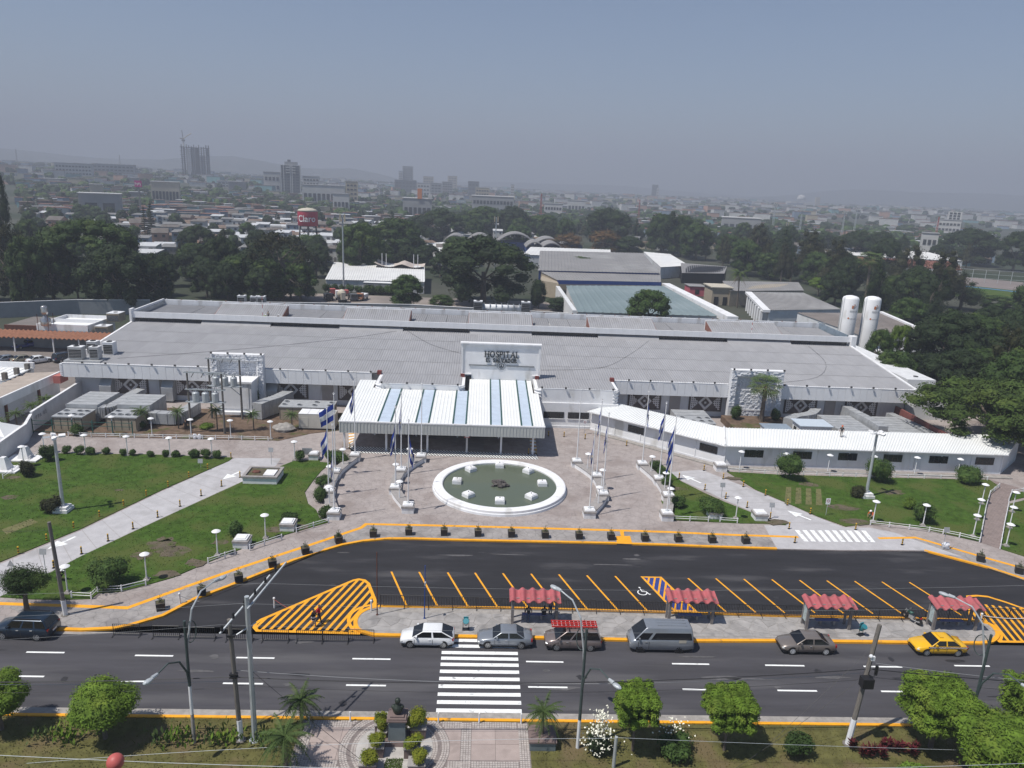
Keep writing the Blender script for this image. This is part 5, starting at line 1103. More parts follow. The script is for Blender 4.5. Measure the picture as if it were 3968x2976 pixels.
def mkpalm(key, name, H_, L_, n, wd, seed, tr=.18, skirt=0, fan=False, leaf='leaf_palm', curve=.0):
 r = random.Random(seed); t = ob(name, None); t['category'] = 'palm'; b = MB()
 b.tube([(0,0,-.2),(curve*.3,0,H_*.5),(curve,0,H_)], tr*1.25, 8, tr*.85); part('trunk', b, M['bark'], t)
 c = MB()
 for i in range(n):
  a = 2.399*i+r.uniform(-.2,.2); e = i/n
  if fan:
   rise = 1.15-2.2*e; d = Vector((math.cos(a), math.sin(a), rise)).normalized(); base = Vector((curve,0,H_)); hub = base+d*L_*.55; sd = Vector((-math.sin(a), math.cos(a), 0)); upv = d.cross(sd)
   c.tube([base, hub], .02*L_, 3, .012*L_, 0, False)
   for q in range(11):
    an = (q-5)*.27; v = d*math.cos(an)+sd*math.sin(an); tip = hub+v*L_*.55-Vector((0,0,L_*.16*r.uniform(.6,1.4))); w_ = (sd*math.cos(an)-d*math.sin(an))*L_*.03
    md = hub+v*L_*.36; o = len(c.v); c.v += [tuple(hub), tuple(md+w_), tuple(tip), tuple(md-w_)]; c.f.append((o,o+1,o+2,o+3)); c.m.append(0)
  else: frond(c, (curve,0,H_), a, L_*r.uniform(.85,1.1), .75-.75*e, .35+.55*e, wd*L_, r)
 part('crown', c, M[leaf], t)
 if skirt:
  k = MB()
  for i in range(skirt):
   a = r.uniform(0,6.28); z = H_-r.uniform(.1,.5)*L_; o = (curve+math.cos(a)*tr, math.sin(a)*tr, z)
   frond(k, o, a, L_*.7, -.2, 1.0, wd*L_*.7, r, 5)
  part('dry_skirt', k, M['leaf_dry'], t)
 reg(t); PROTO[key] = (t, H_+L_*.45, 2*L_, [0]); return t
mkpalm('coco', 'coconut_palm', 11, 3.6, 22, .2, 31, .2, 6, False, 'leaf_palm', .5)
mkpalm('fan', 'fan_palm', 4.6, 1.6, 26, .2, 32, .17, 12, True)
mkpalm('tallfan', 'fan_palm', 14, 2.6, 26, .2, 33, .22, 30, True, 'leaf_palm', 1.2)
mkpalm('gpalm', 'garden_palm', 2.0, 1.15, 26, .2, 34, .07)
mkpalm('ppalm', 'date_palm', 1.7, 1.75, 30, .17, 35, .12)
# ---------------------------------------------------------------- placing: first use moves the prototype, later ones are copies
ALLVEG = []
def plant(key, x, y, h, wd, base, group, z=0, grp=True, label=None, rz=None):
 t, ph, pw, used = PROTO[key]; s_ = (wd/pw, wd/pw, h/ph); rz = R.uniform(0,6.28) if rz is None else rz
 if used[0] == 0: o = t; o.location = (x,y,z); o.rotation_euler = (0,0,rz); o.scale = s_; used[0] = 1
 else: o = dup(t, (x,y,z), rz, None, None, s_)
 o['group'] = group
 if label: o['label'] = label
 else: ALLVEG.append((o, base, (x, y, z+h*.7)))
 return o
near = [('sparse',(-124.1,198.4,21.6,14.3)),('umbrella',(-108.1,207.9,22.7,29.1)),('broad',(-94.3,194.5,17.7,20.5)),('broad',(-116.1,203.1,16.6,16.8)),('broad2',(-117.5,195.9,18.7,12.8)),('broad',(-89.0,203.7,14.6,13.4)),
('feather2',(-160.3,256.9,35.1,8.3)),('broad2',(-99.1,257.8,12.7,14.6)),('broad',(-81.3,234.5,17.7,14.9)),('broad2',(-71.6,219.8,13.4,15.9)),('sparse',(-59.1,219.6,20.9,21.3)),('broad2',(-63.2,218.7,12.9,14.5)),('broad2',(-54.1,220.8,12.1,12.7)),('broad',(-81.4,220.6,12.0,12.6)),
('broad2',(-46.4,281.1,20.8,20.4)),('broad2',(-39.8,334.0,20.3,31.4)),('broad',(-25.6,453.3,21.1,33.5)),('broad2',(-1.3,524.0,21.6,34.2)),('broad',(19.4,527.8,22.4,31.0)),('broad2',(39.2,530.9,17.0,30.1)),('broad',(79.0,480.0,25.1,36.9)),('broad',(-35.8,383.9,16.4,21.8)),
('orange',(65.8,408.2,15.0,21.6)),('orange',(46.0,409.5,12.2,21.6)),('broad',(78.6,404.2,12.3,20.5)),('broad2',(106.2,445.5,24.0,22.6)),('broad2',(113.6,428.0,24.0,21.8)),('broad',(-23.7,333.1,9.4,10.2)),('broad',(0.1,225.6,21.4,36.2)),('broad2',(-22.3,214.5,10.1,12.4)),('broad2',(-11.8,213.9,4.5,9.1)),
('broad2',(42.1,308.8,8.6,18.5)),('round',(17.1,222.3,9.3,6.7)),('round',(22.8,220.0,4.2,10.8)),('broad2',(43.5,188.5,11.8,14.5)),
('feather2',(108.6,425.9,25.7,22.6)),('broad2',(117.7,410.6,20.5,23.6)),('feather',(135.9,368.3,23.3,19.7)),('broad2',(132.3,398.6,15.7,17.7)),('feather2',(144.9,357.2,21.1,16.8)),('feather',(143.7,325.5,22.9,24.1)),('feather',(136.1,283.2,22.0,19.2)),('broad',(216.5,430.1,18.9,25.9)),('broad',(298.1,451.0,22.8,39.5)),
('feather',(171.3,292.2,20.2,21.2)),('feather',(160.8,253.5,21.1,21.4)),('broad',(189.2,345.2,19.9,18.6)),('bright',(128.0,276.8,7.2,10.0)),('feather2',(169.1,253.6,13.0,15.0)),('broad2',(182.5,254.8,5.4,15.1)),('broad',(305.0,417.9,23.1,24.5)),('broad2',(126.9,326.3,12.3,14.6)),('feather2',(155.3,292.7,18.3,15.9)),
('broad2',(85.9,152.9,9.8,6.8)),('bright',(92.7,156.7,10.2,6.2)),('broad',(101.9,156.5,10.4,13.9)),('broad2',(114.4,162.8,12.3,15.2)),('broad',(111.3,147.8,10.6,14.6)),('broad2',(100.2,143.8,9.0,13.5)),('feather',(100.7,127.7,10.0,11.5)),('spread',(78,103,11.5,25)),('broad',(96,106,17,19)),('broad2',(104,122,18,19)),('feather',(90,120,17,11)),('broad2',(88,113,14,15)),('broad',(87,128,11,14)),('broad2',(79,134,9,11)),('broad',(99,150,15,18))]
KW = {'spread':'bright layered spreading tree','broad':'dark rounded tree','broad2':'mid green bushy tree','bright':'bright green spreading tree','umbrella':'very wide flat-topped green tree','feather':'brownish feathery casuarina','feather2':'dark feathery tall tree','orange':'orange and brown leaved tree','sparse':'thin tree with open branches','round':'small dark round tree','far':'small dark tree','far2':'small green tree','far3':'narrow brownish tree','araucaria':'tall narrow dark pine'}
for k, (x, y, h, wd) in near: plant(k, x, y, max(h, 3), wd, KW[k], 'trees standing round the hospital grounds')
rt0 = random.Random(77)
def fill(n, x0, x1, y0, y1, ks, hs, ok=lambda x, y: True):
 k = 0; pts_ = []
 while k < n:
  x, y = rt0.uniform(x0,x1), rt0.uniform(y0,y1); k += .05
  if not ok(x, y) or min([math.hypot(x-a, y-b_) for a, b_ in pts_]+[99]) < 8.5: continue
  h = rt0.uniform(*hs); q = to_pix((x,y,h))
  if y < 292 and q[0] > 948 and q[1] < 300 and q[0] < 1040 and y > 175: continue
  k += .95; pts_.append((x,y)); kk = rt0.choice(ks); plant(kk, x, y, h, h*rt0.uniform(.8,1.15) if 'f' not in kk else h*.6, KW[kk], 'trees standing round the hospital grounds')
fill(42, -190, -78, 196, 330, ['broad','broad2','broad','feather'], (10,15), lambda x, y: y > 215-x*.0 or x < -100)
fill(14, -76, -58, 212, 330, ['broad2','broad'], (10,15)); fill(12, -56, -8, 288, 345, ['broad2','broad'], (9,14)); fill(40, -70, 150, 446, 560, ['broad','broad2','broad2','feather2'], (12,18))
fill(60, 118, 330, 200, 420, ['feather','feather2','broad','broad2','feather'], (12,18), lambda x, y: x < 165 or y > 440 or (x < 186 and y < 330) or x > 300); fill(26, 106, 170, 120, 205, ['broad','broad2','broad'], (11,15), lambda x, y: x > 112)
fill(30, 110, 300, 425, 560, ['feather','feather2','broad','broad2'], (12,19)); fill(8, 104, 160, 60, 118, ['broad2','broad'], (9,12))
for x, y, h, wd in ((-170.6,384.3,17.3,5.4),(-167.8,385.7,19.3,6.2)): plant('araucaria', x, y, h, wd, KW['araucaria'], 'pines by the houses')
x, y, h, wd = (84.1,239.2,13.0,7.0); plant('coco', x, y, h, wd, 'tall coconut palm', 'palms', label='coconut palm with drooping fronds before the beige building')
x, y, h, wd = (132.0,248.9,18.2,9.6); plant('tallfan', x, y, h, wd, 'x', 'palms', label='tallest fan palm, skirt of dry leaves, rising behind the white tanks')
x, y, h, wd = (-63.5,354.9,15.1,11.6); plant('coco', x, y, h, wd, 'x', 'palms', label='palm crown among the trees just right of the red water tank')
x, y, h, wd = 45.1,110.8,7.0,5.6; plant('fan', x, y, h, wd, 'x', 'palms', 1.15, label='fan palm with ragged leaves before the right stone tower')
# ---------------------------------------------------------------- the city beyond
FPX = 2858.
def bear(fx, fy):                               # world direction of a point of the photograph
 return fw + RX*((fx-1984)/FPX) - UX*((fy-1488)/FPX)
def spot(fx, fy, D):                            # point at ground distance D on that bearing
 d = bear(fx, fy); k = D/math.hypot(d.x, d.y); return d.x*k, d.y*k, CAM_H+d.z*k
M['pale'] = pm('pale_facade', (.50,.50,.49), .8, .1, .1); M['mid'] = pm('grey_facade', (.31,.315,.32), .8, .12, .1); M['tan'] = pm('tan_facade', (.40,.35,.26), .8, .1, .1); M['slate'] = pm('dark_facade', (.13,.135,.145), .7, .12, .1)
M['win'] = pm('dark_window', (.06,.065,.07), .3, .2, .2); M['raw'] = pm('raw_concrete', (.16,.155,.15), .9, .15, .1)
def block(name, lbl, f0, f1, ft, D, mat, rows, bays, dep=None, cat='building', win='win', crown=True):
 a = spot(f0, ft, D); c = spot(f1, ft, D); x, y = (a[0]+c[0])/2, (a[1]+c[1])/2; wd = math.hypot(c[0]-a[0], c[1]-a[1]); zt = (a[2]+c[2])/2; zg = hgt(x, y)-1; h = max(4, zt-zg); dep = dep or wd*.6
 t = thing(name, lbl, cat, (x, y, zg), -math.atan2(x, y)*.8); b = MB(); b.box(-wd/2,wd/2,0,dep,0,h); part('wall', b, M[mat], t)
 rows = max(rows, 1)
 top = h*.94; z0 = h*.1; bm = MB(); ww = wd/(bays+.4); hh = (top-z0)/rows; bm.box(-ww*.34,ww*.34,-.25,.05,0,hh*.42); me = bm.mesh('window', M[win])
 for i in range(rows):
  for j in range(bays): piece('window', me, t, (-wd/2+ww*(j+.7), 0, z0+i*hh+hh*.2))
 if crown: b = MB(); b.box(-wd*.52,wd*.52,-.4,dep+.3,h,h+.7); part('roof', b, M['pale'] if mat != 'pale' else M['mid'], t)
 return t, wd, h, dep
# unfinished tower with its crane
a = spot(699,563,1500); c = spot(810,563,1500); x, y = (a[0]+c[0])/2, (a[1]+c[1])/2; wd = math.hypot(c[0]-a[0], c[1]-a[1]); zg = hgt(x,y)-1; h = (a[2]+c[2])/2-zg
t = thing('unfinished_tower', 'unfinished concrete tower with bare columns sticking out of its top', 'tower', (x,y,zg), -math.atan2(x,y)); nf = 17
for i in range(nf+1): b = MB(); z = h*.93*i/nf; b.box(-wd/2-(1.5 if i%2 else .3),wd/2+.4,0,wd*.5,z,z+.6); part('floor_slab', b, M['raw'], t)
for i in range(12):
 xx = -wd/2+1.2+i*(wd-2.4)/11
 for yy in (1.2, wd*.5-1.2): b = MB(); b.box(xx-.7,xx+.7,yy-.7,yy+.7,0,h*(.93+R.uniform(.02,.1))); part('column', b, M['raw'], t)
b = MB(); b.box(-wd*.02,wd*.12,.6,wd*.45,0,h*.93); part('core_wall', b, M['raw'], t); b = MB(); b.box(wd*.16,wd*.34,.6,wd*.45,0,h*.7); part('core_wall', b, M['mid'], t); b = MB(); b.box(-wd*.3,-wd*.2,-.6,1,0,h*.9); part('hoist_shaft', b, M['pale'], t); b = MB(); b.box(-wd*.17,-wd*.05,.7,wd*.45,0,h*.93); part('core_wall', b, M['mid'], t)
b = MB(); b.box(wd*.38,wd*.48,.7,wd*.45,0,h*.93); part('core_wall', b, M['mid'], t)
t = thing('tower_crane', 'pale tower crane beside the unfinished tower', 'crane', (x-wd*.4,y-2,zg)); hc = spot(712,515,1500)[2]-zg
b = MB(); b.box(-1,1,-1,1,0,hc-12); part('mast', b, M['pale'], t); b = MB(); b.box(-2.4,2.4,-1.5,1.5,hc-14,hc-11); part('cab', b, M['raw'], t); b = MB(); b.tube([(0,0,hc-10),(8,0,hc-4),(15,0,hc)], .7, 4); part('jib', b, M['tan'], t); b = MB(); b.tube([(0,0,hc-11),(-1.5,0,hc+5)], .6, 4); part('apex', b, M['raw'], t); b = MB(); b.tube([(0,0,hc-10),(-6,0,hc-9)], .8, 4); part('counter_jib', b, M['raw'], t)
t, wd, h, dp = block('office_tower', 'tall dark grey office tower with white edges and stepped crown', 1087,1163,641,1150,'slate',9,4)
for xx in (-.5,-.36,-.02,.07,.49): b = MB(); b.box(wd*xx-.4,wd*xx+.7,-.9,0,0,h); part('white_rib', b, M['pale'], t)
for k, z in enumerate((.74,.83,.92)):
 for xx in (-.13,.16): b = MB(); b.box(wd*xx-3,wd*xx+2.6,-1.6,0,h*z,h*z+1.2); part('balcony', b, M['pale'], t)
b = MB(); b.box(-wd*.3,wd*.35,1,dp-1,h+.7,h+5); part('penthouse', b, M['mid'], t)
b = MB(); b.box(-wd*.15,wd*.0,2,dp-3,h+5,h+8); part('roof_plant', b, M['slate'], t)
block('white_office', 'white five-storey office with slim end tower beside the grey tower', 1172,1237,684,1200,'pale',4,5); block('beige_office', 'beige office block with balcony rows', 1339,1386,703,950,'tan',5,3)
block('white_depot', 'long building with white arched roof below the white office', 1170,1335,719,900,'pale',1,9); block('blue_white_store', 'pale blue-white store with brown roof above the park trees', 1289,1353,752,760,'pale',1,4)
block('twin_tower', 'taller of two joined pale towers on the skyline', 1560,1600,645,1900,'mid',10,4,40); block('twin_tower', 'lower white tower joined to the taller skyline tower', 1545,1560,664,1890,'pale',7,2,30)
block('dark_podium', 'wide dark block under the twin skyline towers', 1529,1614,698,1700,'slate',3,6); block('white_cube', 'bright white block right of the dark podium', 1616,1666,710,1500,'pale',3,4); block('grey_block', 'grey striped office right of the bright white block', 1668,1712,710,1560,'mid',4,3); block('grey_block', 'grey ribbed office beside the striped office', 1714,1754,705,1600,'mid',5,4)
block('dark_cube', 'dark cubic building alone on the hazy skyline', 1814,1857,703,1700,'slate',3,3); block('yellow_office', 'stepped yellowish office below the dark cube', 1843,1897,727,1300,'tan',4,5); block('long_hall', 'long grey hall with pale curved roof edge', 1830,1992,762,900,'mid',2,12); block('slim_block', 'slim white apartment block on the skyline', 1980,1993,716,1500,'pale',6,2)
t, wd, h, dp = block('shopping_centre', 'blue-grey shopping centre with orange sign tower', 1561,1674,770,700,'mid',1,6); b = MB(); b.box(0,4,-1,3,h,h+9); part('sign_tower', b, pm('orange_sign', (.55,.2,.08), .7, .1), t); b = MB(); b.box(wd*.36,wd*.5,-1,4,h,h+4); part('sign_box', b, M['pale'], t)
block('hazy_tower', 'hazy tower with flared top far right of the skyline', 2528,2552,716,2600,'slate',6,2); block('hazy_tower', 'small pale tower beside the flared hazy one', 2546,2555,728,2500,'pale',4,2); block('hazy_blocks', 'pinkish hazy apartment blocks behind the bright white block', 1735,1772,682,2400,'tan',5,3); block('hazy_blocks', 'pale hazy apartments with a mast left of the dark cube', 1640,1680,684,2300,'tan',4,4)
t, wd, h, dp = block('white_stepped_building', 'white stepped office building among trees on the right', 3637,3728,853,950,'pale',3,6); b = MB(); b.box(-wd*.08,wd*.5,6,dp,h,h+9); p_ = part('upper_storeys', b, M['pale'], t)
for i in range(3):
 for j in range(3): b = MB(); b.box(-wd*.04+j*wd*.17,-wd*.04+j*wd*.17+wd*.12,5.7,6,h+.8+i*2.8,h+2.6+i*2.8); part('window', b, M['win'], p_)
block('white_ministry', 'long white building on the far left hillside', 209,354,634,1400,'pale',3,11); block('grey_ministry', 'long grey-blue building right of the hillside white one', 356,520,637,1500,'mid',3,10); block('flat_library', 'flat beige building with tall slot windows', 582,693,706,800,'cream',1,8); block('blue_store', 'blue-grey flat-roofed store above the houses', 300,465,752,640,'mid',1,2); block('gabled_chapel', 'small pale building with red-orange roof left of the pink billboard', 345,397,716,700,'cream',1,3)
block('hillside_flats', 'white low flats below the unfinished tower', 840,935,702,1250,'pale',2,6); block('dark_flats', 'dark roofed flats left of the grey tower', 1020,1085,668,1180,'pale',2,4); block('cream_pavilion', 'cream pavilion far behind the vault roofs', 2200,2270,778,1100,'pale',1,5); block('white_school', 'white school row right of the vault skyline', 2110,2180,790,900,'pale',2,6); block('low_club', 'low grey club building left of the flood masts', 2800,2950,846,760,'mid',1,6); block('blue_villa', 'white villa with blue roof before the stepped building', 3575,3640,905,560,'pale',2,3)
# domed church
x, y, z = spot(3116,755,3000); zg = hgt(x,y); t = thing('domed_church', 'pale domed church far off in the haze on the right', 'church', (x,y,zg)); hh = z-zg; b = MB(); b.box(-45,60,0,50,0,hh*.42); part('nave', b, M['pale'], t); b = MB(); b.lathe([(15,hh*.5),(15,hh*.7),(14.5,hh*.8),(11,hh*.92),(5,hh*.98),(.5,hh)], 16, (0,20,0)); part('dome', b, M['pale'], t, smooth=True)
for xx in (50,58): b = MB(); b.box(xx-4,xx+4,-3,6,0,hh*.85); part('bell_tower', b, M['tan'], t)
# red drum water tank with lettering
t = thing('water_tower', 'red drum water tank lettered Claro on a dark steel frame above the houses', 'water tower', (-88,379,0), -.23)
b = MB(); b.lathe([(4.7,12.0),(4.9,12.2),(4.9,19.0),(4.9,19.1)], 30); part('drum', b, pm('tank_red', (.46,.055,.09), .5, .06, .3), t, smooth=True)
b = MB(); b.lathe([(5.0,19.1),(4.4,19.9),(2.5,20.5),(.3,20.8)], 30); part('tank_roof', b, M['cream'], t, smooth=True)
tc_ = bpy.data.curves.new('tank_text', 'FONT'); tc_.body = 'Claro'; tc_.size = 4.4; tc_.align_x = 'CENTER'; tc_.offset = .05; oo = bpy.data.objects.new('x', tc_); COL.objects.link(oo); mm = bpy.data.meshes.new_from_object(oo.evaluated_get(bpy.context.evaluated_depsgraph_get())); bpy.data.objects.remove(oo)
for v in mm.vertices: u = v.co.x*.92+1.6; zz = v.co.y; v.co = (5.0*math.sin(u/5), -5.0*math.cos(u/5), 14.2+zz)
mm.materials.append(M['white']); ob('lettering', mm, t)
for k in range(6): an = k*math.pi/3; b = MB(); b.tube([(5.4*math.cos(an),5.4*math.sin(an),0),(4.4*math.cos(an),4.4*math.sin(an),12)], .22, 5); part('leg', b, M['black'], t)
for k in range(6):
 a0, a1 = k*math.pi/3, (k+1)*math.pi/3
 for z0, z1 in ((1,6),(6,11.5)): b = MB(); b.tube([(5.2*math.cos(a0),5.2*math.sin(a0),z0),(4.6*math.cos(a1),4.6*math.sin(a1),z1)], .1, 4); part('brace', b, M['black'], t)
b = MB(); b.tube([(0,0,0),(0,0,12)], .4, 8); part('riser_pipe', b, M['pale'], t)
def billboard(lbl, f0, f1, ft, fb, D, mat, n):
 a = spot(f0,ft,D); c = spot(f1,fb,D); x, y = (a[0]+c[0])/2,(a[1]+c[1])/2; zg = hgt(x,y); wd = math.hypot(c[0]-a[0],c[1]-a[1]); t = thing('billboard', lbl, 'billboard', (x,y,zg)); b = MB(); b.box(-wd/2,wd/2,-.3,.3,c[2]-zg,a[2]-zg); part('panel', b, mat, t)
 b = MB(); b.box(-.5,.5,0,.8,0,c[2]-zg); part('post', b, M['slate'], t); hh = a[2]-c[2]
 for k in range(n): b = MB(); xx = -wd*.42+k*wd*.84/n; b.box(xx,xx+wd*.6/n,-.36,-.3,c[2]-zg+hh*(.35+.15*math.sin(k*2.1)),c[2]-zg+hh*(.62+.1*math.cos(k*1.7))); part('print_mark', b, M['pale'], t)
billboard('magenta billboard with white lettering on the left hillside', 519,551,699,725,650, pm('magenta_print', (.32,.02,.16), .6, .05), 6); billboard('pale blue billboard among the trees in the middle distance', 1768,1805,774,788,750, pm('pale_print', (.30,.36,.40), .6, .1), 4); billboard('blue and white billboard under the stadium masts', 3015,3052,882,896,620, bpy.data.materials['pale_print'], 4)
def mast(lbl, fx, ft, D, col='mid', heads=0, grp=None, r=.25, name='flood_mast', cat='mast'):
 x, y, z = spot(fx,ft,D); zg = hgt(x,y); h = z-zg; t = thing(name, lbl, cat, (x,y,zg), 0, grp)
 for sx in (-1,1): b = MB(); b.tube([(sx*h*.035,0,0),(sx*h*.012,0,h)], r, 4); part('leg', b, M[col], t)
 for k in range(8): b = MB(); q = k/8; b.tube([((-1)**k*h*(.035-.023*q),0,h*q),((-1)**(k+1)*h*(.035-.023*(q+.12)),0,h*(q+.125))], r*.6, 3); part('brace', b, M[col], t)
 if heads:
  b = MB(); b.box(-h*.12,h*.12,-.2,.2,h,h+.5); b.box(-h*.12,h*.12,-.2,.2,h+1.6,h+2.1); part('lamp_rail', b, M['slate'], t)
  for i in range(heads): b = MB(); b.box(-h*.11+i*h*.22/heads,-h*.11+i*h*.22/heads+1.0,-.7,-.2,h+.3*(i%2)*5,h+.3*(i%2)*5+1.1); part('flood_lamp', b, M['pale'], t)
mast('tallest stadium flood mast, leftmost of the four', 3005,796,800,'steel',6,'stadium flood masts'); mast('second stadium flood mast from the left with bright lamp heads', 3109,818,700,'steel',8,'stadium flood masts'); mast('third stadium flood mast from the left', 3274,828,760,'steel',6,'stadium flood masts'); mast('rightmost stadium flood mast', 3322,815,860,'steel',6,'stadium flood masts')
M['redm'] = pm('red_lattice', (.30,.06,.05), .7, .2, .2); mast('red lattice antenna mast by the white stepped building', 3640,840,780,'redm',0,None,.3,'antenna_mast'); mast('red and grey antenna mast above the vault roofs', 2099,750,720,'redm',0,None,.25,'antenna_mast'); mast('brown antenna mast far right in the middle distance', 2480,772,900,'redm',0,None,.25,'antenna_mast'); mast('thin hillside antenna at the far left', 60,578,1500,'mid',0,None,.3,'antenna_mast'); mast('slim antenna right of the hillside ministries', 462,600,1500,'mid',0,None,.3,'antenna_mast')
for lbl, (x, y), h in (('white cellular pole with box antennas over the white roof', ((-44.61,238.60)), 24.5),('cellular pole with white panels behind the big tree', (5,330), 22),('white chimney-like column among the right-hand trees', (195,480), 20)):
 t = thing('cell_pole', lbl, 'pole', (x,y,0)); b = MB(); b.tube([(0,0,0),(0,0,h)], .3, 8, .2); part('shaft', b, M['steel'], t)
 for k in (-1,1): b = MB(); b.box(k*.7-.22,k*.7+.22,-.5,-.2,h-2,h+.4); part('antenna_panel', b, M['tan'], t)
# sports ground on the right
b = MB(); b.sheet([(178,300),(230,268),(262,280),(240,330),(196,345)], .0); struct('sports_field', b, M['grass'])
b = MB(); b.strip([(172,338),(190,349),(214,338),(250,300),(262,285)], .1, 2.6, .05); struct('blue_track_edge', b, pm('blue_track', (.06,.20,.42), .8, .1, .3))
b = MB(); b.sheet([(192,352),(216,342),(256,300),(300,330),(240,380)], .02); struct('hard_court', b, pm('court', (.20,.17,.16), .9, .15, .1))
shed('sports_hall', 'wide white-roofed hall on the far right', (205,410),(262,398),(215,440),(262,432), 6, 8, 9, M['lroof'], M['wwall']); shed('club_house', 'long red-tiled club house below the white hall', (190,380),(244,370),(192,396),(250,386), 3.6, 6.5, 10, M['redtile'], M['wwall'])
b = MB();
t = thing('mesh_fence', 'tall mesh fence posts along the sports court', 'fence', (215,352,0))
for k in range(16): b = MB(); x, y = 186+k*5.6, 362-k*1.3; b.tube([(x,y,0),(x,y,6)], .12, 4); part('post', b, M['steel'], t, True)
for z in (2,4,6): b = MB(); b.tube([(186,362,z),(270,342.5,z)], .05, 3); part('rail', b, M['steel'], t, True)
# ---- houses
HM = {}
def hmat(n, c): HM[n] = pm(n+'_house_paint', c, .8, .15, .3, col2=tuple(v*.6 for v in c), thr=.6); return HM[n]
for n_, c_ in (('white',(.52,.52,.51)),('cream',(.42,.38,.28)),('grey',(.21,.21,.21)),('turquoise',(.17,.33,.34)),('brick',(.19,.125,.105)),('blue',(.20,.26,.34)),('peach',(.44,.27,.20))): hmat(n_, c_)
RM = {'grey-roofed':pm('old_grey_roof', (.18,.18,.18), .85, .25, .4), 'rusty-roofed':pm('rusty_roof', (.17,.12,.09), .9, .35, .4), 'white-roofed':pm('shiny_sheet_roof', (.55,.56,.57), .5, .1, .4), 'red-tiled':pm('tile_roof', (.21,.105,.08), .85, .2, .5), 'brown-roofed':pm('brown_roof', (.13,.115,.105), .9, .3, .4)}
HP = []
def mkhouse(wn, rn, w_, d, h, gable, seed):
 r = random.Random(seed); t = ob('house', None); t['category'] = 'house'; b = MB(); b.box(-w_/2,w_/2,-d/2,d/2,-3,h);
 if gable: b.add([(-w_/2,-d/2,h),(-w_/2,d/2,h),(-w_/2,0,h+d*.2),(w_/2,-d/2,h),(w_/2,d/2,h),(w_/2,0,h+d*.2)], [(0,2,1),(3,4,5)])
 part('wall', b, HM[wn], t); e = .35
 if gable:
  for s_ in (-1,1): q = MB(); q.add([(-w_/2-e,s_*(d/2+e),h-.1),(w_/2+e,s_*(d/2+e),h-.1),(w_/2+e,0,h+d*.2+.08),(-w_/2-e,0,h+d*.2+.08)], [(0,1,2,3)]); part('roof', q, RM[rn], t)
 else: q = MB(); q.add([(-w_/2-e,-d/2-e,h),(w_/2+e,-d/2-e,h),(w_/2+e,d/2+e,h+.7),(-w_/2-e,d/2+e,h+.7),(-w_/2-e,-d/2-e,h-.15),(w_/2+e,-d/2-e,h-.15),(w_/2+e,d/2+e,h+.55),(-w_/2-e,d/2+e,h+.55)], [(0,1,2,3),(0,4,5,1),(1,5,6,2),(2,6,7,3),(3,7,4,0)]); part('roof', q, RM[rn], t)
 for lv in range(2 if h > 4.5 else 1):
  for k in range(2): x = (-.26+.52*k)*w_+r.uniform(-.3,.3); q = MB(); q.box(x-.7,x+.7,-d/2-.06,-d/2,1.0+lv*2.8,2.2+lv*2.8); part('window', q, M['win'], t)
 q = MB(); q.box(-.5,.5,-d/2-.06,-d/2,0,2.1); part('door', q, M['raw'], t); q = MB(); q.box(w_/2,w_/2+.06,-.6,.6,1,2.2); part('window', q, M['win'], t)
 reg(t); HP.append([t, wn, rn, h > 4.5, False])
for i, (wn, rn, g) in enumerate([('white','grey-roofed',0),('grey','grey-roofed',0),('cream','rusty-roofed',0),('white','white-roofed',0),('turquoise','grey-roofed',0),('brick','rusty-roofed',0),('peach','brown-roofed',1),('grey','white-roofed',0),('white','red-tiled',1),('blue','grey-roofed',0),('cream','brown-roofed',1),('brick','white-roofed',0),('white','brown-roofed',0),('grey','rusty-roofed',0)]):
 mkhouse(wn, rn, 7.5+(i%3)*1.6, 7+(i%4), 3.2 if i%3 else 5.9, g, i)
ALLH = []; rh = random.Random(17); cand = []
def clear(x, y):                                  # keep named buildings and near grounds free
 d = math.hypot(x, y)
 return not (abs(x+88) < 9 and abs(y-379) < 10) and not (-62 < x < 125 and y < 345) and not (-30 < x < 60 and 390 < y < 450) and not (-8 < x < 15 and 578 < y < 598) and not (x > 165 and y < 445 and x < 300)
for a in range(-330, 300, 1):
 pass
d = 300
while d < 1050:
 n = int(1.16*d/12.5)
 for k in range(n):
  an = -31+66*(k+.5)/n+rh.uniform(-.25,.25)*12/d*57; dd = d+rh.uniform(-3,3); x, y = dd*math.sin(rad(an)), dd*math.cos(rad(an))
  town = (-25.5 < an < -1 and d > 335 and d < 770)
  p = .74 if town else (.10 if d < 480 else (.2 if an > 4 else .34) if d < 800 else .40)
  park = (-15 < an < 3 and 690 < d < 860)
  if park: p = .12
  if clear(x, y): cand.append((d, x, y, town, rh.random() < p, an))
 d += 13.5 if d < 700 else 17
nh = 0; far = MB(); fart = []; frm = MB()
def fbox(x, y, w_, dp, h, rz, z0, mi): far.cbox((x,y,z0+h/2-1), (w_,dp,h+2), rz, mi); frm.cbox((x,y,z0+h+.15), (w_+.6,dp+.6,.3), rz, (mi*7+3)%5)
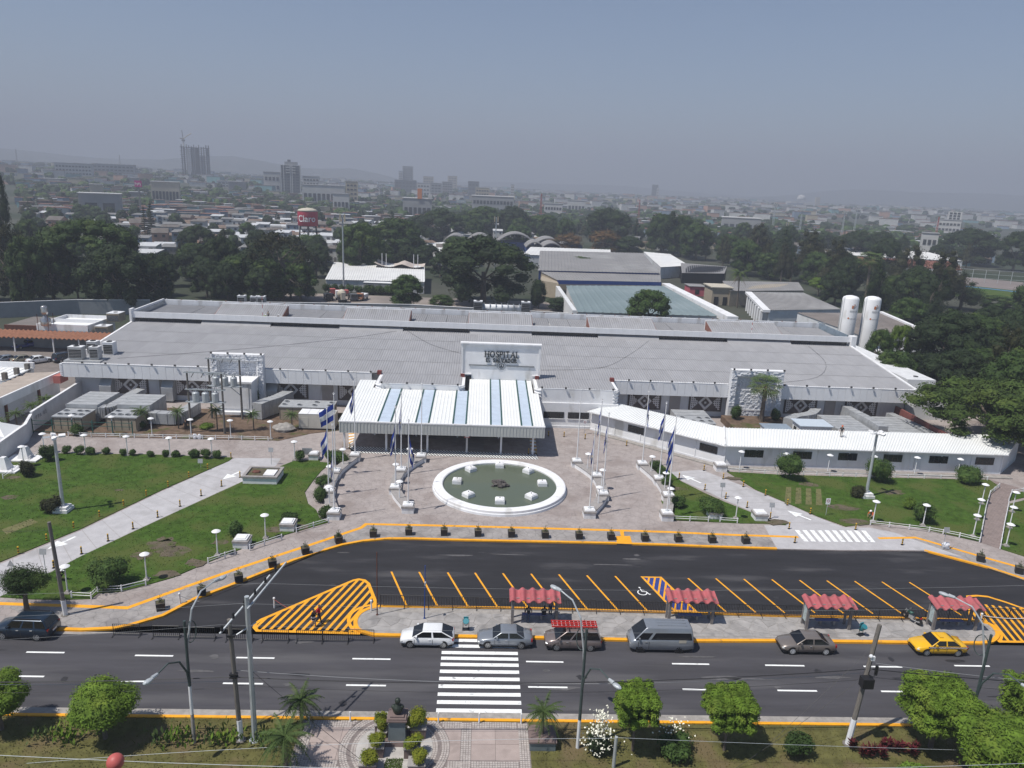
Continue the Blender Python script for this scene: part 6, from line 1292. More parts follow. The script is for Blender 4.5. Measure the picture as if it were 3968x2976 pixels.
for d, x, y, town, ish, an in cand:
 if math.hypot(x,y) < 470 and not town: continue
 if math.hypot(x,y) < 565 and an > -8 and not ish: continue
 if ish:
  rz = rad(-an)*.6+rh.choice([0,0,.25,-.2])+rh.uniform(-.1,.1)
  if nh < 300 and to_pix((x,y,3))[0] > -12 and to_pix((x,y,3))[0] < 1036:
   w8 = [3,3,2,3,2,2,1,3,1,2,1,1,2,2]; i = rh.choices(range(len(HP)), w8)[0]; t, wn, rn, two, used = HP[i]; s_ = rh.uniform(.8,1.2)
   if not used: o = t; o.location = (x,y,hgt(x,y)); o.rotation_euler = (0,0,rz); HP[i][4] = True
   else: o = dup(t, (x,y,hgt(x,y)), rz, None, None, (s_,s_,rh.uniform(.85,1.15)))
   o['group'] = 'houses of the hillside quarter'; ALLH.append((o, '%s %s%s house' % (rn, 'two-storey ' if two else '', wn), (x,y,hgt(x,y)+4))); nh += 1
  else: fbox(x, y, rh.uniform(7,16), rh.uniform(7,12), rh.uniform(3,7), rz, hgt(x,y), rh.randrange(7))
 elif rh.random() < (.5 if town else .85): fart.append((x, y))
d = 1060
while d < 4200:
 n = int(1.2*d/(26+d*.006))
 for k in range(n):
  an = -32+68*rh.random(); dd = d+rh.uniform(-20,20); x, y = dd*math.sin(rad(an)), dd*math.cos(rad(an)); q = rh.random()
  if q < .36: s_ = 1+d/2500; fbox(x, y, rh.uniform(8,18)*s_, rh.uniform(7,12)*s_, rh.choice([4,4,5,6,7,11]), rh.uniform(-.3,.3)-rad(an)*.5, hgt(x,y), rh.choice([0,0,0,0,1,2,3,5,6]))
  elif q < .84: fart.append((x, y))
 d += 24+d*.012
o = stuff('far_houses', far, [HM[k] for k in ('white','cream','grey','turquoise','brick','blue','peach')], 'hazy mass of small distant houses across the valley', 'houses')
o = stuff('far_roofs', frm, list(RM.values()), 'hazy mass of small distant roofs across the valley', 'roofs')
# ---- trees between and beyond the houses: 300 as trees, the rest as one far wood
fart.sort(key=lambda p: math.hypot(*p)); nt_ = 0; fm = [MB(), MB()]; rt_ = random.Random(5)
for x, y in fart:
 d = math.hypot(x, y); h = rt_.uniform(6,11); wd = h*rt_.uniform(.8,1.2); px = to_pix((x,y,4))[0]
 if nt_ < 215 and -15 < px < 1040:
  k = rt_.choice(['far','far','far','far2','far2','far3']); plant(k, x, y, h, wd, KW[k], 'trees among the far houses', hgt(x,y)); nt_ += 1
 elif d < 5000:
  g = fm[rt_.random() < .35]; z = hgt(x,y); s_ = 1 if d < 1500 else 1.5
  for q in range(3 if d < 1500 else 2):
   ox, oy = rt_.uniform(-.35,.35)*wd*s_, rt_.uniform(-.3,.3)*wd*s_; g.blob((x+ox,y+oy,z+h*.42), (wd*.42*s_,wd*.42*s_,h*.45*rt_.uniform(.7,1.1)), 6, 4, 0, rt_, .28)
stuff('far_trees', fm[0], M['leaf_dark'], 'distant dark trees merging into one wood in the haze', 'wood'); stuff('far_trees', fm[1], M['leaf_mid'], 'distant greener trees merging into one wood in the haze', 'wood')
# ---------------------------------------------------------------- plaza: fountain, curved walls, flags
Z = .12
FX, FY, FR = 2.85, 83.9, 8.1
t = thing('fountain', 'large round white-rimmed fountain pool in the middle of the plaza', 'fountain', (FX, FY, Z))
def ring(r0, r1, z0, z1, n=64, drop=.0):
 b = MB()
 for k in range(n):
  a = 2*math.pi*k/n
  for r_, z in ((r1,z0),(r1-.04,z1-.05),(r1-.14,z1),(r0+.1,z1),(r0,z1-.08),(r0,z0)): b.v.append((r_*math.cos(a), r_*math.sin(a), z))
 for k in range(n):
  for j in range(5): q, s_ = k*6+j, ((k+1)%n)*6+j; b.f.append((q,s_,s_+1,q+1)); b.m.append(0)
 return b
part('rim', ring(6.95, 8.1, 0, .62), M['white'], t); part('rim_step', ring(7.95, 8.22, 0, .3), M['white2'], t)
M['poolbed'] = pm('mossy_pool_floor', (.17,.19,.12), .9, .3, .5, .2, col2=(.25,.23,.14), thr=.5, s2=.35)
b = MB(); b.lathe([(6.98,.02),(6.98,.06)], 48); part('pool_floor', b, M['poolbed'], t)
wm = bpy.data.materials.new('pool_water'); wm.use_nodes = True; N_, L_n, b_ = nodes(wm); b_.inputs['Base Color'].default_value = (.15,.18,.13,1); b_.inputs['Roughness'].default_value = .06; b_.inputs['Transmission Weight'].default_value = .35; b_.inputs['IOR'].default_value = 1.33
n_ = N_.new('ShaderNodeTexNoise'); n_.inputs['Scale'].default_value = 2.2; bp = N_.new('ShaderNodeBump'); bp.inputs['Strength'].default_value = .06; L_n.new(n_.outputs[0], bp.inputs['Height']); L_n.new(bp.outputs[0], b_.inputs['Normal'])
b = MB(); b.sheet([(6.96*math.cos(k*.1309), 6.96*math.sin(k*.1309)) for k in range(48)], .36); part('water', b, wm, t)
M['rock'] = pm('dark_rock', (.09,.08,.075), .9, .4, 3, .4); rk = random.Random(2)
for k in range(26):
 a = rk.uniform(0,6.28); d = rk.uniform(0,1.15); s_ = rk.uniform(.18,.36); b = MB(); b.blob((d*math.cos(a), d*math.sin(a), .38+(1.2-d)*.45), (s_,s_*.8,s_*.75), 6, 4, 0, rk, .25); part('rock', b, M['rock'], t)
pts = [(2.94,89.93),(6.60,88.28),(8.08,84.26),(6.49,80.28),(2.76,78.78),(-0.91,80.30),(-2.38,84.29),(-0.78,88.32)]
for i, (x, y) in enumerate(pts):
 a = math.atan2(y-FY, x-FX)+math.pi/2; b = MB(); b.cbox((x-FX,y-FY,.42), (1.1,1.1,.72), a); b.cbox((x-FX,y-FY,.83), (.95,.95,.12), a); b.cbox((x-FX,y-FY,.91), (.62,.62,.08), a); part('nozzle_block', b, M['white'], t)
 b = MB(); b.lathe([(.05,.95),(.05,1.05)], 8, (x-FX,y-FY,0)); part('nozzle', b, M['black'], t)
 b = MB(); q = i*.785+.4; b.cbox((5.9*math.cos(q),5.9*math.sin(q),.2), (.7,.35,.28), q+1.57); part('floor_lamp', b, M['cream'], t)
# curved planter walls, flagpole pedestals, poles, flags
arcs = [('outermost left', [(-16.07,91.89),(-17.51,86.05),(-17.12,80.11),(-15.38,74.52)]), ('inner left', [(-7.43,92.20),(-9.52,87.12),(-9.58,81.56),(-7.57,76.59)]), ('inner right', [(13.24,91.84),(15.20,86.94),(15.12,81.28),(12.84,76.39)]), ('outermost right', [(22.02,91.60),(23.12,86.51),(23.06,81.30),(21.64,76.19)])]
PNAME = ['rear','second','third','front']
bm = MB(); bm.box(-.72,.72,-.72,.72,0,.62); pd = bm.mesh('pedestal_block', M['white']); bm = MB(); bm.box(-.78,.78,-.78,.78,.62,.84); pb = bm.mesh('pedestal_band', M['cap']); bm = MB(); bm.box(-.62,.62,-.62,.62,.84,.98); bm.box(-.46,.46,-.46,.46,.98,1.05); pc = bm.mesh('pedestal_cap', M['white'])
def pedestal(lbl, x, y, s_=1., grp='white pedestals', rz=0, h=1.):
 t = thing('pedestal', lbl, 'pedestal', (x,y,Z), rz, grp); t.scale = (s_,s_,h); piece('block', pd, t); piece('grey_band', pb, t); piece('cap', pc, t); return t
def flagpole():
 t = ob('flagpole', None); t['category'] = 'flagpole'; b = MB(); b.tube([(0,0,0),(0,0,9.5)], .075, 8, .045); part('shaft', b, M['white'], t); b = MB(); b.blob((0,0,9.58), .09, 8, 5); b.cbox((0,0,9.72), (.3,.04,.06)); b.cbox((0,0,9.72), (.06,.04,.3)); part('finial', b, M['white'], t); b = MB(); b.lathe([(.2,0),(.2,.06),(.09,.12)], 10); part('foot_plate', b, M['steel'], t); return t
fp0 = flagpole()
M['fblue'] = pm('flag_blue', (.008,.035,.26), .7, .08, 3); M['fwhite'] = pm('flag_white', (.70,.71,.74), .7, .05, 3)
def flagmesh(out, fall, folds, seed, W_=3.5, hh=2.3, curl=.3):
 r = random.Random(seed); b = MB(); nu, nv = 16, 9; ph = r.uniform(0,6)
 for i in range(nu+1):
  u = i/nu
  for j in range(nv+1):
   v = j/nv; amp = folds*u**.7
   b.v.append((out*W_*u*(1-.15*v)*(1+.1*math.sin(ph+3*u)), amp*math.sin(u*9+v*2.2+ph)+.1*math.sin(v*5)*u, -hh*v*(1-curl*u)-fall*W_*u**.85))
 for i in range(nu):
  for j in range(nv): q = i*(nv+1)+j; b.f.append((q,q+1,q+nv+2,q+nv+1)); b.m.append(0 if j < 3 or j > 5 else 1)
 return b.mesh('flag', [M['fblue'], M['fwhite']], True)
FM = {'limp':flagmesh(.07,.78,.13,1), 'hang':flagmesh(.15,.70,.2,2), 'blown':flagmesh(.60,.38,.22,3,3.3,2.1,.1), 'wide':flagmesh(.28,.62,.28,4)}
fl = [[('hang',math.pi*.95,8.9),('blown',math.pi*1.02,8.5),('wide',math.pi*.9,7.2),('limp',math.pi*.9,7.0)], [None,('limp',math.pi,8.3),('hang',math.pi*1.1,7.6),('hang',-.25,8.0)], [None,('limp',math.pi,9.0),('limp',math.pi,8.8),('limp',math.pi*.8,8.6)], [('limp',.2,8.8),('hang',math.pi,8.7),('hang',math.pi*.9,8.6),('hang',math.pi*.95,8.4)]]
fw_ = {'limp':'hanging limp','hang':'drooping in folds','blown':'lifted by the wind','wide':'half spread'}
first = True
for ai, (an, ps) in enumerate(arcs):
 sm = smooth_line(ps, 6);
 t = thing('curved_planter', an+' curved low white planter wall with grey coping beside the fountain', 'planter wall', (*ps[1], Z), 0, 'curved planter walls')
 b = MB(); b.strip(sm, .55, .55, Z, Z+.55); part('wall', b, M['white'], t, True); b = MB(); b.strip(sm, .6, .6, Z+.55, Z+.64); part('coping', b, M['cap'], t, True)
 for i, (x, y) in enumerate(ps):
  pedestal('%s pedestal on the %s curved wall, carrying a flagpole' % (PNAME[i], an), x, y, .92, 'flagpole pedestals')
  lb = 'white flagpole on the %s pedestal of the %s curved wall' % (PNAME[i], an)
  if first: fp0.location = (x,y,Z+1.05); reg(fp0); first = False; fp0['label'] = lb; fp0['group'] = 'flagpoles round the plaza'
  else: dup(fp0, (x,y,Z+1.05), 0, lb, 'flagpoles round the plaza')
  f = fl[ai][i]
  if f:
   o = ob('flag', FM[f[0]], None, (x+.07*math.cos(f[1]), y+.07*math.sin(f[1]), f[2]+Z+1.0), f[1]); tag(o, 'blue and white flag %s, %s pole of the %s wall' % (fw_[f[0]], PNAME[i], an), 'flag', 'blue and white flags')
   b = MB(); v = FM[f[0]].vertices[8*10+4].co; b.lathe([(.16,-.02),(.16,.02)], 10, (0,0,0), 0, Matrix.Rotation(rad(90),3,'X')); e = part('emblem', b, M['cream'], o); e.location = v
# ---------------------------------------------------------------- garden lamps
t = ob('garden_lamp', None); t['category'] = 'lamp post'
b = MB(); b.box(-.26,.26,-.26,.26,0,.16); b.frus((0,0), (.4,.4), (.2,.2), .16, .34); part('footing', b, M['gutter'], t); b = MB(); b.tube([(0,0,.3),(0,0,2.45)], .065, 8, .05); part('post', b, M['white'], t)
b = MB(); b.lathe([(.05,2.3),(.13,2.48),(.15,2.56)], 12); part('collar', b, M['steel'], t); b = MB(); b.lathe([(.4,2.58),(.42,2.62),(.3,2.7),(.12,2.78),(.02,2.8)], 16); part('cap', b, M['white'], t); LAMP = t
tops = [(p, w_) for w_, ps in (
('bed fence lamp', [(-56.10,99.00),(-50.68,98.94),(-45.24,98.74),(-39.89,98.74),(-34.51,98.89),(-29.00,98.90)]), ('bush row lamp', [(-55.65,91.31),(-50.42,91.26),(-45.12,91.21),(-39.69,91.11),(-34.39,91.19)]), ('left edge lamp', [(-55.43,86.57)]), ('entrance path lamp', [(-23.74,91.02)]),
('outer left wall lamp', [(-17.06,88.75),(-17.53,82.87),(-16.38,76.88)]), ('inner left wall lamp', [(-8.69,89.61),(-9.82,84.08),(-8.79,78.80)]), ('inner right wall lamp', [(14.37,89.52),(15.40,84.03),(14.19,78.64)]), ('outer right wall lamp', [(22.70,89.21),(23.15,83.62),(22.56,78.80)]),
('lower lawn lamp', [(-35.12,58.31),(-29.46,60.74),(-24.80,65.49),(-21.28,69.24)]), ('annex lamp', [(35.40,92.04),(41.39,91.64),(47.34,91.61),(53.46,91.59),(59.39,91.62),(65.27,91.45)]), ('small lawn lamp', [(29.78,76.60)]), ('right lawn lamp', [(45.83,76.54),(51.36,75.88)]), ('path lamp', [(62.77,82.56),(59.09,77.84),(55.68,73.41)]), ('far path lamp', [(65.10,80.35),(61.62,75.90),(58.00,71.28)])) for p in ps]
ph = {'bed fence lamp':'white mushroom lamp behind the low fence of the soil bed, %s from the left','bush row lamp':'white mushroom lamp in the clipped bush row, %s from the left','left edge lamp':'white mushroom lamp beside the white pyramid plinths','entrance path lamp':'white mushroom lamp where the left drive meets the plaza','outer left wall lamp':'white mushroom lamp on the outermost left curved wall, %s from the back','inner left wall lamp':'white mushroom lamp on the inner left curved wall, %s from the back','inner right wall lamp':'white mushroom lamp on the inner right curved wall, %s from the back','outer right wall lamp':'white mushroom lamp on the outermost right curved wall, %s from the back','lower lawn lamp':'white mushroom lamp along the lower left lawn fence, %s from the left','annex lamp':'white mushroom lamp before the annex wall, %s from the left','small lawn lamp':'white mushroom lamp on the small lawn triangle beside the right drive','right lawn lamp':'white mushroom lamp at the front of the right lawn, %s from the drive','path lamp':'white mushroom lamp on the lawn side of the red path, %s from the annex','far path lamp':'white mushroom lamp on the far side of the red path, %s from the annex'}
cnt = {}; lb = []
for p, w_ in tops: cnt[w_] = cnt.get(w_, 0)+1; lb.append(ph[w_] % ORD[cnt[w_]-1] if '%s' in ph[w_] else ph[w_])
rows(LAMP, [(p[0],p[1],.14) for p, w_ in tops], lb, 'white mushroom garden lamps')
# ---------------------------------------------------------------- striped bollards
t = ob('striped_bollard', None); t['category'] = 'bollard'
M['byel'] = pm('bollard_yellow', (.62,.36,.02), .6, .1, 3)
for k in range(6): b = MB(); b.lathe([(.075,k*.13),(.075,k*.13+.13)], 8); part('stripe_band', b, M['byel'] if k%2 else M['black'], t)
b = MB(); b.lathe([(.16,0),(.16,.03)], 8); part('foot', b, M['black'], t)
bo = [('along the upper kerb of the left drive, %s from the plaza', [(-32.00,91.30),(-33.52,87.22),(-34.78,84.48),(-36.04,81.51),(-37.34,78.77),(-38.57,75.98),(-39.79,73.21),(-41.00,70.46),(-42.17,67.72),(-43.28,65.04)]), ('along the lower kerb of the left drive, %s from the plaza', [(-28.86,85.04),(-30.11,82.19),(-31.45,79.36),(-32.66,76.41),(-33.89,73.57),(-35.20,70.76),(-36.39,68.03),(-37.58,65.33),(-38.68,62.60)]), ('at the left end of the black striped band, %s from the left', [(-18.47,96.60),(-17.50,96.03)]), ('at the right end of the black striped band, %s from the left', [(7.07,95.92),(8.10,96.00)]), ('before the lobby wall and connector, %s from the left', [(10.48,103.75),(12.79,103.59),(15.85,102.90),(18.76,101.71),(21.59,100.41)]), ('along the annex side of the right drive, %s from the plaza', [(30.39,91.48),(32.13,88.65),(33.96,86.24),(35.86,83.65),(37.51,80.85),(39.28,78.44)]), ('along the plaza side of the right drive, %s from the plaza', [(26.24,88.42),(28.59,84.86),(30.44,82.34),(32.22,79.85),(33.94,76.97)]), ('at the mouth of the right drive, %s from the left', [(35.12,74.40),(34.40,71.05),(42.83,74.59),(46.28,71.13)])]
pp = []; lb = []
for s_, ps in bo:
 for i, p in enumerate(ps): pp.append((p[0],p[1],.14)); lb.append('striped bollard '+s_ % ORD[i])
rows(t, pp, lb, 'black and yellow bollards')
# ---------------------------------------------------------------- free pedestals, square planters
for (x, y), lb, s_ in (((-23.12,67.69),'front white pedestal beside the lower left lawn fence',1.0),((-19.56,71.56),'white pedestal beside the lower left lawn fence, nearer the flags',1.0),((-21.38,91.81),'white pedestal at the plaza end of the lower left lawn',.85),((32.71,91.94),'white pedestal at the near left corner of the annex lawn',1.0),((27.38,77.00),'white pedestal in the fence of the small lawn triangle',1.0),((32.58,76.77),'white pedestal at the mouth of the right drive',1.0)): pedestal(lb, x, y, s_, 'free-standing white pedestals')
t = thing('raised_planter', 'square white raised planter with grey rim and white lid on the left lawn', 'planter', (-25.9,84.6,.18)); b = MB(); b.box(-2.0,2.0,-1.6,1.6,0,.75); part('wall', b, M['white'], t)
for q in ((-2.1,2.1,-1.7,-1.35),(-2.1,2.1,1.35,1.7),(-2.1,-1.75,-1.35,1.35),(1.75,2.1,-1.35,1.35)): b = MB(); b.box(q[0],q[1],q[2],q[3],.75,.98); part('rim', b, M['cap'], t)
b = MB(); b.box(-1.75,1.75,-1.35,1.35,.75,.82); part('soil', b, M['earth'], t); b = MB(); b.box(.3,1.6,-1.2,.6,.82,1.02); part('lid', b, M['white'], t); b = MB(); b.blob((-.8,.1,.9), (.5,.35,.22), 7, 4, 0, rk, .3); part('rubble', b, M['rust'], t)
PLB = ob('planter', None); PLB['category'] = 'planter'; b = MB(); b.frus((0,0), (.66,.66), (.74,.74), 0, .68); part('box', b, pm('charcoal_planter', (.022,.025,.03), .6, .15, 2), PLB); b = MB(); b.box(-.31,.31,-.31,.31,.68,.70); part('soil', b, M['earth'], PLB)
b = MB(); rp2 = random.Random(8);
for k in range(60): leafq(b, Vector((rp2.gauss(0,.14),rp2.gauss(0,.14),.8+abs(rp2.gauss(0,.18)))), Vector((rp2.gauss(0,1),rp2.gauss(0,1),1)).normalized(), .07, rp2)
for k in range(4): b.tube([(0,0,.75),(rp2.uniform(-.25,.25),rp2.uniform(-.25,.25),1.25)], .012, 3)
part('sparse_plant', b, M['leaf_mid'], PLB)
pls = [(-26.31,56.17),(-23.79,58.57),(-21.34,60.95),(-19.08,63.73),(-16.61,66.40),(-13.83,68.80),(-13.86,68.94),(-10.53,70.33),(-6.93,70.99),(-3.24,71.06),(0.32,71.05),(3.85,71.04),(7.42,70.99),(11.03,70.94),(14.43,70.92),(18.03,70.79),(21.60,70.78),(25.26,70.77),(28.89,70.76),(52.83,67.89),(55.28,65.51)]
an_ = [rad(24)]*7+[rad(3)]*12+[rad(-30)]*2
lb = ['charcoal square planter on the slanting left kerb, %s from the parked SUV' % ORD[i] for i in range(7)]+['charcoal square planter along the straight kerb facing the bays, %s from the left' % ORD[i] for i in range(12)]+['charcoal square planter on the right kerb, the one nearer the white sacks','charcoal square planter at the right picture edge']
rows(PLB, [(p[0],p[1],.125) for p in pls], lb, 'charcoal square planters', 0, an_)
# ---------------------------------------------------------------- low white fences
def fence(lbl, pts, z=.16, gap=1.9):
 t = thing('low_fence', lbl, 'fence', (*pts[0], z), 0, 'low white pipe fences')
 for a, c in zip(pts, pts[1:]):
  L_ = math.hypot(c[0]-a[0], c[1]-a[1]); n = max(1, round(L_/gap))
  for i in range(0 if a == pts[0] else 1, n+1):
   q = i/n; x, y = a[0]+(c[0]-a[0])*q, a[1]+(c[1]-a[1])*q; b = MB(); b.box(x-.045,x+.045,y-.045,y+.045,z,z+.62); part('post', b, M['white'], t, True)
  for h in (.3,.54): b = MB(); b.tube([(*a,z+h),(*c,z+h)], .03, 5); part('rail', b, M['white'], t, True)
for lb, pts in (('low white fence at the tip of the lower left lawn',[(-34.41,57.59),(-32.73,57.52),(-32.70,58.57),(-30.78,58.80),(-29.14,59.81)]),('low white fence left of the front lawn pedestal',[(-25.15,63.94),(-23.96,65.09),(-23.22,65.77)]),('low white fence between the two lawn pedestals',[(-22.10,66.72),(-20.98,67.79),(-19.62,69.09)]),('low white fence from the pedestal to the flag corner',[(-18.53,70.67),(-17.06,71.99),(-15.72,73.15)]),('long low white fence before the soil bed',[(-56.19,97.96),(-52.98,97.70),(-43.42,97.98),(-32.83,98.27),(-29.18,98.24)]),('low white fence left of the small triangle pedestal',[(22.27,75.79),(24.21,75.68),(26.32,75.67)]),('low white fence right of the small triangle pedestal',[(27.66,75.66),(29.59,75.51)]),('low white fence along the front of the right lawn',[(45.17,75.83),(47.16,75.43),(49.20,74.92),(51.24,74.41),(52.52,73.87),(53.95,73.15),(55.53,72.06)]),('low white fence along the lawn side of the red path',[(55.62,72.14),(59.09,76.77),(62.35,81.12),(65.92,85.61),(68.91,88.18)]),('low white fence under the annex lamps',[(33.38,91.23),(40.04,90.60),(48.88,90.46),(57.88,90.51),(62.41,90.53),(68.86,90.51)]),('low white fence on the far side of the red path',[(56.87,70.62),(61.88,77.05),(66.02,82.28)]),('short low white fence at the path end by the right edge',[(67.05,83.66),(69.12,86.07),(71.12,86.72)]),('short low white fence beside the pyramid plinths',[(-55.53,82.67),(-55.70,86.44),(-56.12,90.93)])): fence(lb, pts)
# ---------------------------------------------------------------- black crowd barriers
def barrier(L_, h, n):
 t = ob('crowd_barrier', None); t['category'] = 'barrier'
 for z in (.18, h): b = MB(); b.tube([(-L_/2,0,z),(L_/2,0,z)], .032, 5); part('rail', b, M['black'], t)
 for x in (-L_/2, L_/2): b = MB(); b.tube([(x,0,.06),(x,0,h)], .034, 5); part('upright', b, M['black'], t); b = MB(); b.tube([(x,-.34,.03),(x,-.1,.1),(x,.1,.1),(x,.34,.03)], .028, 5); part('foot', b, M['black'], t)
 bm = MB(); bm.tube([(0,0,.18),(0,0,h)], .02, 4); me = bm.mesh('bar', M['black'])
 for k in range(n): piece('bar', me, t, (-L_/2+L_*(k+1)/(n+1),0,0))
 return t
t = barrier(2.05, 1.05, 12); xs = [(-27.47,52.57),(-24.30,52.40),(-21.46,52.28),(-18.46,52.14),(-15.64,52.15),(-12.92,52.16),(-10.91,52.15)]+[(-8.88,52.34)]
rows(t, [(p[0],p[1],0) for p in xs], ['black crowd barrier on the road, %s from the parked SUV' % ORD[i] for i in range(8)], 'black crowd barriers in a line across the slip road')
f0, f1 = (-8.02,57.20), (44.37,56.46); n = 25; t = barrier((f1[0]-f0[0])/n, 1.15, 14)
rows(t, [(f0[0]+(f1[0]-f0[0])*(i+.5)/n, f0[1]+(f1[1]-f0[1])*(i+.5)/n, .14) for i in range(n)], ['black railing panel behind the bus shelters, %s from the left end' % ORD[i] for i in range(n)], 'black railing panels along the island', 0, math.atan2(f1[1]-f0[1], f1[0]-f0[0]))
t = barrier(2.2, 1.1, 14); rows(t, [(47.2,57.2,0),(49.4,57.0,0)], ['black barrier on the right hatched triangle, nearest the last bus shelter','black barrier on the right hatched triangle, at the picture edge'], 'black barriers on the hatching', 0, -.08)
# ---------------------------------------------------------------- bus shelters and benches
M['pinkred'] = pm('pinkish_red_tile', (.38,.095,.105), .65, .16, 1.2, .05, col2=(.27,.085,.085), thr=.52, s2=1.5); M['postgrey'] = pm('weathered_post', (.20,.185,.18), .8, .2, 2); M['bench'] = pm('blue_bench', (.10,.12,.24), .6, .15, 2)
def shelter(panel):
 t = ob('bus_shelter', None); t['category'] = 'bus shelter'; n = 5; L_ = 4.3; p = L_/n
 for i in range(n):
  b = MB(); x0 = -.22+i*p; pr = []
  for k in range(13):
   q = k/12; pr.append((x0+q*p*1.03, .2*math.sin(math.pi*min(1,q/.62)) if q < .62 else -.05*math.sin(math.pi*(q-.62)/.38)))
  k = len(pr)
  for y, z in ((-.65,2.3),(.1,2.46),(.85,2.62)): b.v += [(x,y,z+h) for x, h in pr]
  for y, z in ((-.65,2.3),(.85,2.62)): b.v += [(x,y,z+h-.06) for x, h in pr]
  for r_ in (0,1):
   for j in range(k-1): b.f.append((r_*k+j,r_*k+j+1,(r_+1)*k+j+1,(r_+1)*k+j)); b.m.append(0)
  for j in range(k-1): b.f.append((3*k+j,3*k+j+1,j+1,j)); b.f.append((3*k+j+1,3*k+j,4*k+j,4*k+j+1)); b.m += [0,0]
  part('roof_tile', b, M['pinkred'], t, smooth=False)
 for x in (.1, 3.85):
  b = MB(); b.box(x-.11,x+.11,-.25,-.05,0,2.4); part('post', b, M['postgrey'], t); b = MB(); b.box(x-.09,x+.09,.62,.77,0,2.5); part('post', b, M['postgrey'], t)
  b = MB(); b.add([(x-.05,-.55,2.18),(x+.05,-.55,2.18),(x+.05,.8,2.46),(x-.05,.8,2.46),(x-.05,-.55,2.27),(x+.05,-.55,2.27),(x+.05,.8,2.55),(x-.05,.8,2.55)], [(0,3,2,1),(4,5,6,7),(0,1,5,4),(1,2,6,5),(2,3,7,6),(3,0,4,7)]); part('rafter', b, M['postgrey'], t)
 b = MB(); b.box(0,3.95,-.2,-.1,2.3,2.4); part('beam', b, M['postgrey'], t)
 if panel:
  b = MB(); b.box(.06,.16,-.05,.62,.35,2.2); q = part('poster_case', b, M['frame'], t); b = MB(); b.box(.03,.055,.02,.56,.6,2.08); part('poster', b, pm('pale_poster', (.42,.50,.50), .3, .08, 2), q); rp3 = random.Random(3)
  for k in range(9): b = MB(); y, z = rp3.uniform(.06,.4), 1.0+k*.1; b.box(.022,.03,y,y+rp3.uniform(.06,.16),z,z+.04); part('print_mark', b, M['gwall'], q)
 return t
t1 = shelter(False); rows(t1, [(3.3,55.2,.14),(16.8,55.6,.14)], ['open bus shelter with red wavy roof where three people wait','open bus shelter with red wavy roof behind the grey van'], 'red-roofed bus shelters')
t2 = shelter(True); rows(t2, [(28.65,55.1,.14),(40.0,55.3,.14)], ['red wavy roofed bus shelter with poster panel behind the tan sedan','red wavy roofed bus shelter with poster panel behind the yellow taxi'], 'red-roofed bus shelters')
t = ob('bench', None); t['category'] = 'bench'; b = MB(); b.box(-1.05,1.05,-.19,.19,.42,.48); part('seat', b, M['bench'], t)
for x in (-.6,.6): b = MB(); b.box(x-.09,x+.09,-.15,.15,0,.42); part('leg', b, M['gutter'], t)
rows(t, [(5.3,55.75,.14),(18.9,56.1,.14),(30.9,55.7,.14),(42.2,55.95,.14)], ['blue bench in the shelter where people wait','blue bench in the shelter behind the grey van','blue bench in the shelter behind the tan sedan','blue bench in the shelter behind the taxi'], 'blue shelter benches')
for i, (x, y) in enumerate([(-.5,54.0),(33.2,54.2)]):
 t = thing('litter_bin', ['turquoise tilting litter bin on the island behind the white car','turquoise tilting litter bin between the tan sedan and the taxi'][i], 'litter bin', (x,y,.14), .4*i, 'turquoise litter bins'); tq = M.setdefault('teal', pm('teal_plastic', (.03,.20,.24), .5, .12, 3))
 b = MB(); b.tube([(-.24,0,0),(-.24,0,.95)], .03, 6); b.tube([(.24,0,0),(.24,0,.95)], .03, 6); b.box(-.3,.3,-.2,.2,0,.05); part('stand', b, M['black'], t); b = MB(); b.lathe([(.16,-.3),(.24,.3),(.25,.32)], 12, (0,-.08,.7), 0, Matrix.Rotation(rad(35),3,'X')); part('bucket', b, tq, t); b = MB(); b.cbox((0,-.34,.68), (.22,.02,.14), 0, 0, rad(35)); part('sticker', b, M['fwhite'], t)
 b = MB(); b.box(-.2,.2,.02,.1,.85,1.15); part('back_plate', b, tq, t)
# ---------------------------------------------------------------- poles, posts, signs on the island and verges
def pole(lbl, x, y, h, r, mat, z=.14, name='pole', lean=(0,0)):
 t = thing(name, lbl, 'pole', (x,y,z)); b = MB(); b.tube([(0,0,0),(lean[0]*.5,lean[1]*.5,h*.5),(lean[0],lean[1],h)], r, 8, r*.8); part('shaft', b, mat, t); b = MB(); b.lathe([(r*2,0),(r*2,.05)], 8); part('foot_plate', b, mat, t); return t
pole('thin rusty pole at the left end of the traffic island', -8.1,55.9,5.9,.05,M['rust']); t = pole('thin blue pole on the island behind the white car', -4.05,55.5,5.0,.05,M['blue']); b = MB(); b.box(-.02,.1,-.3,-.05,3.3,3.55); part('torn_plate', b, M['steel'], t)
for lb, (x, y), z in (('white rope post at the left end of the island', (-8.69,56.54),.14),('white rope post on the slip road with red rope', (-17.03,56.89),0),('white rope post on the left pavement by the kerb', (-25.08,57.11),.13),('white rope post by the last bus shelter', (45.11,56.28),.14)):
 t = thing('rope_post', lb, 'post', (x,y,z), 0, 'white rope posts'); b = MB(); b.tube([(0,0,0),(0,0,.85)], .07, 8); part('shaft', b, M['white'], t); b = MB(); b.blob((0,0,.93), .11, 8, 5); part('ball', b, M['white'], t)
def wire(lbl, p, q, sag, r, mat='black', name='rope', n=14, dash=False, cat=None):
 P, Q = Vector(p), Vector(q); pts = [P+(Q-P)*k/n-Vector((0,0,sag*4*(k/n)*(1-k/n))) for k in range(n+1)]; b = MB(); b.tube(pts, r, 4, caps=False); return mthing(name, b, M[mat], lbl, cat or name)
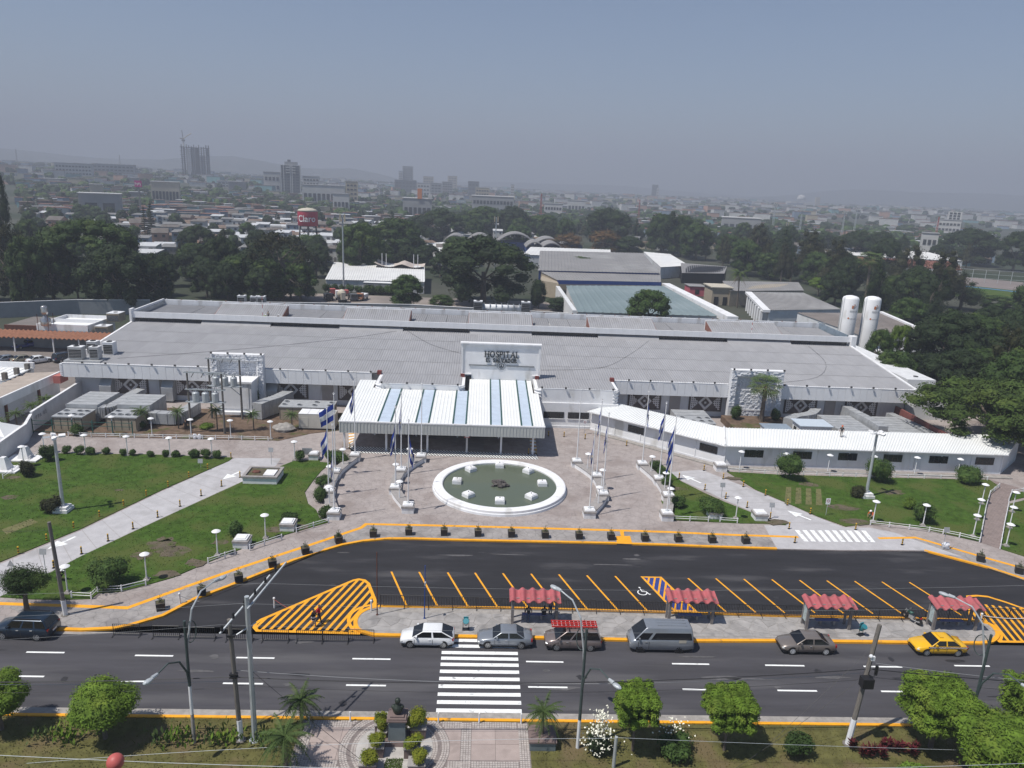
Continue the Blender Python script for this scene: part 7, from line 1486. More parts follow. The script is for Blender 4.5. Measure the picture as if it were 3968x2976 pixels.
wire('red rope from the slip road post to the hatching', (*(-17.03,56.89),.85), (*(-15.25,56.44),.05), .1, .02, 'red'); wire('white rope from the last shelter post across the hatching', (*(45.11,56.28),.95), (50.5,56.3,.9), .25, .025, 'white'); wire('rope from the pavement post down to the kerb', (*(-25.08,57.11),.9), (*(-23.61,57.50),.12), .1, .02, 'gwall')
def sign(lbl, x, y, h, kind, z=.14, rz=0):
 t = thing('road_sign', lbl, 'sign', (x,y,z), rz); b = MB(); b.tube([(0,0,0),(0,0,h)], .03, 6); part('post', b, M['steel'], t)
 if kind == 'tri': b = MB(); b.add([(-.35,-.03,h-.5),(.35,-.03,h-.5),(0,-.03,h+.12),(-.35,-.01,h-.5),(.35,-.01,h-.5),(0,-.01,h+.12)], [(0,1,2),(5,4,3),(0,3,4,1),(1,4,5,2),(2,5,3,0)]); part('plate', b, M['metal'], t)
 elif kind == 'rect':
  b = MB(); b.box(-.26,.26,-.05,-.03,h-.75,h); p_ = part('plate', b, M['white'], t); b = MB(); b.strip([(.17*math.cos(k*.524),.17*math.sin(k*.524)) for k in range(12)], .025, .025, 0, closed=True); b.v = [(v[0],-.056,h-.3+v[1]) for v in b.v]; part('symbol_ring', b, M['red'], p_); b = MB(); b.cbox((0,-.054,h-.3), (.3,.008,.04), 0); part('symbol_bar', b, M['black'], p_)
 else: b = MB(); b.cbox((0,-.05,h-.25), (.6,.03,.55), 0, 0, rad(-12)); part('plate', b, M['metal'], t)
for a in (('triangular sign seen from behind at the left drive end', *(-40.45,59.58), 2.3,'tri'),('small sign board on a post left of the timber pole', *(-38.66,61.34), 2.6,'board'),('sign board facing the drive near the raised planter', *(-26.27,89.41), 2.3,'board'),('white no-parking sign on the right lawn beside the drive', *(41.00,78.10), 2.2,'rect'),('sign post between small lawn and right drive', *(33.99,77.06), 1.9,'board'),('sign post halfway along the right drive', *(29.99,82.65), 1.9,'board'),('white sign with red ring before the lobby wall', *(16.02,105.13), 2.2,'rect'),('thin bare post by the white sacks on the right kerb', *(50.21,70.20), 2.6,'board'),('small post sign on the big left lawn', *(-34.54,87.69), 1.2,'board')): sign(*a)
t = thing('notice_board', 'grey board on legs near the outer left flag wall', 'board', (*(-22.34,92.04),.14)); b = MB(); b.box(-.65,.65,-.03,.03,.5,1.4); part('panel', b, M['gwall'], t)
for x in (-.5,.5): b = MB(); b.tube([(x,0,0),(x,0,.5)], .03, 5); part('leg', b, M['steel'], t)
for i, (x, y, f) in enumerate([(*(-44.20,74.49), 1),(*(48.75,83.90), 2)]):
 t = thing('floodlight_pole', ['tall grey pole with four white flood lamps on the left lawn','tall grey pole with four white flood lamps on the right lawn'][i], 'light pole', (x,y,.2), 0, 'tall flood light poles'); b = MB(); b.box(-.75,.75,-.75,.75,0,.35); b.box(-.6,.6,-.6,.6,.35,.6); part('plinth', b, M['white'], t); b = MB(); b.tube([(0,0,.6),(0,0,8.3)], .2, 10, .14); part('shaft', b, M['steel'], t); b = MB(); b.lathe([(.3,8.25),(.3,8.4)], 10); part('bracket', b, M['white'], t)
 for a in (.5,2.2,3.7,5.2): b = MB(); b.cbox((.7*math.cos(a),.7*math.sin(a),8.45), (.62,.42,.2), a, 0, .3); q = part('flood_lamp', b, M['white'], t); b = MB(); b.tube([(.15*math.cos(a),.15*math.sin(a),8.35),(.5*math.cos(a),.5*math.sin(a),8.4)], .05, 5); part('arm', b, M['white'], t)
# double street lamps
M['lampgreen'] = pm('dark_green_pole', (.045,.065,.065), .5, .2, 2); M['lens'] = pm('lamp_lens', (.45,.52,.54), .25, .08, 4)
def slamp(lbl, x, y, rz, c=((0,2.2),(2.2,4.3),(4.3,9.0))):
 t = thing('street_lamp', lbl, 'street lamp', (x,y,.1), rz, 'two-armed street lamps')
 for k, (a, e) in enumerate(c): b = MB(); b.tube([(0,0,a),(0,0,e)], .12-.012*k, 8, .11-.012*k); part('shaft_section', b, [M['gutter'],M['white'],M['lampgreen']][k] if rz < 2 else [M['white2'],M['lampgreen'],M['lampgreen']][k], t)
 for s_, h0, out, rise in ((1,7.6,2.5,2.9),(-1,5.6,2.2,1.3)):
  pts = [Vector((0,0,h0-1.3)), Vector((s_*.12,0,h0-.2)), Vector((s_*.6,0,h0+rise*.65)), Vector((s_*1.4,0,h0+rise*.95)), Vector((s_*out,0,h0+rise*(1 if s_ > 0 else .75)))]
  b = MB(); b.tube(pts, .07, 7, .05); part('arm', b, M['lampgreen'] if s_ < 0 else M['steel'], t); e = pts[-1]; b = MB(); b.tube([e+Vector((-s_*.05,0,.0)), e+Vector((s_*.35,0,-.03))], .1, 8, .14); b.blob((e.x+s_*.62,0,e.z-.06), (.36,.19,.11), 10, 6); q = part('head', b, M['steel'], t); b = MB(); b.blob((e.x+s_*.64,0,e.z-.12), (.31,.16,.1), 10, 6); part('lens', b, M['lens'], q)
 b = MB(); b.tube([(.42+.4*math.cos(k*.449),0,8.0+.75*math.sin(k*.449)) for k in range(15)], .035, 5, caps=False); part('scroll_ring', b, M['lampgreen'], t)
slamp('two-armed street lamp by the canna bed on the left', -17.8,40.9,rad(62)); slamp('two-armed street lamp left of the cream flowering shrub', 7.26,40.8,rad(128)); slamp('two-armed street lamp behind the trees at the right edge', *(33.74,40.92),rad(128))
# utility poles with gear
t = pole('old timber utility pole with whitewashed foot beside the steel pole', -14.9,41.15,9.0,.17,M['wood'],.1,'utility_pole',(-.25,0)); b = MB(); b.tube([(0,0,.02),(-.02,0,1.6)], .185, 8); part('whitewash', b, M['white2'], t)
for z in (4.9,5.1,7.9): b = MB(); b.cbox((-.15,-.1,z), (.5,.25,.1)); part('clamp', b, M['black'], t)
ST = t = pole('grey steel utility pole with slanted crossarms and six insulators', -14.0,41.2,10.6,.19,M['steel'],.1,'utility_pole')
for a, c in (((-1.2,-1.6,9.0),(.7,2.6,10.6)),((.1,-.3,9.9),(1.5,3.6,11.0))): b = MB(); b.tube([a,c], .07, 5); part('crossarm', b, M['steel'], t)
for k in range(6): q = (k+.2)/5.4; p_ = Vector((-1.2+2.4*q*.95,-1.6+4.6*q,9.0+1.8*q)); b = MB(); b.lathe([(.06,0),(.1,.05),(.06,.1),(.1,.18),(.06,.24),(.09,.32),(.04,.42)], 8, tuple(p_)); part('insulator', b, M['black'], t)
b = MB(); b.tube([(-.6,-.5,8.2),(.4,.3,8.6)], .05, 5); part('strut', b, M['steel'], t)
t = pole('old timber utility pole with whitewashed foot behind the dark SUV', -33.6,55.1,8.4,.17,M['wood'],.1,'utility_pole',(-.35,0)); b = MB(); b.tube([(0,0,.02),(-.05,0,1.4)], .185, 8); part('whitewash', b, M['white2'], t)
t = pole('leaning timber utility pole carrying a dark box, on the right', 25.9,41.4,8.9,.18,M['wood'],.1,'utility_pole',(1.0,.6)); b = MB(); b.tube([(0,0,.02),(.22,.13,1.9)], .195, 8); part('whitewash', b, M['white2'], t)
b = MB(); b.box(.0,.75,-.45,.1,4.7,5.4); part('equipment_box', b, M['black'], t); b = MB(); b.box(.9,1.05,-.1,.05,5.5,6.2); part('small_box', b, M['black'], t); b = MB(); b.blob((.45,0,6.9), .14, 7, 5); b.cbox((.6,0,6.75), (.25,.15,.3)); part('splice_box', b, M['white2'], t)
b = MB(); b.tube([(.65+.28*math.sin(k*.6),-.2,5.8+.3*math.cos(k*.6)) for k in range(11)], .03, 5); part('cable_coil', b, M['black'], t)
PW = t = pole('pale steel post at the bottom edge right of the cream shrub', 9.4,39.15,4.4,.13,M['steel'],-2.,'utility_pole')
# cables
mid = [(-60,41.2,5.0),(-15.1,41.1,4.95),(26.6,41.8,5.75),(66,41.6,5.0)]
for k in range(3): wire(['thick black cable bundle over the road at the left','thick black cable bundle over the road in the middle','thick black cable bundle over the road at the right'][k], mid[k], mid[k+1], .75, .035, 'black', 'cable')
for k in range(3): a, c = mid[k], mid[k+1]; wire(['twisted pale cable over the road at the left','twisted pale cable over the road in the middle','twisted pale cable over the road at the right'][k], (a[0],a[1]+.1,a[2]+.45), (c[0],c[1]+.1,c[2]-.35), .95, .016, 'gwall', 'cable')
for k in range(3): a, c = mid[k], mid[k+1]; wire(['thin lower cable over the road at the left','thin lower cable over the road in the middle','thin lower cable over the road at the right'][k], (a[0],a[1],a[2]-.6), (c[0],c[1],c[2]-.8), .8, .014, 'black', 'cable')
for k in range(3): wire('thin high wire running left from the %s insulator' % ORD[k], (-15.2+k*.8,39.8+k*1.4,9.6+k*.6), (-62,36+k*2.2,9.4+k*.5), .7, .007, 'gwall', 'cable'); wire('thin high wire running right from the %s insulator' % ORD[k], (-15.2+k*.8,39.8+k*1.4,9.6+k*.6), (70,44+k*2.2,9.6+k*.5), 1.1, .007, 'gwall', 'cable')
wire('stay wire from the leaning pole down to the left grass', (26.4,41.8,7.2), (18.8,40.0,.1), .1, .012, 'black', 'cable'); wire('second stay wire from the leaning pole to the grass', (26.3,41.7,5.2), (17.2,39.0,.1), .15, .012, 'black', 'cable'); wire('stay wire from the steel pole to the paved park', (-14,41.2,5.4), (-6.2,39.0,.1), .1, .014, 'black', 'cable'); wire('thin wire from the lawn pole towards the drive', (-33.9,55.1,7.8), (-52,66,2.4), .3, .01, 'black', 'cable')
nb = [(-40,31,16.9),(40,31.2,16.2)]
NEAR = [wire('nearest pale overhead wire carrying the red marker ball', (-45,30,10.6), (45,30,10.2), 2.2, .014, 'steel', 'cable', 24)]
b = MB(); b.blob((0,0,0), .40, 18, 12); mb_ = mthing('marker_ball', b, pm('red_ball', (.45,.10,.09), .5, .12, 2), 'red aircraft marker ball on the nearest overhead wire', 'marker ball', (-16.86,30,8.52), smooth=True)
wire('pale overhead wire meeting the steel post near the bottom edge', (-30,39.0,-.2), (9.4,39.15,2.3), -.5, .012, 'steel', 'cable'); wire('pale overhead wire leaving the steel post to the right', (9.4,39.15,2.35), (60,39.5,1.2), .3, .012, 'steel', 'cable')
# cables lying on the hospital roof
for k, pts in enumerate([[(-58,117,6.6),(-40,124,7.3),(-24,132,8),(-16,137.5,8.6)],[(10,118,6.6),(20,120,6.8),(26,127,7.5),(32,137,8.5)],[(49,115.5,6.5),(57,119,6.8),(62,127,7.5),(63,137,8.5)],[(-14,138,8.6),(-9,130,7.8),(-3,125,7.3)]]):
 sm = smooth_line([(p[0],p[1]) for p in pts], 5); b = MB(); b.tube([(x,y,6.22+(y-114.45)*.0935+.12) for x, y in sm], .022, 4); mthing('roof_cable', b, M['black'], ['black cable snaking over the left half of the hospital roof','black cable curving over the roof right of the name wall','black cable curving over the right end of the hospital roof','short black cable on the roof left of the name wall'][k], 'cable')
# ---------------------------------------------------------------- duct units, generator, transformers in the soil bed
def dunit(lbl, x0, x1, yf, yr, h=2.5, par=0):
 """condenser block with fans in front of a long galvanised duct casing"""
 t = thing('duct_unit', lbl, 'cooling unit', ((x0+x1)/2, yf, .12), 0, 'galvanised cooling units'); c = (x0+x1)/2
 b = MB(); b.box(x0+.2,x1-.2,yf,yf+3.6,.2,2.15); part('condenser', b, M['beige'], t, True); b = MB(); b.box(x0+.1,x1-.1,yf-.1,yf+3.7,2.15,2.3); part('fan_deck', b, M['metal'], t, True)
 n = 4
 for i in range(n):
  for j in range(2):
   if j == 1 and i == 1: continue
   x, y = x0+.75+i*(x1-x0-1.5)/(n-1), yf+.95+j*1.6; b = MB(); b.lathe([(.42,2.3),(.42,2.42),(.34,2.42),(.34,2.33)], 14, (x,y,0)); r_ = part('fan_ring', b, M['metal'], t, True); b = MB(); b.lathe([(.34,2.33),(.34,2.34)], 12, (x,y,0)); part('fan', b, M['dark'], r_, True)
 bm = MB(); bm.box(0,.05,-.03,0,0,1.7); me = bm.mesh('rib', M['frame'])
 for k in range(5): piece('rib', me, t, (x0+.25+k*(x1-x0-.55)/4-c, -.005, .3))
 m_ = int((yr-yf-3.9)/1.15)
 for k in range(m_):
  a = yf+3.9+k*(yr-yf-3.9)/m_; b = MB(); b.box(x0,x1,a+.015,a+(yr-yf-3.9)/m_-.015,.3,h+.35); part('casing_panel', b, M['duct'], t, True); b = MB(); b.box(x0-.03,x1+.03,a-.03,a+.03,.3,h+.40); part('seam', b, M['metal'], t, True)
 return t
def duct(lbl, pts, w_, h, z=.3, rise=None):
 t = thing('air_duct', lbl, 'duct', (*pts[0],.1), 0, 'galvanised air ducts')
 sm = smooth_line(pts, 5) if len(pts) > 2 else pts; n = 0
 for a, c in zip(sm, sm[1:]):
  P, Q = Vector(a), Vector(c); d = (Q-P); b = MB(); b.cbox((*((P+Q)/2), z+h/2), (d.length+.08, w_, h+.003*(n%2)), math.atan2(d.y,d.x)); part('duct_section', b, M['duct'], t, True); n += 1
 for k in range(0, len(sm)-1, 2): P, Q = Vector(sm[k]), Vector(sm[k+1]); d = Q-P; b = MB(); b.cbox((*P, z+h/2), (.07, w_+.1, h+.1), math.atan2(d.y,d.x)); part('flange', b, M['metal'], t, True)
 return t
dunit('leftmost galvanised cooling unit with roof fans beside the white wall', -59.4,-55.0,99.9,110.6); dunit('second galvanised cooling unit from the left with roof fans', -52.4,-47.8,100.4,110.0); dunit('galvanised cooling unit behind the generator by the canopy', -30.3,-22.0,107.6,112.6,2.2)
duct('curved duct between the two left cooling units', [(-55.0,104.5),(-53.9,104.6),(-53.6,106.2),(-53.6,112.5),(-53.3,114)], 1.5, 1.6, .9); duct('bent duct right of the second cooling unit', [(-47.6,104.2),(-44.5,104.0),(-43.6,104.8),(-43.2,109.5)], 1.5, 1.6, .4); duct('big elbow duct beside the conical shrub', [(-33.4,107.5),(-32.5,109.6),(-31.5,111.5),(-30.5,114.8)], 1.7, 2.4, .3)
for lb, x, s_ in (('upright duct against the wall behind the first unit',-59.2,1),('upright duct against the wall behind the second unit',-49.6,1),('upright duct against the wall behind the generator unit',-33.2,-1)):
 t = thing('wall_duct', lb, 'duct', (x,115,.1), 0, 'galvanised air ducts'); b = MB(); b.box(x-.9,x+.9,114.6,116.1,.4,2.6); part('riser', b, M['duct'], t, True)
 b = MB(); b.add([(x-.9,114.6,2.6),(x+.9,114.6,2.6),(x+.9,116.1,2.6),(x-.9,116.1,2.6),(x-.9,115.4,3.6),(x+.9,115.4,3.6),(x+.9,116.1,3.6),(x-.9,116.1,3.6)], [(4,5,6,7),(0,1,5,4),(1,2,6,5),(3,0,4,7)]); part('hood', b, M['duct'], t, True)
t = thing('generator', 'cream generator housing with small door on the soil bed', 'generator', (-23.6,104.6,.15)); b = MB(); b.box(-2.6,2.6,-1.2,1.2,.25,2.4); part('housing', b, pm('cream_housing', (.50,.48,.43), .6, .08, 1), t); b = MB(); b.box(-2.65,2.65,-1.25,1.25,0,.25); part('base', b, M['black'], t)
for i in range(3): b = MB(); b.box(-2.6+i*1.35,-1.3+i*1.35,-1.22,1.22,2.4,2.46); part('roof_panel', b, M['white'], t)
b = MB(); b.box(1.4,2.5,-.9,.9,2.38,2.42); part('roof_grille', b, M['gwall'], t); b = MB(); b.box(-2.2,-1.2,-1.23,-1.2,.5,1.9); part('door', b, bpy.data.materials['cream_housing'], t); b = MB(); b.box(1.0,1.5,-1.24,-1.2,1.2,1.7); part('control_window', b, M['dark'], t)
def gantry(lbl, x0, x1, y, h, z1, n=3):
 t = thing('transformer_gantry', lbl, 'transformer frame', ((x0+x1)/2,y,.12), 0, 'transformer frames'); L_ = x1-x0
 for x in (-L_/2,L_/2): b = MB(); b.tube([(x,0,0),(x,0,h)], .17, 8, .13); part('pole', b, M['wood'], t)
 for z in (h-.15, h-2.6, z1-.1):
  for yy in (-.17,.17): b = MB(); b.box(-L_/2-.4,L_/2+.4,yy-.05,yy+.05,z,z+.13); part('crossbeam', b, M['steel'], t)
 b = MB(); b.tube([(L_/2,0,z1-1.5),(L_/2-1.6,0,z1-.1)], .06, 5); part('brace', b, M['steel'], t); b = MB(); b.box(-L_/2,L_/2,-.45,.45,z1-.08,z1); part('platform', b, M['steel'], t)
 for k in range(n):
  x = -L_/2+L_*(k+.75)/(n+.5); b = MB(); b.lathe([(.42,z1),(.48,z1+.1),(.48,z1+1.25),(.4,z1+1.35),(.2,z1+1.42)], 14, (x,0,0)); q = part('transformer', b, M['steel'], t, smooth=False)
  for s_ in (-.18,.18): b = MB(); b.lathe([(.05,z1+1.4),(.08,z1+1.5),(.05,z1+1.6),(.08,z1+1.7),(.03,z1+1.85)], 7, (x+s_,0,0)); part('bushing', b, M['gwall'], q)
  b = MB(); b.tube([(x,-.1,h-2.5),(x+.15,-.15,h-1.9),(x+.35,-.1,h-2.5)], .03, 4); part('jumper', b, M['black'], t); b = MB(); b.tube([(x,-.2,h-.1),(x-.3,-.4,h-.7)], .05, 5); part('fuse', b, M['frame'], t)
gantry('front pole gantry holding three pale grey transformers', -40.65,-35.95,100.7,9.0,4.7); gantry('rear pole gantry with three transformers before the white block', -40.1,-35.6,107.4,9.4,5.2)
t = thing('green_fence', 'dark green post and rail fence before the left cooling units', 'fence', (-62,98.6,.1)); M['dgreen'] = pm('green_steel', (.02,.09,.075), .5, .15, 2)
for k in range(6): b = MB(); x = -61.4+k*2.7; b.box(x-.06,x+.06,98.75,98.87,.1,2.2); part('post', b, M['dgreen'], t, True)
for z in (.35,1.35,1.9): b = MB(); b.box(-61.4,-47.9,98.78,98.84,z,z+.06); part('rail', b, M['dgreen'], t, True)
for i, (x, y) in enumerate(((-39.2,98.3),(-38.6,98.3))):
 b = MB(); b.blob((0,0,.3), (.32,.26,.42), 8, 6, 0, rk, .18); mthing('white_sack', b, M['fwhite'], ['left white sack leaning on the low fence by the gantry','right white sack leaning on the low fence by the gantry'][i], 'sack', (x,y,.14), 0, 'white sacks')
b = MB(); b.blob((0,0,.3), (.45,.35,.4), 8, 6, 0, rk, .2); mthing('white_sack', b, M['fwhite'], 'white sack on the right kerb beside the thin post', 'sack', (*(50.73,70.52),.14))
b = MB(); b.blob((0,0,.35), (1.6,1.1,.75), 10, 6, 0, rk, .2); mthing('rubble_heap', b, M['gutter'], 'grey rubble heap on a slab under the garden palm', 'heap', (-28.3,102.7,.2))
# right side yard: kiosks, units
t = thing('kiosk', 'white booth with blue-white sheet roof behind the annex', 'kiosk', (50.6,104.8,.1)); b = MB(); b.box(-2.3,2.3,-1.6,1.6,0,2.9); part('wall', b, M['white'], t); b = MB(); b.box(-2.6,2.5,-1.8,1.9,2.9,3.02); part('roof', b, pm('blue_white_sheet', (.50,.56,.63), .4, .06, 1), t); b = MB(); b.box(-2.36,-2.3,-1.2,-.4,0,2.1); part('door', b, M['rust'], t); b = MB(); b.box(-2.36,-2.3,.1,1.0,1.2,2.2); part('window', b, M['frame'], t)
t = thing('open_kiosk', 'small open stall with blue-grey roof left of the white booth', 'kiosk', (44.9,104.3,.1)); b = MB(); b.box(-2.1,2.1,-1.5,1.5,2.3,2.4); part('roof', b, pm('blue_grey_sheet2', (.24,.29,.35), .5, .1, 1), t); b = MB(); b.box(-1.9,-.9,-1.2,1.3,0,2.3); part('counter_wall', b, M['wwall'], t); b = MB(); b.box(.2,1.8,-1.2,-.9,0,1.1); part('counter', b, M['wwall'], t)
for x in (-1.95,1.95): b = MB(); b.box(x-.05,x+.05,-1.4,-1.3,0,2.3); part('post', b, M['steel'], t)
dunit('galvanised cooling unit behind the connector, fans towards the slanting roof', 30.8,36.2,105.5,112.5,1.9); dunit('long galvanised unit right of the white booth', 54.6,60.0,99.8,112,1.9); dunit('long galvanised unit at the right end behind the annex', 62.4,67.6,99.8,112,1.9)
duct('tall duct climbing between the two right-hand units', [(61.2,104),(61.2,108),(60.8,112),(60.6,115)], 1.4, 2.6, .5); duct('duct bending behind the white booth', [(48.5,108.5),(50.5,110.5),(53.5,112),(55.8,115)], 1.5, 2.0, .5); duct('duct on the yard right of the last unit', [(69,103),(69,107),(68.6,111),(68,114.5)], 1.3, 1.7, .5)
b = MB(); b.box(69.8,70.1,98.9,118,.1,2.9); mthing('red_wall', b, pm('dark_red_wall', (.20,.07,.06), .8, .2, 1), 'dark red wall at the right end behind the annex', 'wall')
b = MB(); b.box(39.6,47,102,103.4,.1,1.0); mthing('low_wall', b, M['white'], 'low white wall before the fan palm bed', 'wall')
# ---------------------------------------------------------------- vehicles (nose towards -X)
CP = {}
def paint(n, c, mtl=.0): CP[n] = pm('car_'+n, c, .28, .04, 2, 0, mtl, .5, coat=.6); return CP[n]
for n_, c_, m_ in (('white',(.72,.73,.74),0),('silver',(.25,.27,.30),.4),('mauve',(.22,.18,.17),.4),('grey',(.26,.28,.31),.4),('tan',(.22,.19,.17),.4),('yellow',(.75,.42,.01),0),('navy',(.012,.025,.045),.3),('blue',(.015,.03,.22),.2),('gold',(.30,.27,.19),.4)): paint(n_, c_, m_)
M['alloy'] = pm('alloy_rim', (.5,.5,.5), .35, .1, 4, metal=.6); M['lampred'] = pm('tail_red', (.30,.015,.015), .25, .1, 4); M['lampclear'] = pm('headlamp_glass', (.55,.56,.55), .15, .1, 4)
def car(lbl, x, y, L, W_, H_, col, prof, gl, wheels, rim='alloy', rz=0, gt=(.04,.94), z=0, cat='car', name='parked_car', doors=(.0,), wr=.32, grp='cars parked along the island', trim=None):
 """prof: (x, roofline z of the lower body, half width factor); gl: x of windscreen base/top, rear top/base, side glass split"""
 t = thing(name, lbl, cat, (x,y,z), rz, grp); b = MB(); zs = []
 for px, zt, wf in prof:
  w_ = W_/2*wf; X = -L/2+px*L; zb = .22 if .06 < px < .94 else .32
  zs.append([(X,-w_*.9,zb),(X,-w_,zb+.12),(X,-w_*1.01,zt*.62),(X,-w_*.97,zt*.9),(X,-w_*.88,zt),(X,0,zt+.03),(X,w_*.88,zt),(X,w_*.97,zt*.9),(X,w_*1.01,zt*.62),(X,w_,zb+.12),(X,w_*.9,zb)])
 for r_ in zs: b.v += r_
 n = 11
 for i in range(len(zs)-1):
  for j in range(n): q = i*n+j; s_ = i*n+(j+1)%n; b.f.append((q,s_,s_+n,q+n)); b.m.append(0)
 b.f.append(tuple(range(n))[::-1]); b.f.append(tuple((len(zs)-1)*n+j for j in range(n))); b.m += [0,0]; part('body', b, CP[col], t, smooth=True)
 a0, a1, c1, c0, zb0 = gl; xa0, xa1, xc1, xc0 = [-L/2+q*L for q in (a0,a1,c1,c0)]; wb, wt = W_*.47, W_*.385; zr = H_
 V = [(xa0,-wb,zb0),(xa1,-wt,zr-.05),(xc1,-wt,zr-.05),(xc0,-wb,zb0),(xa0,wb,zb0),(xa1,wt,zr-.05),(xc1,wt,zr-.05),(xc0,wb,zb0),((xa1*.8+xc1*.2),-wt*.6,zr),((xa1*.2+xc1*.8),-wt*.6,zr),((xa1*.8+xc1*.2),wt*.6,zr),((xa1*.2+xc1*.8),wt*.6,zr)]
 b = MB(); b.add(V, [(0,3,2,1),(4,5,6,7),(0,1,5,4),(3,7,6,2),(8,9,11,10),(1,2,9,8),(5,10,11,6),(1,8,10,5),(2,6,11,9)]); cab = part('cabin', b, CP[col], t); bmm = bmesh.new(); bmm.from_mesh(cab.data); bmesh.ops.bevel(bmm, geom=bmm.edges[:], offset=.09, segments=3, affect='EDGES', profile=.5); bmm.to_mesh(cab.data); bmm.free()
 cab.data.polygons.foreach_set('use_smooth', [True]*len(cab.data.polygons))
 def panel(nm, P, mat, off, ins=.06, par=None):
  c = sum((Vector(p) for p in P), Vector())/len(P); nn = (Vector(P[1])-Vector(P[0])).cross(Vector(P[2])-Vector(P[1])).normalized()
  if nn.dot(c-Vector((0,0,.6))) < 0: nn = -nn
  b = MB(); b.add([Vector(p)+(c-Vector(p)).normalized()*ins*(c-Vector(p)).length+nn*off for p in P], [tuple(range(len(P)))]); return part(nm, b, mat, par or t)
 g = M['carglass']
 panel('windscreen', [V[0],V[1],V[5],V[4]], g, .012, .07); panel('rear_window', [V[3],V[2],V[6],V[7]], g, .012, .10)
 for s_ in (0,4):
  lo0, hi0, hi1, lo1 = V[s_], V[s_+1], V[s_+2], V[s_+3]; k = [0]+list(doors)+[1]; k = [q for q in k if q == 0 or q == 1 or q > 0]
  k = sorted(set(k)); mx = lambda p, q, u: tuple(p[i]+(q[i]-p[i])*u for i in range(3))
  for u0, u1 in zip(k, k[1:]): panel('side_window', [mx(mx(lo0,lo1,u),mx(hi0,hi1,u),q) for u, q in ((u0+.015,gt[0]),(u0+.015,gt[1]),(u1-.015,gt[1]),(u1-.015,gt[0]))], g, .012, .05)
  ys = -1 if s_ == 0 else 1
  for u in k[1:-1]+[.06]:
   xx = lo0[0]+(lo1[0]-lo0[0])*u; b = MB(); b.box(xx-.012,xx+.012,ys*W_*.507-.006,ys*W_*.507+.006,.36,zb0*.9); part('door_seam', b, M['frame'], t)
   if u != .06: b = MB(); b.box(xx-.32,xx-.14,ys*W_*.505-.02,ys*W_*.505+.02,zb0*.83,zb0*.87); part('door_handle', b, M['alloy'] if col not in ('white','yellow') else CP[col], t)
  b = MB(); b.box(lo0[0]+.28,lo0[0]+.42,ys*(W_*.5+.02)-.09,ys*(W_*.5+.02)+.09,zb0+.02,zb0+.17); part('wing_mirror', b, CP[col], t)
 for px in wheels:
  for ys in (-1,1):
   X = -L/2+px*L; b = MB(); b.lathe([(wr*.7,-.1),(wr*.96,-.1),(wr,-.06),(wr,.06),(wr*.96,.1),(wr*.7,.1)], 18, (X, ys*(W_/2-.1), wr), 0, Matrix.Rotation(rad(90),3,'X')); wl = part('wheel', b, M['rubber'], t)
   b = MB(); yy = ys*(W_/2+.006)
   for q in range(6): an = q*1.047+.3; b.add([(X+wr*.12*math.cos(an-.9),yy,wr+wr*.12*math.sin(an-.9)),(X+wr*.64*math.cos(an-.2),yy,wr+wr*.64*math.sin(an-.2)),(X+wr*.64*math.cos(an+.2),yy,wr+wr*.64*math.sin(an+.2)),(X+wr*.12*math.cos(an+.9),yy,wr+wr*.12*math.sin(an+.9))], [(0,1,2,3)])
   b.strip([(wr*.62*math.cos(q*.449),wr*.62*math.sin(q*.449)) for q in range(14)], .02, .02, 0, closed=True); b.v[24:] = [(X+v[0],yy,wr+v[1]) for v in b.v[24:]]; part('rim', b, M[rim], wl)
   b = MB(); b.lathe([(.05,-.003),(wr*1.17,.003)], 20, (X, ys*(W_/2*1.0+.0-.006), wr+.02), 0, Matrix.Rotation(rad(90),3,'X')); part('wheel_arch', b, M['dark'], t)
 zf = prof[1][1]; zr_ = prof[-2][1]
 for ys in (-1,1):
  b = MB(); b.blob((-L/2+.16,ys*W_*.36,zf*.80), (.16,.2,.10), 8, 5); part('headlight', b, M['lampclear'], t); b = MB(); b.box(L/2-.16,L/2-.02,ys*W_*.40-.1,ys*W_*.40+.1,zr_*.70,zr_*.92); part('tail_light', b, M['lampred'], t)
 b = MB(); b.box(-L/2-.015,-L/2+.1,-W_*.24,W_*.24,zf*.60,zf*.78); part('grille', b, M['black'], t); b = MB(); b.box(L/2-.05,L/2+.012,-.26,.26,.55,.68); part('number_plate', b, M['white2'], t)
 b = MB(); b.box(-L*.47,L*.47,-W_*.46,W_*.46,.18,.3); part('underbody', b, M['black'], t)
 return t
sed = [(0,.60,.80),(.03,.70,.90),(.12,.80,.97),(.27,.90,1),(.5,.94,1),(.72,.95,1),(.85,.97,.98),(.96,.93,.92),(1,.72,.84)]
hat = [(0,.60,.78),(.04,.72,.90),(.14,.84,.97),(.27,.95,1),(.5,.97,1),(.75,1.0,1),(.9,1.0,.97),(.97,.95,.92),(1,.7,.86)]
car('white hatchback parked first in the row by the crossing', -3.55,52.35,4.3,1.72,1.45,'white',hat,(.22,.42,.76,.985,.92),(.19,.80),doors=(.5,))
car('silver sedan parked second, its nose on the crossing stripes', 2.7,52.42,4.45,1.72,1.42,'silver',sed,(.27,.42,.70,.86,.92),(.19,.79),doors=(.5,))
van = [(0,.62,.82),(.03,.78,.92),(.12,.92,.98),(.22,1.0,1),(.5,1.02,1),(.8,1.02,1),(.97,1.0,.97),(1,.8,.93)]
t = car('mauve minivan with a red ladder on its roof rack', 8.2,52.3,4.55,1.8,1.72,'mauve',van,(.17,.37,.92,.99,.98),(.20,.80),doors=(.32,.66))
for x in (-.4,1.0): b = MB(); b.box(x-.03,x+.03,-.75,.75,1.72,1.86); part('rack_bar', b, M['black'], t)
lt = thing('ladder', 'red extension ladder lying on the mauve minivan', 'ladder', (8.25,52.35,1.87))
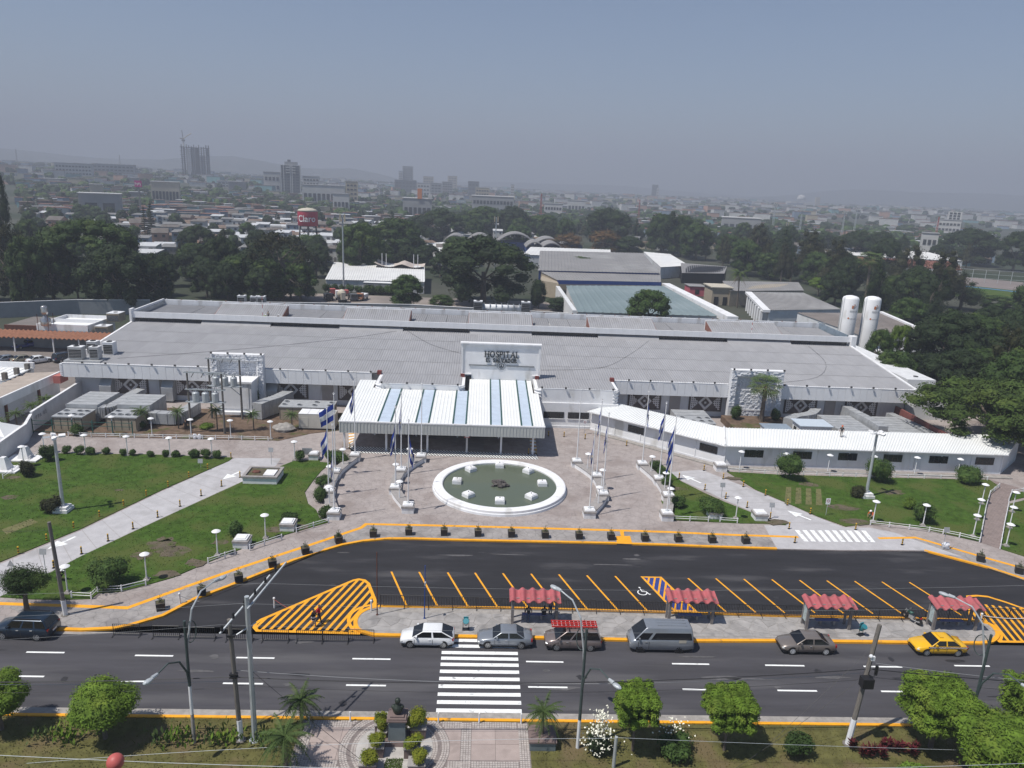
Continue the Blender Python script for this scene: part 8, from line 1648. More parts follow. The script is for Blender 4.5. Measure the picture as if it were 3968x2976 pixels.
for y in (-.42,-.12,.1,.36): b = MB(); b.box(-1.85,1.85,y-.04,y+.04,0,.11); part('rail', b, M.setdefault('ladred', pm('ladder_red', (.5,.03,.025), .5, .1, 2)), lt)
for k in range(11): b = MB(); x = -1.7+k*.34; b.box(x-.025,x+.025,-.42,.36,.03,.08); part('rung', b, M['steel'], lt)
vn = [(0,.75,.84),(.02,.95,.93),(.07,1.12,.98),(.14,1.22,1),(.5,1.25,1),(.85,1.25,1),(.98,1.24,.98),(1,1.0,.95)]
t = car('tall grey passenger van parked behind the minivan', 15.35,52.3,5.2,1.86,2.22,'grey',vn,(.07,.25,.955,.995,1.18),(.17,.77),'black',doors=(.24,),wr=.34,gt=(.0,.60))
for y in (-.4,0,.4): b = MB(); b.box(-.4,2.0,y-.06,y+.06,2.2,2.245); part('roof_rib', b, CP['grey'], t)
b = MB(); b.box(1.35,1.95,-.945,-.935,.95,1.2); part('side_sticker', b, M['cream'], t)
car('tan sedan with bright white wheels parked alone', 27.55,52.3,4.55,1.76,1.44,'tan',sed,(.25,.42,.70,.87,.93),(.19,.80),'white',doors=(.5,))
t = car('yellow taxi with checkered side stripe parked last', 38.75,52.35,4.3,1.7,1.42,'yellow',sed,(.27,.42,.70,.86,.92),(.19,.80),'metal',doors=(.5,),cat='taxi')
for r_ in range(2):
 for k in range(26): b = MB(); x = -1.25+k*.125; b.box(x,x+.062 if True else 0,-.872,-.862,.78+(r_*.065),.78+r_*.065+.06); b.v = [(v[0]+(.062*(r_)),v[1],v[2]) for v in b.v]; part('check_square', b, M['white'] , t)
b = MB(); b.box(-1.3,2.1,-.866,-.86,.775,.915); part('check_band', b, M['rust'], t)
b = MB(); b.box(-.15,.15,-.35,.35,1.42,1.5); part('roof_sign', b, CP['yellow'], t)
suv = [(0,.75,.84),(.03,.90,.93),(.13,.98,.98),(.25,1.06,1),(.5,1.10,1),(.85,1.10,1),(.96,1.08,.97),(1,.85,.93)]
t = car('dark blue SUV parked at the left edge with roof rails', -35.2,52.55,4.45,1.82,1.72,'navy',suv,(.24,.37,.91,.985,1.07),(.19,.79),doors=(.38,.7),wr=.36,rz=-.03)
for y in (-.62,.62): b = MB(); b.box(-.5,1.6,y-.03,y+.03,1.72,1.78); part('roof_rail', b, M['black'], t)
G2 = 'cars in the rear car park'
for a in (('silver hatchback in the rear car park, leftmost of the row','silver',-88.2,137.6,hat),('gold sedan in the rear car park, middle of the row','gold',-85.6,137.9,sed),('white sedan in the rear car park, right of the gold one','white',-82.7,137.8,sed)): car(a[0],a[2],a[3],4.3,1.7,1.43,a[1],a[4],(.27,.42,.72,.88,.92),(.19,.80),doors=(.5,),rz=rad(232),grp=G2,z=.03)
car('dark old jeep at the foot of the roof condensers','navy' and -79.0,139.5,4.2,1.75,1.8,'navy',suv,(.24,.36,.93,.985,1.07),(.19,.79),doors=(.4,.7),rz=rad(240),grp=G2,z=.03)
t = car('blue pickup truck under the clay carport', -92.0,149.5,5.0,1.75,1.6,'blue',[(0,.75,.84),(.05,.9,.95),(.2,.98,1),(.5,1.0,1),(.51,.62,1),(.97,.62,1),(1,.6,.95)],(.22,.33,.48,.52,.98),(.18,.78),doors=(),rz=rad(235),grp=G2,z=.03,cat='pickup')
# trucks in the rear yard
t = thing('mixer_truck', 'cement mixer truck with cream drum in the rear yard', 'truck', (-42.3,222,.02), rad(-70)); b = MB(); b.box(-3.8,3.6,-1.1,1.1,.7,1.1); part('chassis', b, M['black'], t); b = MB(); b.box(-3.9,-2.0,-1.15,1.15,.8,2.9); part('cab', b, M['white'], t); b = MB(); b.lathe([(.5,-2.4),(1.25,-1.0),(1.3,.4),(.7,2.2),(.5,2.4)], 14, (.9,0,2.5), 0, Matrix.Rotation(rad(75),3,'Y')); part('drum', b, M['cream'], t, smooth=True); b = MB(); b.box(2.6,3.9,-.6,.6,1.1,3.2); part('chute_frame', b, M['cream'], t); b = MB(); b.box(-3.95,-3.9,-1,1,1.8,2.7); part('windscreen', b, M['glass'], t)
for x in (-3,1.3,2.5):
 for s_ in (-1,1): b = MB(); b.lathe([(.5,-.15),(.5,.15)], 12, (x,s_*1.0,.5), 0, Matrix.Rotation(rad(90),3,'X')); part('wheel', b, M['rubber'], t)
def truck(lbl, x, y, rz, cabm, bodm):
 t = thing('yard_truck', lbl, 'truck', (x,y,.02), rz); b = MB(); b.box(-2.8,-1.2,-1,1,.6,2.3); part('cab', b, cabm, t); b = MB(); b.box(-1.1,2.8,-1.1,1.1,.8,1.8); part('bed', b, bodm, t); b = MB(); b.box(-2.85,-2.8,-.9,.9,1.4,2.1); part('windscreen', b, M['glass'], t)
 for px in (-2,1.8):
  for s_ in (-1,1): b = MB(); b.lathe([(.45,-.14),(.45,.14)], 12, (px,s_*.95,.45), 0, Matrix.Rotation(rad(90),3,'X')); part('wheel', b, M['rubber'], t)
truck('dark truck beside the cement mixer in the rear yard', -39.4,225,rad(110),M['slate'],M['black']); truck('small orange truck in the rear yard', -36.8,226.5,rad(80),M['clay'],M['white2']); truck('dark lorry half hidden left of the cement mixer', -46.5,224,rad(110),M['black'],M['cream']); truck('red truck behind the cement mixer in the rear yard', -45,233,rad(20),M['red'],M['red'])
t = thing('motorcycle', 'dark motorcycle with chrome engine parked by the last shelter', 'motorcycle', (38.9,56.4,.14), rad(-62))
for x in (-.68,.68): b = MB(); b.lathe([(.22,-.05),(.31,-.05),(.31,.05),(.22,.05)], 16, (x,0,.31), 0, Matrix.Rotation(rad(90),3,'X')); w_ = part('wheel', b, M['rubber'], t); b = MB(); b.lathe([(.05,-.06),(.2,-.02),(.2,.02),(.05,.06)], 10, (x,0,.31), 0, Matrix.Rotation(rad(90),3,'X')); part('rim', b, M['alloy'], w_)
b = MB(); b.blob((-.2,0,.78), (.32,.16,.15), 10, 6); part('fuel_tank', b, M['dgreen'], t); b = MB(); b.box(0,.75,-.13,.13,.74,.84); part('seat', b, M['black'], t); b = MB(); b.box(-.25,.2,-.16,.16,.3,.6); part('engine', b, M['alloy'], t); b = MB(); b.tube([(-.68,0,.31),(-.42,0,.95)], .035, 6); b.tube([(-.42,0,.65),(.1,0,.72),(.68,0,.35)], .03, 5); part('frame', b, M['alloy'], t); b = MB(); b.tube([(-.38,-.36,1.02),(-.45,0,.98),(-.38,.36,1.02)], .02, 5); part('handlebar', b, M['alloy'], t); b = MB(); b.blob((-.6,0,.86), (.1,.1,.1), 8, 5); part('headlight', b, M['lampclear'], t); b = MB(); b.box(.72,.88,-.1,.1,.66,.76); part('tail_light', b, M['lampred'], t); b = MB(); b.tube([(0,-.16,.3),(.75,-.2,.36)], .045, 6); part('exhaust', b, M['alloy'], t)
# ---------------------------------------------------------------- park strip: monument, trees, shrubs
M['porphyry'] = pm('brown_stone', (.17,.125,.115), .75, .15, 2, .1); M['greyplaque'] = pm('grey_plaque', (.15,.18,.19), .5, .1, 2); M['bronze'] = pm('green_bronze', (.035,.045,.035), .5, .3, 3, .2, metal=.4)
M['leaf_clip'] = leafm('clipped_leaves', (.090,.15,.015), .5, 1.1, col2=(.14,.195,.026), rand=.05)
M['leaf_hedge'] = leafm('hedge_leaves', (.042,.078,.016), .45, 1.2, col2=(.07,.11,.022))
MB_ = thing('bust_monument', 'dark bronze bust on a stepped brown stone pedestal facing the road', 'monument', (MX+.1, 41.4, .12)); b = MB(); b.frus((0,0), (1.7,1.5), (1.5,1.3), 0, .3); part('base', b, M['porphyry'], MB_); b = MB(); b.frus((0,0), (1.15,1.05), (1.05,.95), .3, 1.75); part('shaft', b, M['greyplaque'], MB_); b = MB(); b.box(-.66,.66,-.6,.6,1.75,1.87); b.box(-.6,.6,-.54,.54,1.87,1.97); b.box(-.45,.45,-.4,.4,1.97,2.07); part('capital', b, M['porphyry'], MB_)
b = MB(); b.lathe([(.2,2.07),(.30,2.2),(.36,2.45),(.30,2.62),(.13,2.72),(.12,2.8),(.17,2.88),(.19,3.0),(.15,3.12),(.05,3.18)], 14); b.blob((-.27,0,2.52), (.16,.17,.16), 8, 5); b.blob((.27,0,2.52), (.16,.17,.16), 8, 5); b.blob((0,.19,2.98), (.05,.06,.07), 6, 4); part('bust', b, M['bronze'], MB_, smooth=True)
bl = [(-1.15,.9,.8,.8),(1.35,.7,1.0,1.0),(-1.2,-1.15,.95,.75),(1.1,-1.2,1.0,.75),(-1.55,-2.35,1.05,.8),(1.5,-2.35,1.05,.8),(-1.0,.2,.6,.6)]
bn = ['rear left','rear right, bushiest','middle left','middle right','front left','front right','small left']
rb_ = random.Random(9)
def bushmb(r, W_, H_, n, s, nb=6, core=.7):
 b = MB(); leafcloud(b, [((r.uniform(-.5,.5)*W_*.5, r.uniform(-.5,.5)*W_*.5, H_*r.uniform(.35,.62)), (W_*r.uniform(.26,.36),)*2+(H_*.38,)) for _ in range(nb)], n, s, r, core=core); return b
for (x, y, wd, d), nm in zip(bl, bn):
 t = thing('stone_planter', nm+' brown stone planter of the bust monument with yellow-green shrub', 'planter', (MX+.1+x, 41.2+y, .12), 0, 'brown planters round the bust'); h = .5 if y < -2 else .7; b = MB(); b.box(-wd/2,wd/2,-d/2,d/2,0,h); part('box', b, M['porphyry'], t); q = MB(); q.box(-wd/2-.04,wd/2+.04,-d/2-.04,d/2+.04,h,h+.07); part('rim', q, M['cap'], t)
 s_ = bushmb(rb_, wd*1.25*(1.35 if 'bush' in nm else 1), (1.4 if 'bush' in nm else .85), 1400, .06); s_.v = [(v[0],v[1],v[2]+h) for v in s_.v]; part('shrub', s_, M['leaf_yellow'], t)
b = MB();
for k in range(700): x, y = rb_.uniform(-.55,.55), rb_.uniform(-2.7,-1.6); b.add([(MX+.1+x-.03,41.2+y,.12),(MX+.1+x+.03,41.2+y,.12),(MX+.1+x+rb_.uniform(-.06,.06),41.2+y+rb_.uniform(-.06,.06),.25)], [(0,1,2)])
stuff('grass', b, M['blade'], 'small patch of grass between the monument planters', 'grass')
tufts([[(-34,43.3),(-11.6,43.3),(-11.6,33),(-34,33)],[(4.4,43.3),(42,43.3),(42,33),(4.4,33)]], 22, .09, M['blade2'], 'patchy dry grass of the park strip by the road', .1, 6, .03)
def ftree(lbl, name, x, y, h, th, tr, blobs, n, s, leaf, seed, asp=.5, rn=.6, core=.78, up=.5, shell=(.78,1.05)):
 r = random.Random(seed); t = thing(name, lbl, 'tree', (x,y,.1)); part('trunk', trunkmb(th, tr, blobs, r, 5), M['bark'], t); c = MB(); leafcloud(c, blobs, n, s, r, up, rn, asp, core, shell); part('crown', c, M[leaf], t)
def globe(W_, z0, z1, n, seed, br=.42, sq=False):
 r = random.Random(seed); o = []; zc, hz_ = (z0+z1)/2, (z1-z0)/2
 for i in range(n):
  if sq: x, y, z = (i%4-1.5)*.46+r.uniform(-.06,.06), (i//4%4-1.5)*.46+r.uniform(-.06,.06), (i//16-1)*.6+r.uniform(-.08,.08)
  else: d = Vector((r.gauss(0,1),r.gauss(0,1),r.gauss(0,1))).normalized()*r.uniform(.3,.62); x, y, z = d
  q = r.uniform(.8,1.15)*br; o.append(((x*W_/2, y*W_/2, zc+z*hz_), (W_/2*q, W_/2*q, hz_*q*1.05)))
 return o
ftree('large round clipped tree on the park strip, left of the canna bed','clipped_tree',-23.6,41.2,4.4,1.6,.14,globe(5.3,.9,4.4,34,1,.40),17000,.095,'leaf_clip',41)
ftree('round clipped tree cut by the left picture edge','clipped_tree',-30.6,41.9,4.4,1.7,.13,globe(4.3,1.1,4.4,28,2,.40),13000,.095,'leaf_clip',42)
ftree('square-cut tree on a slim trunk beside the cream flowering shrub','square_tree',10.9,40.6,4.7,2.6,.09,globe(2.65,2.55,4.75,48,3,.31,True),11000,.12,'leaf_clip',43,.34,.8)
ftree('square-cut tree on a slim trunk left of the leaning pole','square_tree',17.1,40.7,4.6,2.4,.09,globe(3.0,2.3,4.5,48,4,.31,True),13000,.12,'leaf_clip',44,.34,.8)
ftree('spreading bushy tree at the lower right by the red plants','mango_tree',31.6,41.2,4.9,2.6,.16,globe(4.0,2.0,4.9,48,5,.33,True),16000,.14,'leaf_clip',45,.34,.9)
ftree('dense tree behind the last street lamp at the right edge','mango_tree',39.2,41.4,4.8,2.6,.16,globe(4.3,1.6,4.8,48,6,.33,True),16000,.14,'leaf_clip',46,.34,.9)
ftree('big tree filling the lower right corner of the park','mango_tree',33.4,37.4,5.8,2.4,.2,globe(7.6,1.0,5.6,52,7,.33),20000,.16,'leaf_clip',47,.34,.9)
ftree('low bush tree at the bottom edge near the corner','mango_tree',28.0,37.2,2.4,.9,.1,globe(3.0,.2,2.2,16,8,.38),3500,.16,'leaf_bright',48,.35,1.0)
ftree('drooping thin-leaved tree behind the dark SUV','willowy_tree',-36.9,55.5,4.0,2.0,.2,globe(5.0,1.4,4.2,26,9,.34),8500,.15,'leaf_mid',49,.22,1.2,.4,.1,(.4,1.25))
for i, (k, x, y, h, wd, lb, z) in enumerate([('ppalm',-11.3,42.6,2.9,3.2,'small date palm at the road corner of the paved park, the rear one',.1),('ppalm',-11.4,38.9,3.3,3.6,'date palm at the left edge of the paved park, the front one',.1),('ppalm',4.9,41.2,2.6,2.7,'date palm in a stone planter right of the paved park',.75)]): plant(k, x, y, h, wd, '', 'date palms of the park', z, True, lb)
t = thing('stone_planter', 'grey and brown stone planter under the right-hand date palm', 'planter', (4.9,41.2,.1)); b = MB(); b.box(-.85,.85,-.75,.75,0,.62); part('box', b, M['greyplaque'], t); b = MB(); b.box(-.92,.92,-.82,.82,.62,.74); part('rim', b, M['porphyry'], t)
gp_ = [(-43.0,102.2,3.4,2.6),(-37.4,101.9,3.9,2.6),(-32.5,102.7,3.1,2.5),(-27.2,103.5,2.9,2.6),(-48.1,102.0,3.3,2.9)]
for (x, y, h, wd), lb in zip(gp_, ('left of the front gantry','between the gantry poles','right of the gantry by the rubble heap','before the generator','beside the second cooling unit')): plant('gpalm', x, y, h, wd, '', 'garden palms of the soil bed', .15, True, 'small garden palm '+lb)
def shrub(lbl, x, y, W_, H_, leaf, n=1100, s=.09, name='shrub', grp=None, z=.14, nb=8):
 return mthing(name, bushmb(rb_, W_, H_, n, s, nb), M[leaf], lbl, 'shrub', (x,y,z), 0, grp)
bs = [(-52.97,91.35),(-51.14,91.31),(-49.74,91.30),(-47.92,91.56),(-45.70,91.14),(-44.47,91.12),(-42.18,91.00),(-40.21,91.09),(-38.98,91.18),(-36.57,90.96),(-35.15,90.95),(-33.69,90.94)]; bw_ = [52,62,62,46,46,44,44,46,44,62,66,58]
for i, p in enumerate(bs): wd = bw_[i]*.6329/2858*97*1.05; shrub('clipped round shrub in the row behind the left lawn, %s from the left' % ORD[i], p[0], p[1], wd, wd*.95, 'leaf_hedge', 900, .09, 'clipped_shrub', 'clipped shrub row')
for lb, (x, y), W_, H_, lf in (('dark conical shrub by the pyramid plinths', (-53.55,88.52),1.9,2.3,'leaf_mid'),('brownish conical shrub at the left end of the big lawn', (-53.16,83.48),1.8,2.2,'leaf_olive'),('flowering shrub at the foot of the left flood light pole', (-45.17,74.23),2.2,2.0,'leaf_olive'),('big dark bush on the lower left lawn', (-32.43,59.61),3.6,2.7,'leaf_hedge'),('thin bluish shrub behind the front pedestal', (-24.29,69.58),1.6,1.8,'leaf_hedge'),('dark flat shrub near the second pedestal', (-19.85,73.21),2.0,1.0,'leaf_mid'),('clipped shrub before the grey notice board', (-23.01,90.92),1.5,1.5,'leaf_hedge'),
('round clipped bush behind the outer left wall, the larger', (-17.78,90.90),2.6,1.9,'leaf_hedge'),('round clipped bush behind the outer left wall, the smaller', (-19.19,91.09),1.6,1.6,'leaf_hedge'),('square clipped hedge block left of the outer wall, rear', (-18.29,82.81),1.9,1.5,'leaf_hedge'),('square clipped hedge block left of the outer wall, middle', (-17.65,78.61),2.0,1.8,'leaf_hedge'),('low hedge bush by the front left flag pedestal', (-16.23,74.70),1.8,1.3,'leaf_mid'),
('round bush behind the outer right wall, rear', (23.69,91.01),1.6,1.6,'leaf_hedge'),('round bush behind the outer right wall, second', (24.04,88.76),1.7,1.5,'leaf_hedge'),('dark bush behind the outer right wall, third', (23.78,85.27),1.7,1.6,'leaf_hedge'),('dark bush behind the outer right wall, front', (23.76,79.45),1.7,1.5,'leaf_hedge'),('spreading dark shrub behind the small triangle pedestal', (27.06,77.42),3.4,2.2,'leaf_hedge'),
('tall leafy oleander before the annex, leftmost', (40.87,89.08),3.4,3.6,'leaf_hedge'),('tall leafy oleander before the annex beside the flood light pole', (53.28,89.24),3.6,3.5,'leaf_hedge'),('low wide oleander before the annex, right', (65.50,90.06),4.2,2.4,'leaf_hedge'),('red-leaved shrub at the foot of the right flood light pole', (47.68,83.98),1.9,1.5,'leaf_olive'),('yellow-green young shrub on the right lawn', (52.43,80.88),1.7,1.4,'leaf_bright'),('dark bush behind the right lawn lamp', (52.09,76.83),2.6,2.6,'leaf_hedge'),
('conical green shrub beside the left white block', (-35.76,113.68),2.0,4.2,'leaf_mid'),('conical shrub left of the fan palm', (41.4,111.6),1.8,2.6,'leaf_mid'),('conical shrub right of the fan palm', (47.6,111.6),1.7,2.3,'leaf_mid'),('square bush in the bed by the first cooling unit', (-55.21,98.53),1.9,1.6,'leaf_hedge'),('leafy bush on the bed near the second cooling unit', (-48.66,102.31),2.6,1.2,'leaf_mid'),('small green weed clump on the soil bed', (-39.38,102.79),2.0,.9,'leaf_bright'),
('dark leafy shrub under the square-cut trees', (13.7,40.2),2.4,1.4,'leaf_hedge'),('leafy green shrub left of the leaning pole foot', (21.8,40.3),2.0,1.7,'leaf_mid'),('palm-like shrub behind the annex roof', (52.2,101.2),2.2,1.6,'leaf_palm')): shrub(lb, x, y, W_, H_, lf, int(500+W_*H_*260), .11, z=1.15 if 'fan palm' in lb else .14)
t = thing('canna_bed', 'long bed of broad-leaved cannas at the feet of the poles', 'plants', (-18,41,.1), 0)
for i, x in enumerate([-27.4,-26.2,-25.5,-19.9,-19.1,-18.2,-16.9,-16.0,-15.2,-13.6,-12.8,-12.1]):
 b = MB()
 for k in range(60):
  a, e = rb_.uniform(0,6.28), rb_.uniform(.15,.9); p = Vector((x+rb_.gauss(0,.4), 40.9+rb_.gauss(0,.4), .15+rb_.uniform(0,.7))); d = Vector((math.cos(a)*e, math.sin(a)*e, 1)).normalized()*rb_.uniform(.3,.5); s_ = d.cross(Vector((0,0,1))).normalized()*.08; o = len(b.v)
  b.v += [tuple(p), tuple(p+d*.5+s_), tuple(p+d), tuple(p+d*.5-s_)]; b.f.append((o,o+1,o+2,o+3)); b.m.append(0)
 part('leaf_clump', b, M['leaf_clip'] if i%3 else M['leaf_palm'], t, True, kind='stuff')
t = thing('cream_shrub', 'tall shrub covered with cream flowers beside the street lamp', 'shrub', (8.5,40.3,.1)); q = bushmb(rb_, 1.9, 1.5, 900, .09); part('foliage', q, M['leaf_dark'], t); b = MB()
for k in range(420): h = rb_.random()**1.3; leafq(b, Vector((rb_.gauss(0,.55-.28*h)+.15*h, rb_.gauss(0,.5-.25*h), .55+2.7*h)), Vector((rb_.gauss(0,1),rb_.gauss(0,1)-.5,1)).normalized(), .085, rb_, .9)
part('blossom', b, M['petal'], t); b = MB()
for k in range(9): a = rb_.uniform(0,6.28); b.tube([(0,0,.1),(.3*math.cos(a),.3*math.sin(a),1.6),(.45*math.cos(a),.4*math.sin(a),2.4+rb_.uniform(0,.9))], .02, 4, .008)
part('stem', b, M['bark'], t)
t = thing('cream_twigs', 'sparse twigs with few cream flowers between the square-cut trees', 'shrub', (13.7,41,.1)); b = MB()
for k in range(60): leafq(b, Vector((rb_.gauss(0,.5), .3+rb_.gauss(0,.4), .7+rb_.uniform(0,1.3))), Vector((0,-.5,1)), .07, rb_, .9)
part('blossom', b, M['petal'], t)
for k in range(6): b = MB(); b.tube([(0,0,0),(rb_.gauss(0,.5),.3+rb_.gauss(0,.3),1.9)], .012, 3); part('twig', b, M['bark'], t)
t = thing('red_cordyline_bed', 'bed of dark red leafy plants by the lower right trees', 'plants', (27.8,40.6,.1))
for i in range(11):
 x, y = 25.9+i*.42, 40.5+rb_.uniform(-.45,.45); b = MB()
 for k in range(55):
  a, e = rb_.uniform(0,6.28), rb_.uniform(.3,1.2); p = Vector((x,y,.2+rb_.uniform(.0,.5))); d = Vector((math.cos(a)*e, math.sin(a)*e, 1)).normalized()*rb_.uniform(.45,.7); s_ = d.cross(Vector((0,0,1))).normalized()*.06; o = len(b.v); dd = Vector((0,0,-.12))
  b.v += [tuple(p), tuple(p+d*.5+s_), tuple(p+d+dd), tuple(p+d*.5-s_)]; b.f.append((o,o+1,o+2,o+3)); b.m.append(0)
 part('leaf_rosette', b, M['leaf_red'], t, True)
for i, x in enumerate((-10.9,-8.1,-2.1,.7,3.6)): b = MB(); b.tube([(0,0,0),(0,0,.75)], .055, 7); b.blob((0,0,.77), .06, 7, 4); mthing('white_post', b, M['white'], 'short white post on the park kerb, %s from the left' % ORD[i], 'post', (x,43.0,.1), 0, 'short white kerb posts')
# hedge in the rear yard, palms by the canteen
for i in range(9): shrub('green hedge section along the white-roofed warehouse, %s from the left' % ORD[i], -50+i*2.5, 238.5, 3.4, 3.4, 'leaf_mid', 500, .2, 'hedge_section', 'hedge by the warehouse', .0, 5)
for i, y in enumerate((93,97.5,101.5,105.5,109)): plant('gpalm', -65.2, y, 2.6, 3.0, '', 'palms by the canteen wall', 0, True, 'low palm between canteen and white wall, %s from the front' % ORD[i])
# ---------------------------------------------------------------- people
HAIR = pm('dark_hair', (.012,.009,.008), .7, .1, 5)
def person(lbl, x, y, rz, top, legs, pose='stand', hat=None, z=.14, short=False, shoe=(.02,.02,.02), top2=None, skirt=None):
 t = thing('person', lbl, 'person', (x,y,z), rz); J = {'pelvis':(0,0,.92),'chest':(0,.02,1.28),'neck':(0,.0,1.48),'head':(0,-.03,1.62),'top':(0,-.02,1.74)}
 K = {'kl':(-.1,-.03,.5),'kr':(.1,-.03,.5),'fl':(-.11,0,.08),'fr':(.11,0,.08),'tl':(-.11,-.14,.04),'tr':(.11,-.14,.04),'el':(-.27,.04,1.14),'er':(.27,.04,1.14),'hl':(-.25,-.12,.92),'hr':(.25,-.12,.92)}
 if pose == 'walk': K.update(kl=(-.09,-.16,.52),fl=(-.1,-.22,.1),tl=(-.1,-.36,.06),kr=(.09,.04,.5),fr=(.1,.3,.14),tr=(.1,.18,.05),el=(-.27,.12,1.16),hl=(-.25,.14,.94),er=(.27,-.08,1.14),hr=(.22,-.28,1.0))
 if pose == 'sit': J = {k:(v[0],v[1],v[2]-.42) for k, v in J.items()}; K.update(kl=(-.12,-.42,.5),kr=(.12,-.42,.5),fl=(-.12,-.44,.08),fr=(.12,-.44,.08),tl=(-.12,-.58,.04),tr=(.12,-.58,.04),el=(-.26,-.05,.76),er=(.26,-.05,.76),hl=(-.12,-.34,.66),hr=(.12,-.34,.66))
 if pose == 'squat': J = {'pelvis':(0,.1,.36),'chest':(0,-.14,.66),'neck':(0,-.26,.82),'head':(0,-.34,.92),'top':(0,-.38,1.02)}; K.update(kl=(-.16,-.3,.5),kr=(.16,-.3,.5),fl=(-.14,0,.08),fr=(.14,0,.08),tl=(-.14,-.16,.04),tr=(.14,-.16,.04),el=(-.3,-.32,.5),er=(.3,-.32,.5),hl=(-.16,-.5,.3),hr=(.16,-.5,.3))
 P, c = J['pelvis'], J['chest']; sh = lambda s_: (s_*.19, c[1], c[2]+.12); hp_ = lambda s_: (s_*.1, P[1], P[2]-.04)
 V = [P, c, J['neck'], J['head'], J['top'], hp_(-1), K['kl'], K['fl'], K['tl'], hp_(1), K['kr'], K['fr'], K['tr'], sh(-1), K['el'], K['hl'], sh(1), K['er'], K['hr']]
 for s_, h in ((15,K['hl']),(18,K['hr'])): d = (Vector(h)-Vector(V[s_-1])).normalized(); V.append(tuple(Vector(h)+d*.14))
 E_ = [(0,1),(1,2),(2,3),(3,4),(0,5),(5,6),(6,7),(7,8),(0,9),(9,10),(10,11),(11,12),(1,13),(13,14),(14,15),(15,19),(1,16),(16,17),(17,18),(18,20)]
 rr_ = [.15,.17,.065,.105,.075,.105,.075,.05,.04,.105,.075,.05,.04,.085,.055,.038,.085,.055,.038,.03,.03]
 me = bpy.data.meshes.new('body'); me.from_pydata(V, E_, []); o = bpy.data.objects.new('body', me); COL.objects.link(o); o.modifiers.new('s', 'SKIN').use_smooth_shade = True
 for v, q in zip(me.skin_vertices[0].data, rr_): v.radius = (q, q*.85)
 me.skin_vertices[0].data[0].use_root = True; ms = o.modifiers.new('u', 'SUBSURF'); ms.levels = 2; ms.render_levels = 2
 m2 = bpy.data.meshes.new_from_object(o.evaluated_get(bpy.context.evaluated_depsgraph_get())); bpy.data.objects.remove(o)
 for mm in (M['skin'], top, legs, bpy.data.materials['tyre_rubber'], HAIR): m2.materials.append(mm)
 Vv = [Vector(v) for v in V]
 for f in m2.polygons:
  best = min(E_, key=lambda e: (lambda a, d, p: (a+d*max(0,min(1,(p-a).dot(d)/d.length_squared))-p).length)(Vv[e[0]], Vv[e[1]]-Vv[e[0]], f.center)); k = max(best)
  f.material_index = 1 if k in (1,13,14,16,17) else (2 if k in (5,6,9,10,7,11) and not (short and k in (7,11)) else (3 if k in (8,12) else 0))
  if k in (3,4) and (f.center.y > J['head'][1]+.02 or f.center.z > J['head'][2]+.06): f.material_index = 4
  f.use_smooth = True
 ob('body', m2, t)
 hd = J['head']; b = MB(); b.blob((hd[0],hd[1]-.105,hd[2]-.005), (.018,.025,.025), 6, 4); part('nose', b, M['skin'], t)
 for s_ in (-1,1): b = MB(); b.blob((s_*.035,hd[1]-.095,hd[2]+.02), (.014,.01,.01), 6, 4); part('eye', b, M['black'], t)
 if hat: b = MB(); b.lathe([(.135,0),(.13,.06),(.09,.12),(.01,.15)], 12, (hd[0],hd[1],hd[2]+.04)); b.box(hd[0]-.08,hd[0]+.08,hd[1]-.22,hd[1]-.1,hd[2]+.04,hd[2]+.06); part('hat', b, hat, t)
 if top2:
  for k in range(3): b = MB(); b.lathe([(.19,.50+k*.14),(.185,.57+k*.14)], 14, (0,.0,.22)); part('skirt_band', b, [M['fwhite'],M['black'],M['fwhite']][k], t); b = MB(); b.lathe([(.185,.57+k*.14),(.18,.64+k*.14)], 14, (0,0,.22)); part('skirt_band', b, [M['black'],M['fwhite'],M['black']][k], t)
 return t
cl = lambda n, c: bpy.data.materials.get(n) or pm(n, c, .85, .1, 6)
BK, JN, GS, RD, NV, OR = cl('black_shirt',(.012,.012,.015)), cl('blue_jeans',(.04,.07,.14)), cl('grey_shirt',(.22,.21,.22)), cl('red_shirt',(.42,.015,.03)), cl('dark_trousers',(.02,.02,.025)), cl('orange_hat',(.6,.12,.03)); GV = cl('lime_vest',(.35,.65,.05)); BG = cl('dusty_trousers',(.28,.25,.22))
person('person in black top and jeans standing at the open shelter, back turned', 4.75,55.1,rad(180),BK,JN,hat=GS); person('person in black sitting on the bench of the open shelter', 6.15,55.7,rad(180),BK,NV,'sit'); person('person in grey shirt standing at the right post of the open shelter', 6.75,56.4,rad(130),GS,JN)
person('person in red shirt walking across the yellow hatching', -12.75,54.75,rad(80),RD,NV,'walk',z=.02); person('person in black top and striped skirt walking beside the red shirt', -13.05,54.1,rad(80),BK,BG,'walk',z=.02,short=True,top2=True)
person('person in white cap crouching on the lower left lawn', -37.0,60.4,rad(90),NV,NV,'squat',M['white'],.2); person('person in white helmet crouching by the right lawn lamp', 46.2,77.6,rad(-60),OR,BG,'squat',M['white'],.2)
person('person in dark top and red helmet bending on the annex roof', 51.0,96.6,rad(-30),NV,BG,'stand',OR,3.66); person('person in lime vest on the hospital roof by the red-white mast', -41.2,140.2,rad(40),GV,NV,'squat',M['white'],9.25); person('person with bare brown arms on the hospital roof beside the lime vest', -40.6,140.4,rad(160),BG,NV,'stand',None,9.25); person('person in white helmet crouching alone on the hospital roof', -38.9,140.4,rad(60),NV,NV,'squat',M['white'],9.25); person('person in dark clothes standing in the shade under a garden palm', -41.6,101.3,rad(20),NV,NV,'stand',None,.2)
b = MB(); b.lathe([(.14,0),(.18,.3)], 10); mthing('bucket', b, M['white'], 'white bucket beside the worker on the annex roof', 'bucket', (51.5,96.5,3.68))
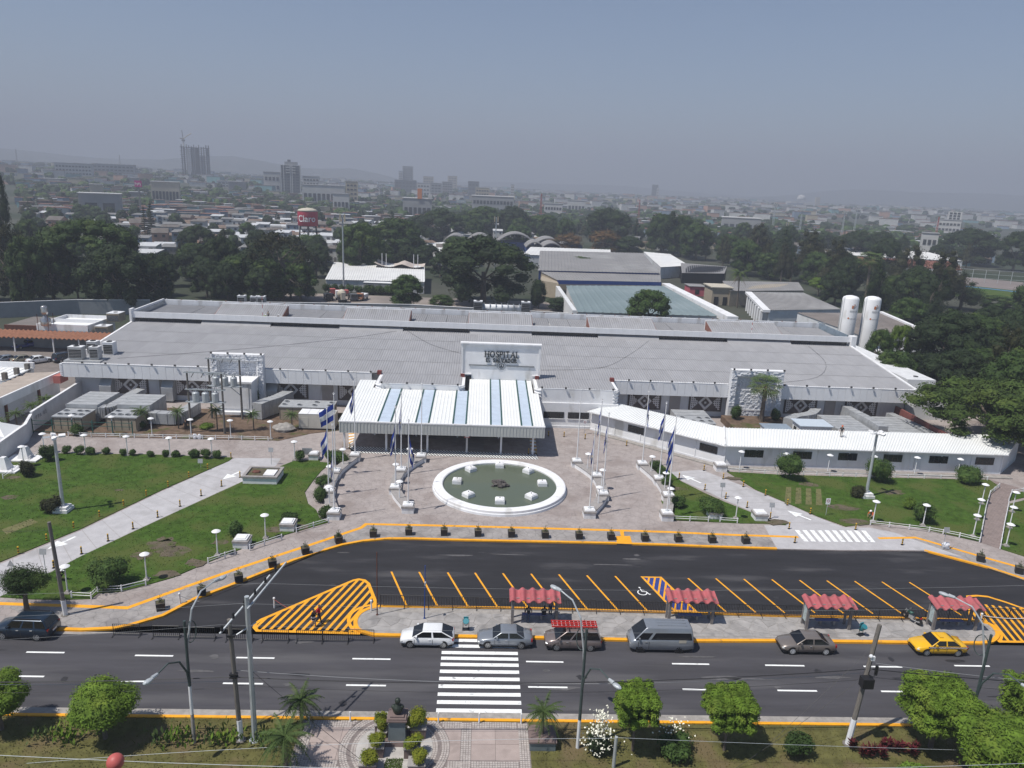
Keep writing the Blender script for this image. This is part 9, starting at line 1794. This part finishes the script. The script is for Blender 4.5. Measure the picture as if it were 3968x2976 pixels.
for x, y, z, h in ((-41.8,141,9,4.6),(52.5,139.5,9.2,3)):
 t = thing('roof_mast', 'red and white striped mast on the hospital roof, '+('left' if x < 0 else 'right'), 'mast', (x,y,z))
 for k in range(6): b = MB(); b.tube([(0,0,k*h/6),(0,0,(k+1)*h/6)], .05, 6); part('mast_band', b, M['red'] if k%2 else M['white'], t)
# ---------------------------------------------------------------- wording of the labels of houses and trees: by look and by the nearest landmark
LM = {'the red drum water tank':(-88,379,16),'the unfinished tower':(-560,1380,70),'the dark grey office tower':(-300,1100,45),'the twin skyline towers':(-190,1850,70),'the magenta billboard':(-240,600,18),'the vault roofs':(15,424,8),'the big central tree':(3,246,14),'the blue-green roof':(44,220,4),'the white gas tanks':(101,189,9),'the white warehouse roof':(-37,260,5),'the stadium masts':(300,690,20),'the white stepped building':(620,720,25),'the sports field':(225,310,0),'the carport':(-88,148,3),'the far left corner':(-190,330,20),'the name wall':(3,114,10),'the orange tree':(45,352,8),'the beige building':(97,253,5),'the blue-grey store':(-270,580,9),'the shopping centre':(-70,700,8),'the pale blue billboard':(-30,750,12),'the brown roof':(98,182,6),'the annex end':(75,96,4),'the tall pines':(-150,385,12)}
lmp = {k:to_pix(v) for k, v in LM.items()}; used_l = {}
def rel(p, skip=0):
 c = sorted(lmp.items(), key=lambda q: (q[1][0]-p[0])**2+((q[1][1]-p[1])*1.6)**2)[skip]; dx, dy = p[0]-c[1][0], p[1]-c[1][1]; d = math.hypot(dx, dy); w_ = 'just ' if d < 22 else ('' if d < 55 else ('some way ' if d < 110 else 'far '))
 if abs(dx) > abs(dy)*1.6: s_ = 'left of' if dx < 0 else 'right of'
 elif abs(dy) > abs(dx)*1.6: s_ = 'above' if dy < 0 else 'below'
 else: s_ = ('up' if dy < 0 else 'down')+(' left of' if dx < 0 else ' right of')
 return w_+s_+' '+c[0]
for o, base, p in ALLH+ALLVEG:
 if o.get('label') and o.get('label') not in ('',): pass
 px = to_pix(p); a = rel(px); L1_ = '%s %s' % (base, a); c = L1_; k = 1
 while c in used_l and k < 5: c = '%s %s and %s' % (base, a, rel(px, k)); k += 1
 if len(c.split()) > 16: c = L1_
 used_l.setdefault(c, []).append((px[0], o, base, c))
for c, q in used_l.items():
 q.sort(key=lambda v: v[0])
 for i, (x_, o, base, l_) in enumerate(q):
  l2 = '%s from left of %s' % (ORD[i] if i < len(ORD) else 'last', l_.replace(base, base+'s', 1)); o['label'] = l_ if len(q) == 1 or len(q) > 28 or len(l2.split()) > 16 else l2
# ---------------------------------------------------------------- the hazy air: one closed box round everything, the sky outside it
b = MB(); b.box(-9000, 9000, -300, 9000, -2.5, 420)
hz = ob('haze', b.mesh('haze', [])); hz['kind'] = 'stuff'
mt = bpy.data.materials.new('haze_air'); mt.use_nodes = True; nt2 = mt.node_tree; nt2.nodes.clear()
vo = nt2.nodes.new('ShaderNodeVolumePrincipled'); vo.inputs['Color'].default_value = (.52, .56, .655, 1); vo.inputs['Density'].default_value = .00046; vo.inputs['Anisotropy'].default_value = 0.0
om = nt2.nodes.new('ShaderNodeOutputMaterial'); nt2.links.new(vo.outputs[0], om.inputs['Volume']); hz.data.materials.append(mt)
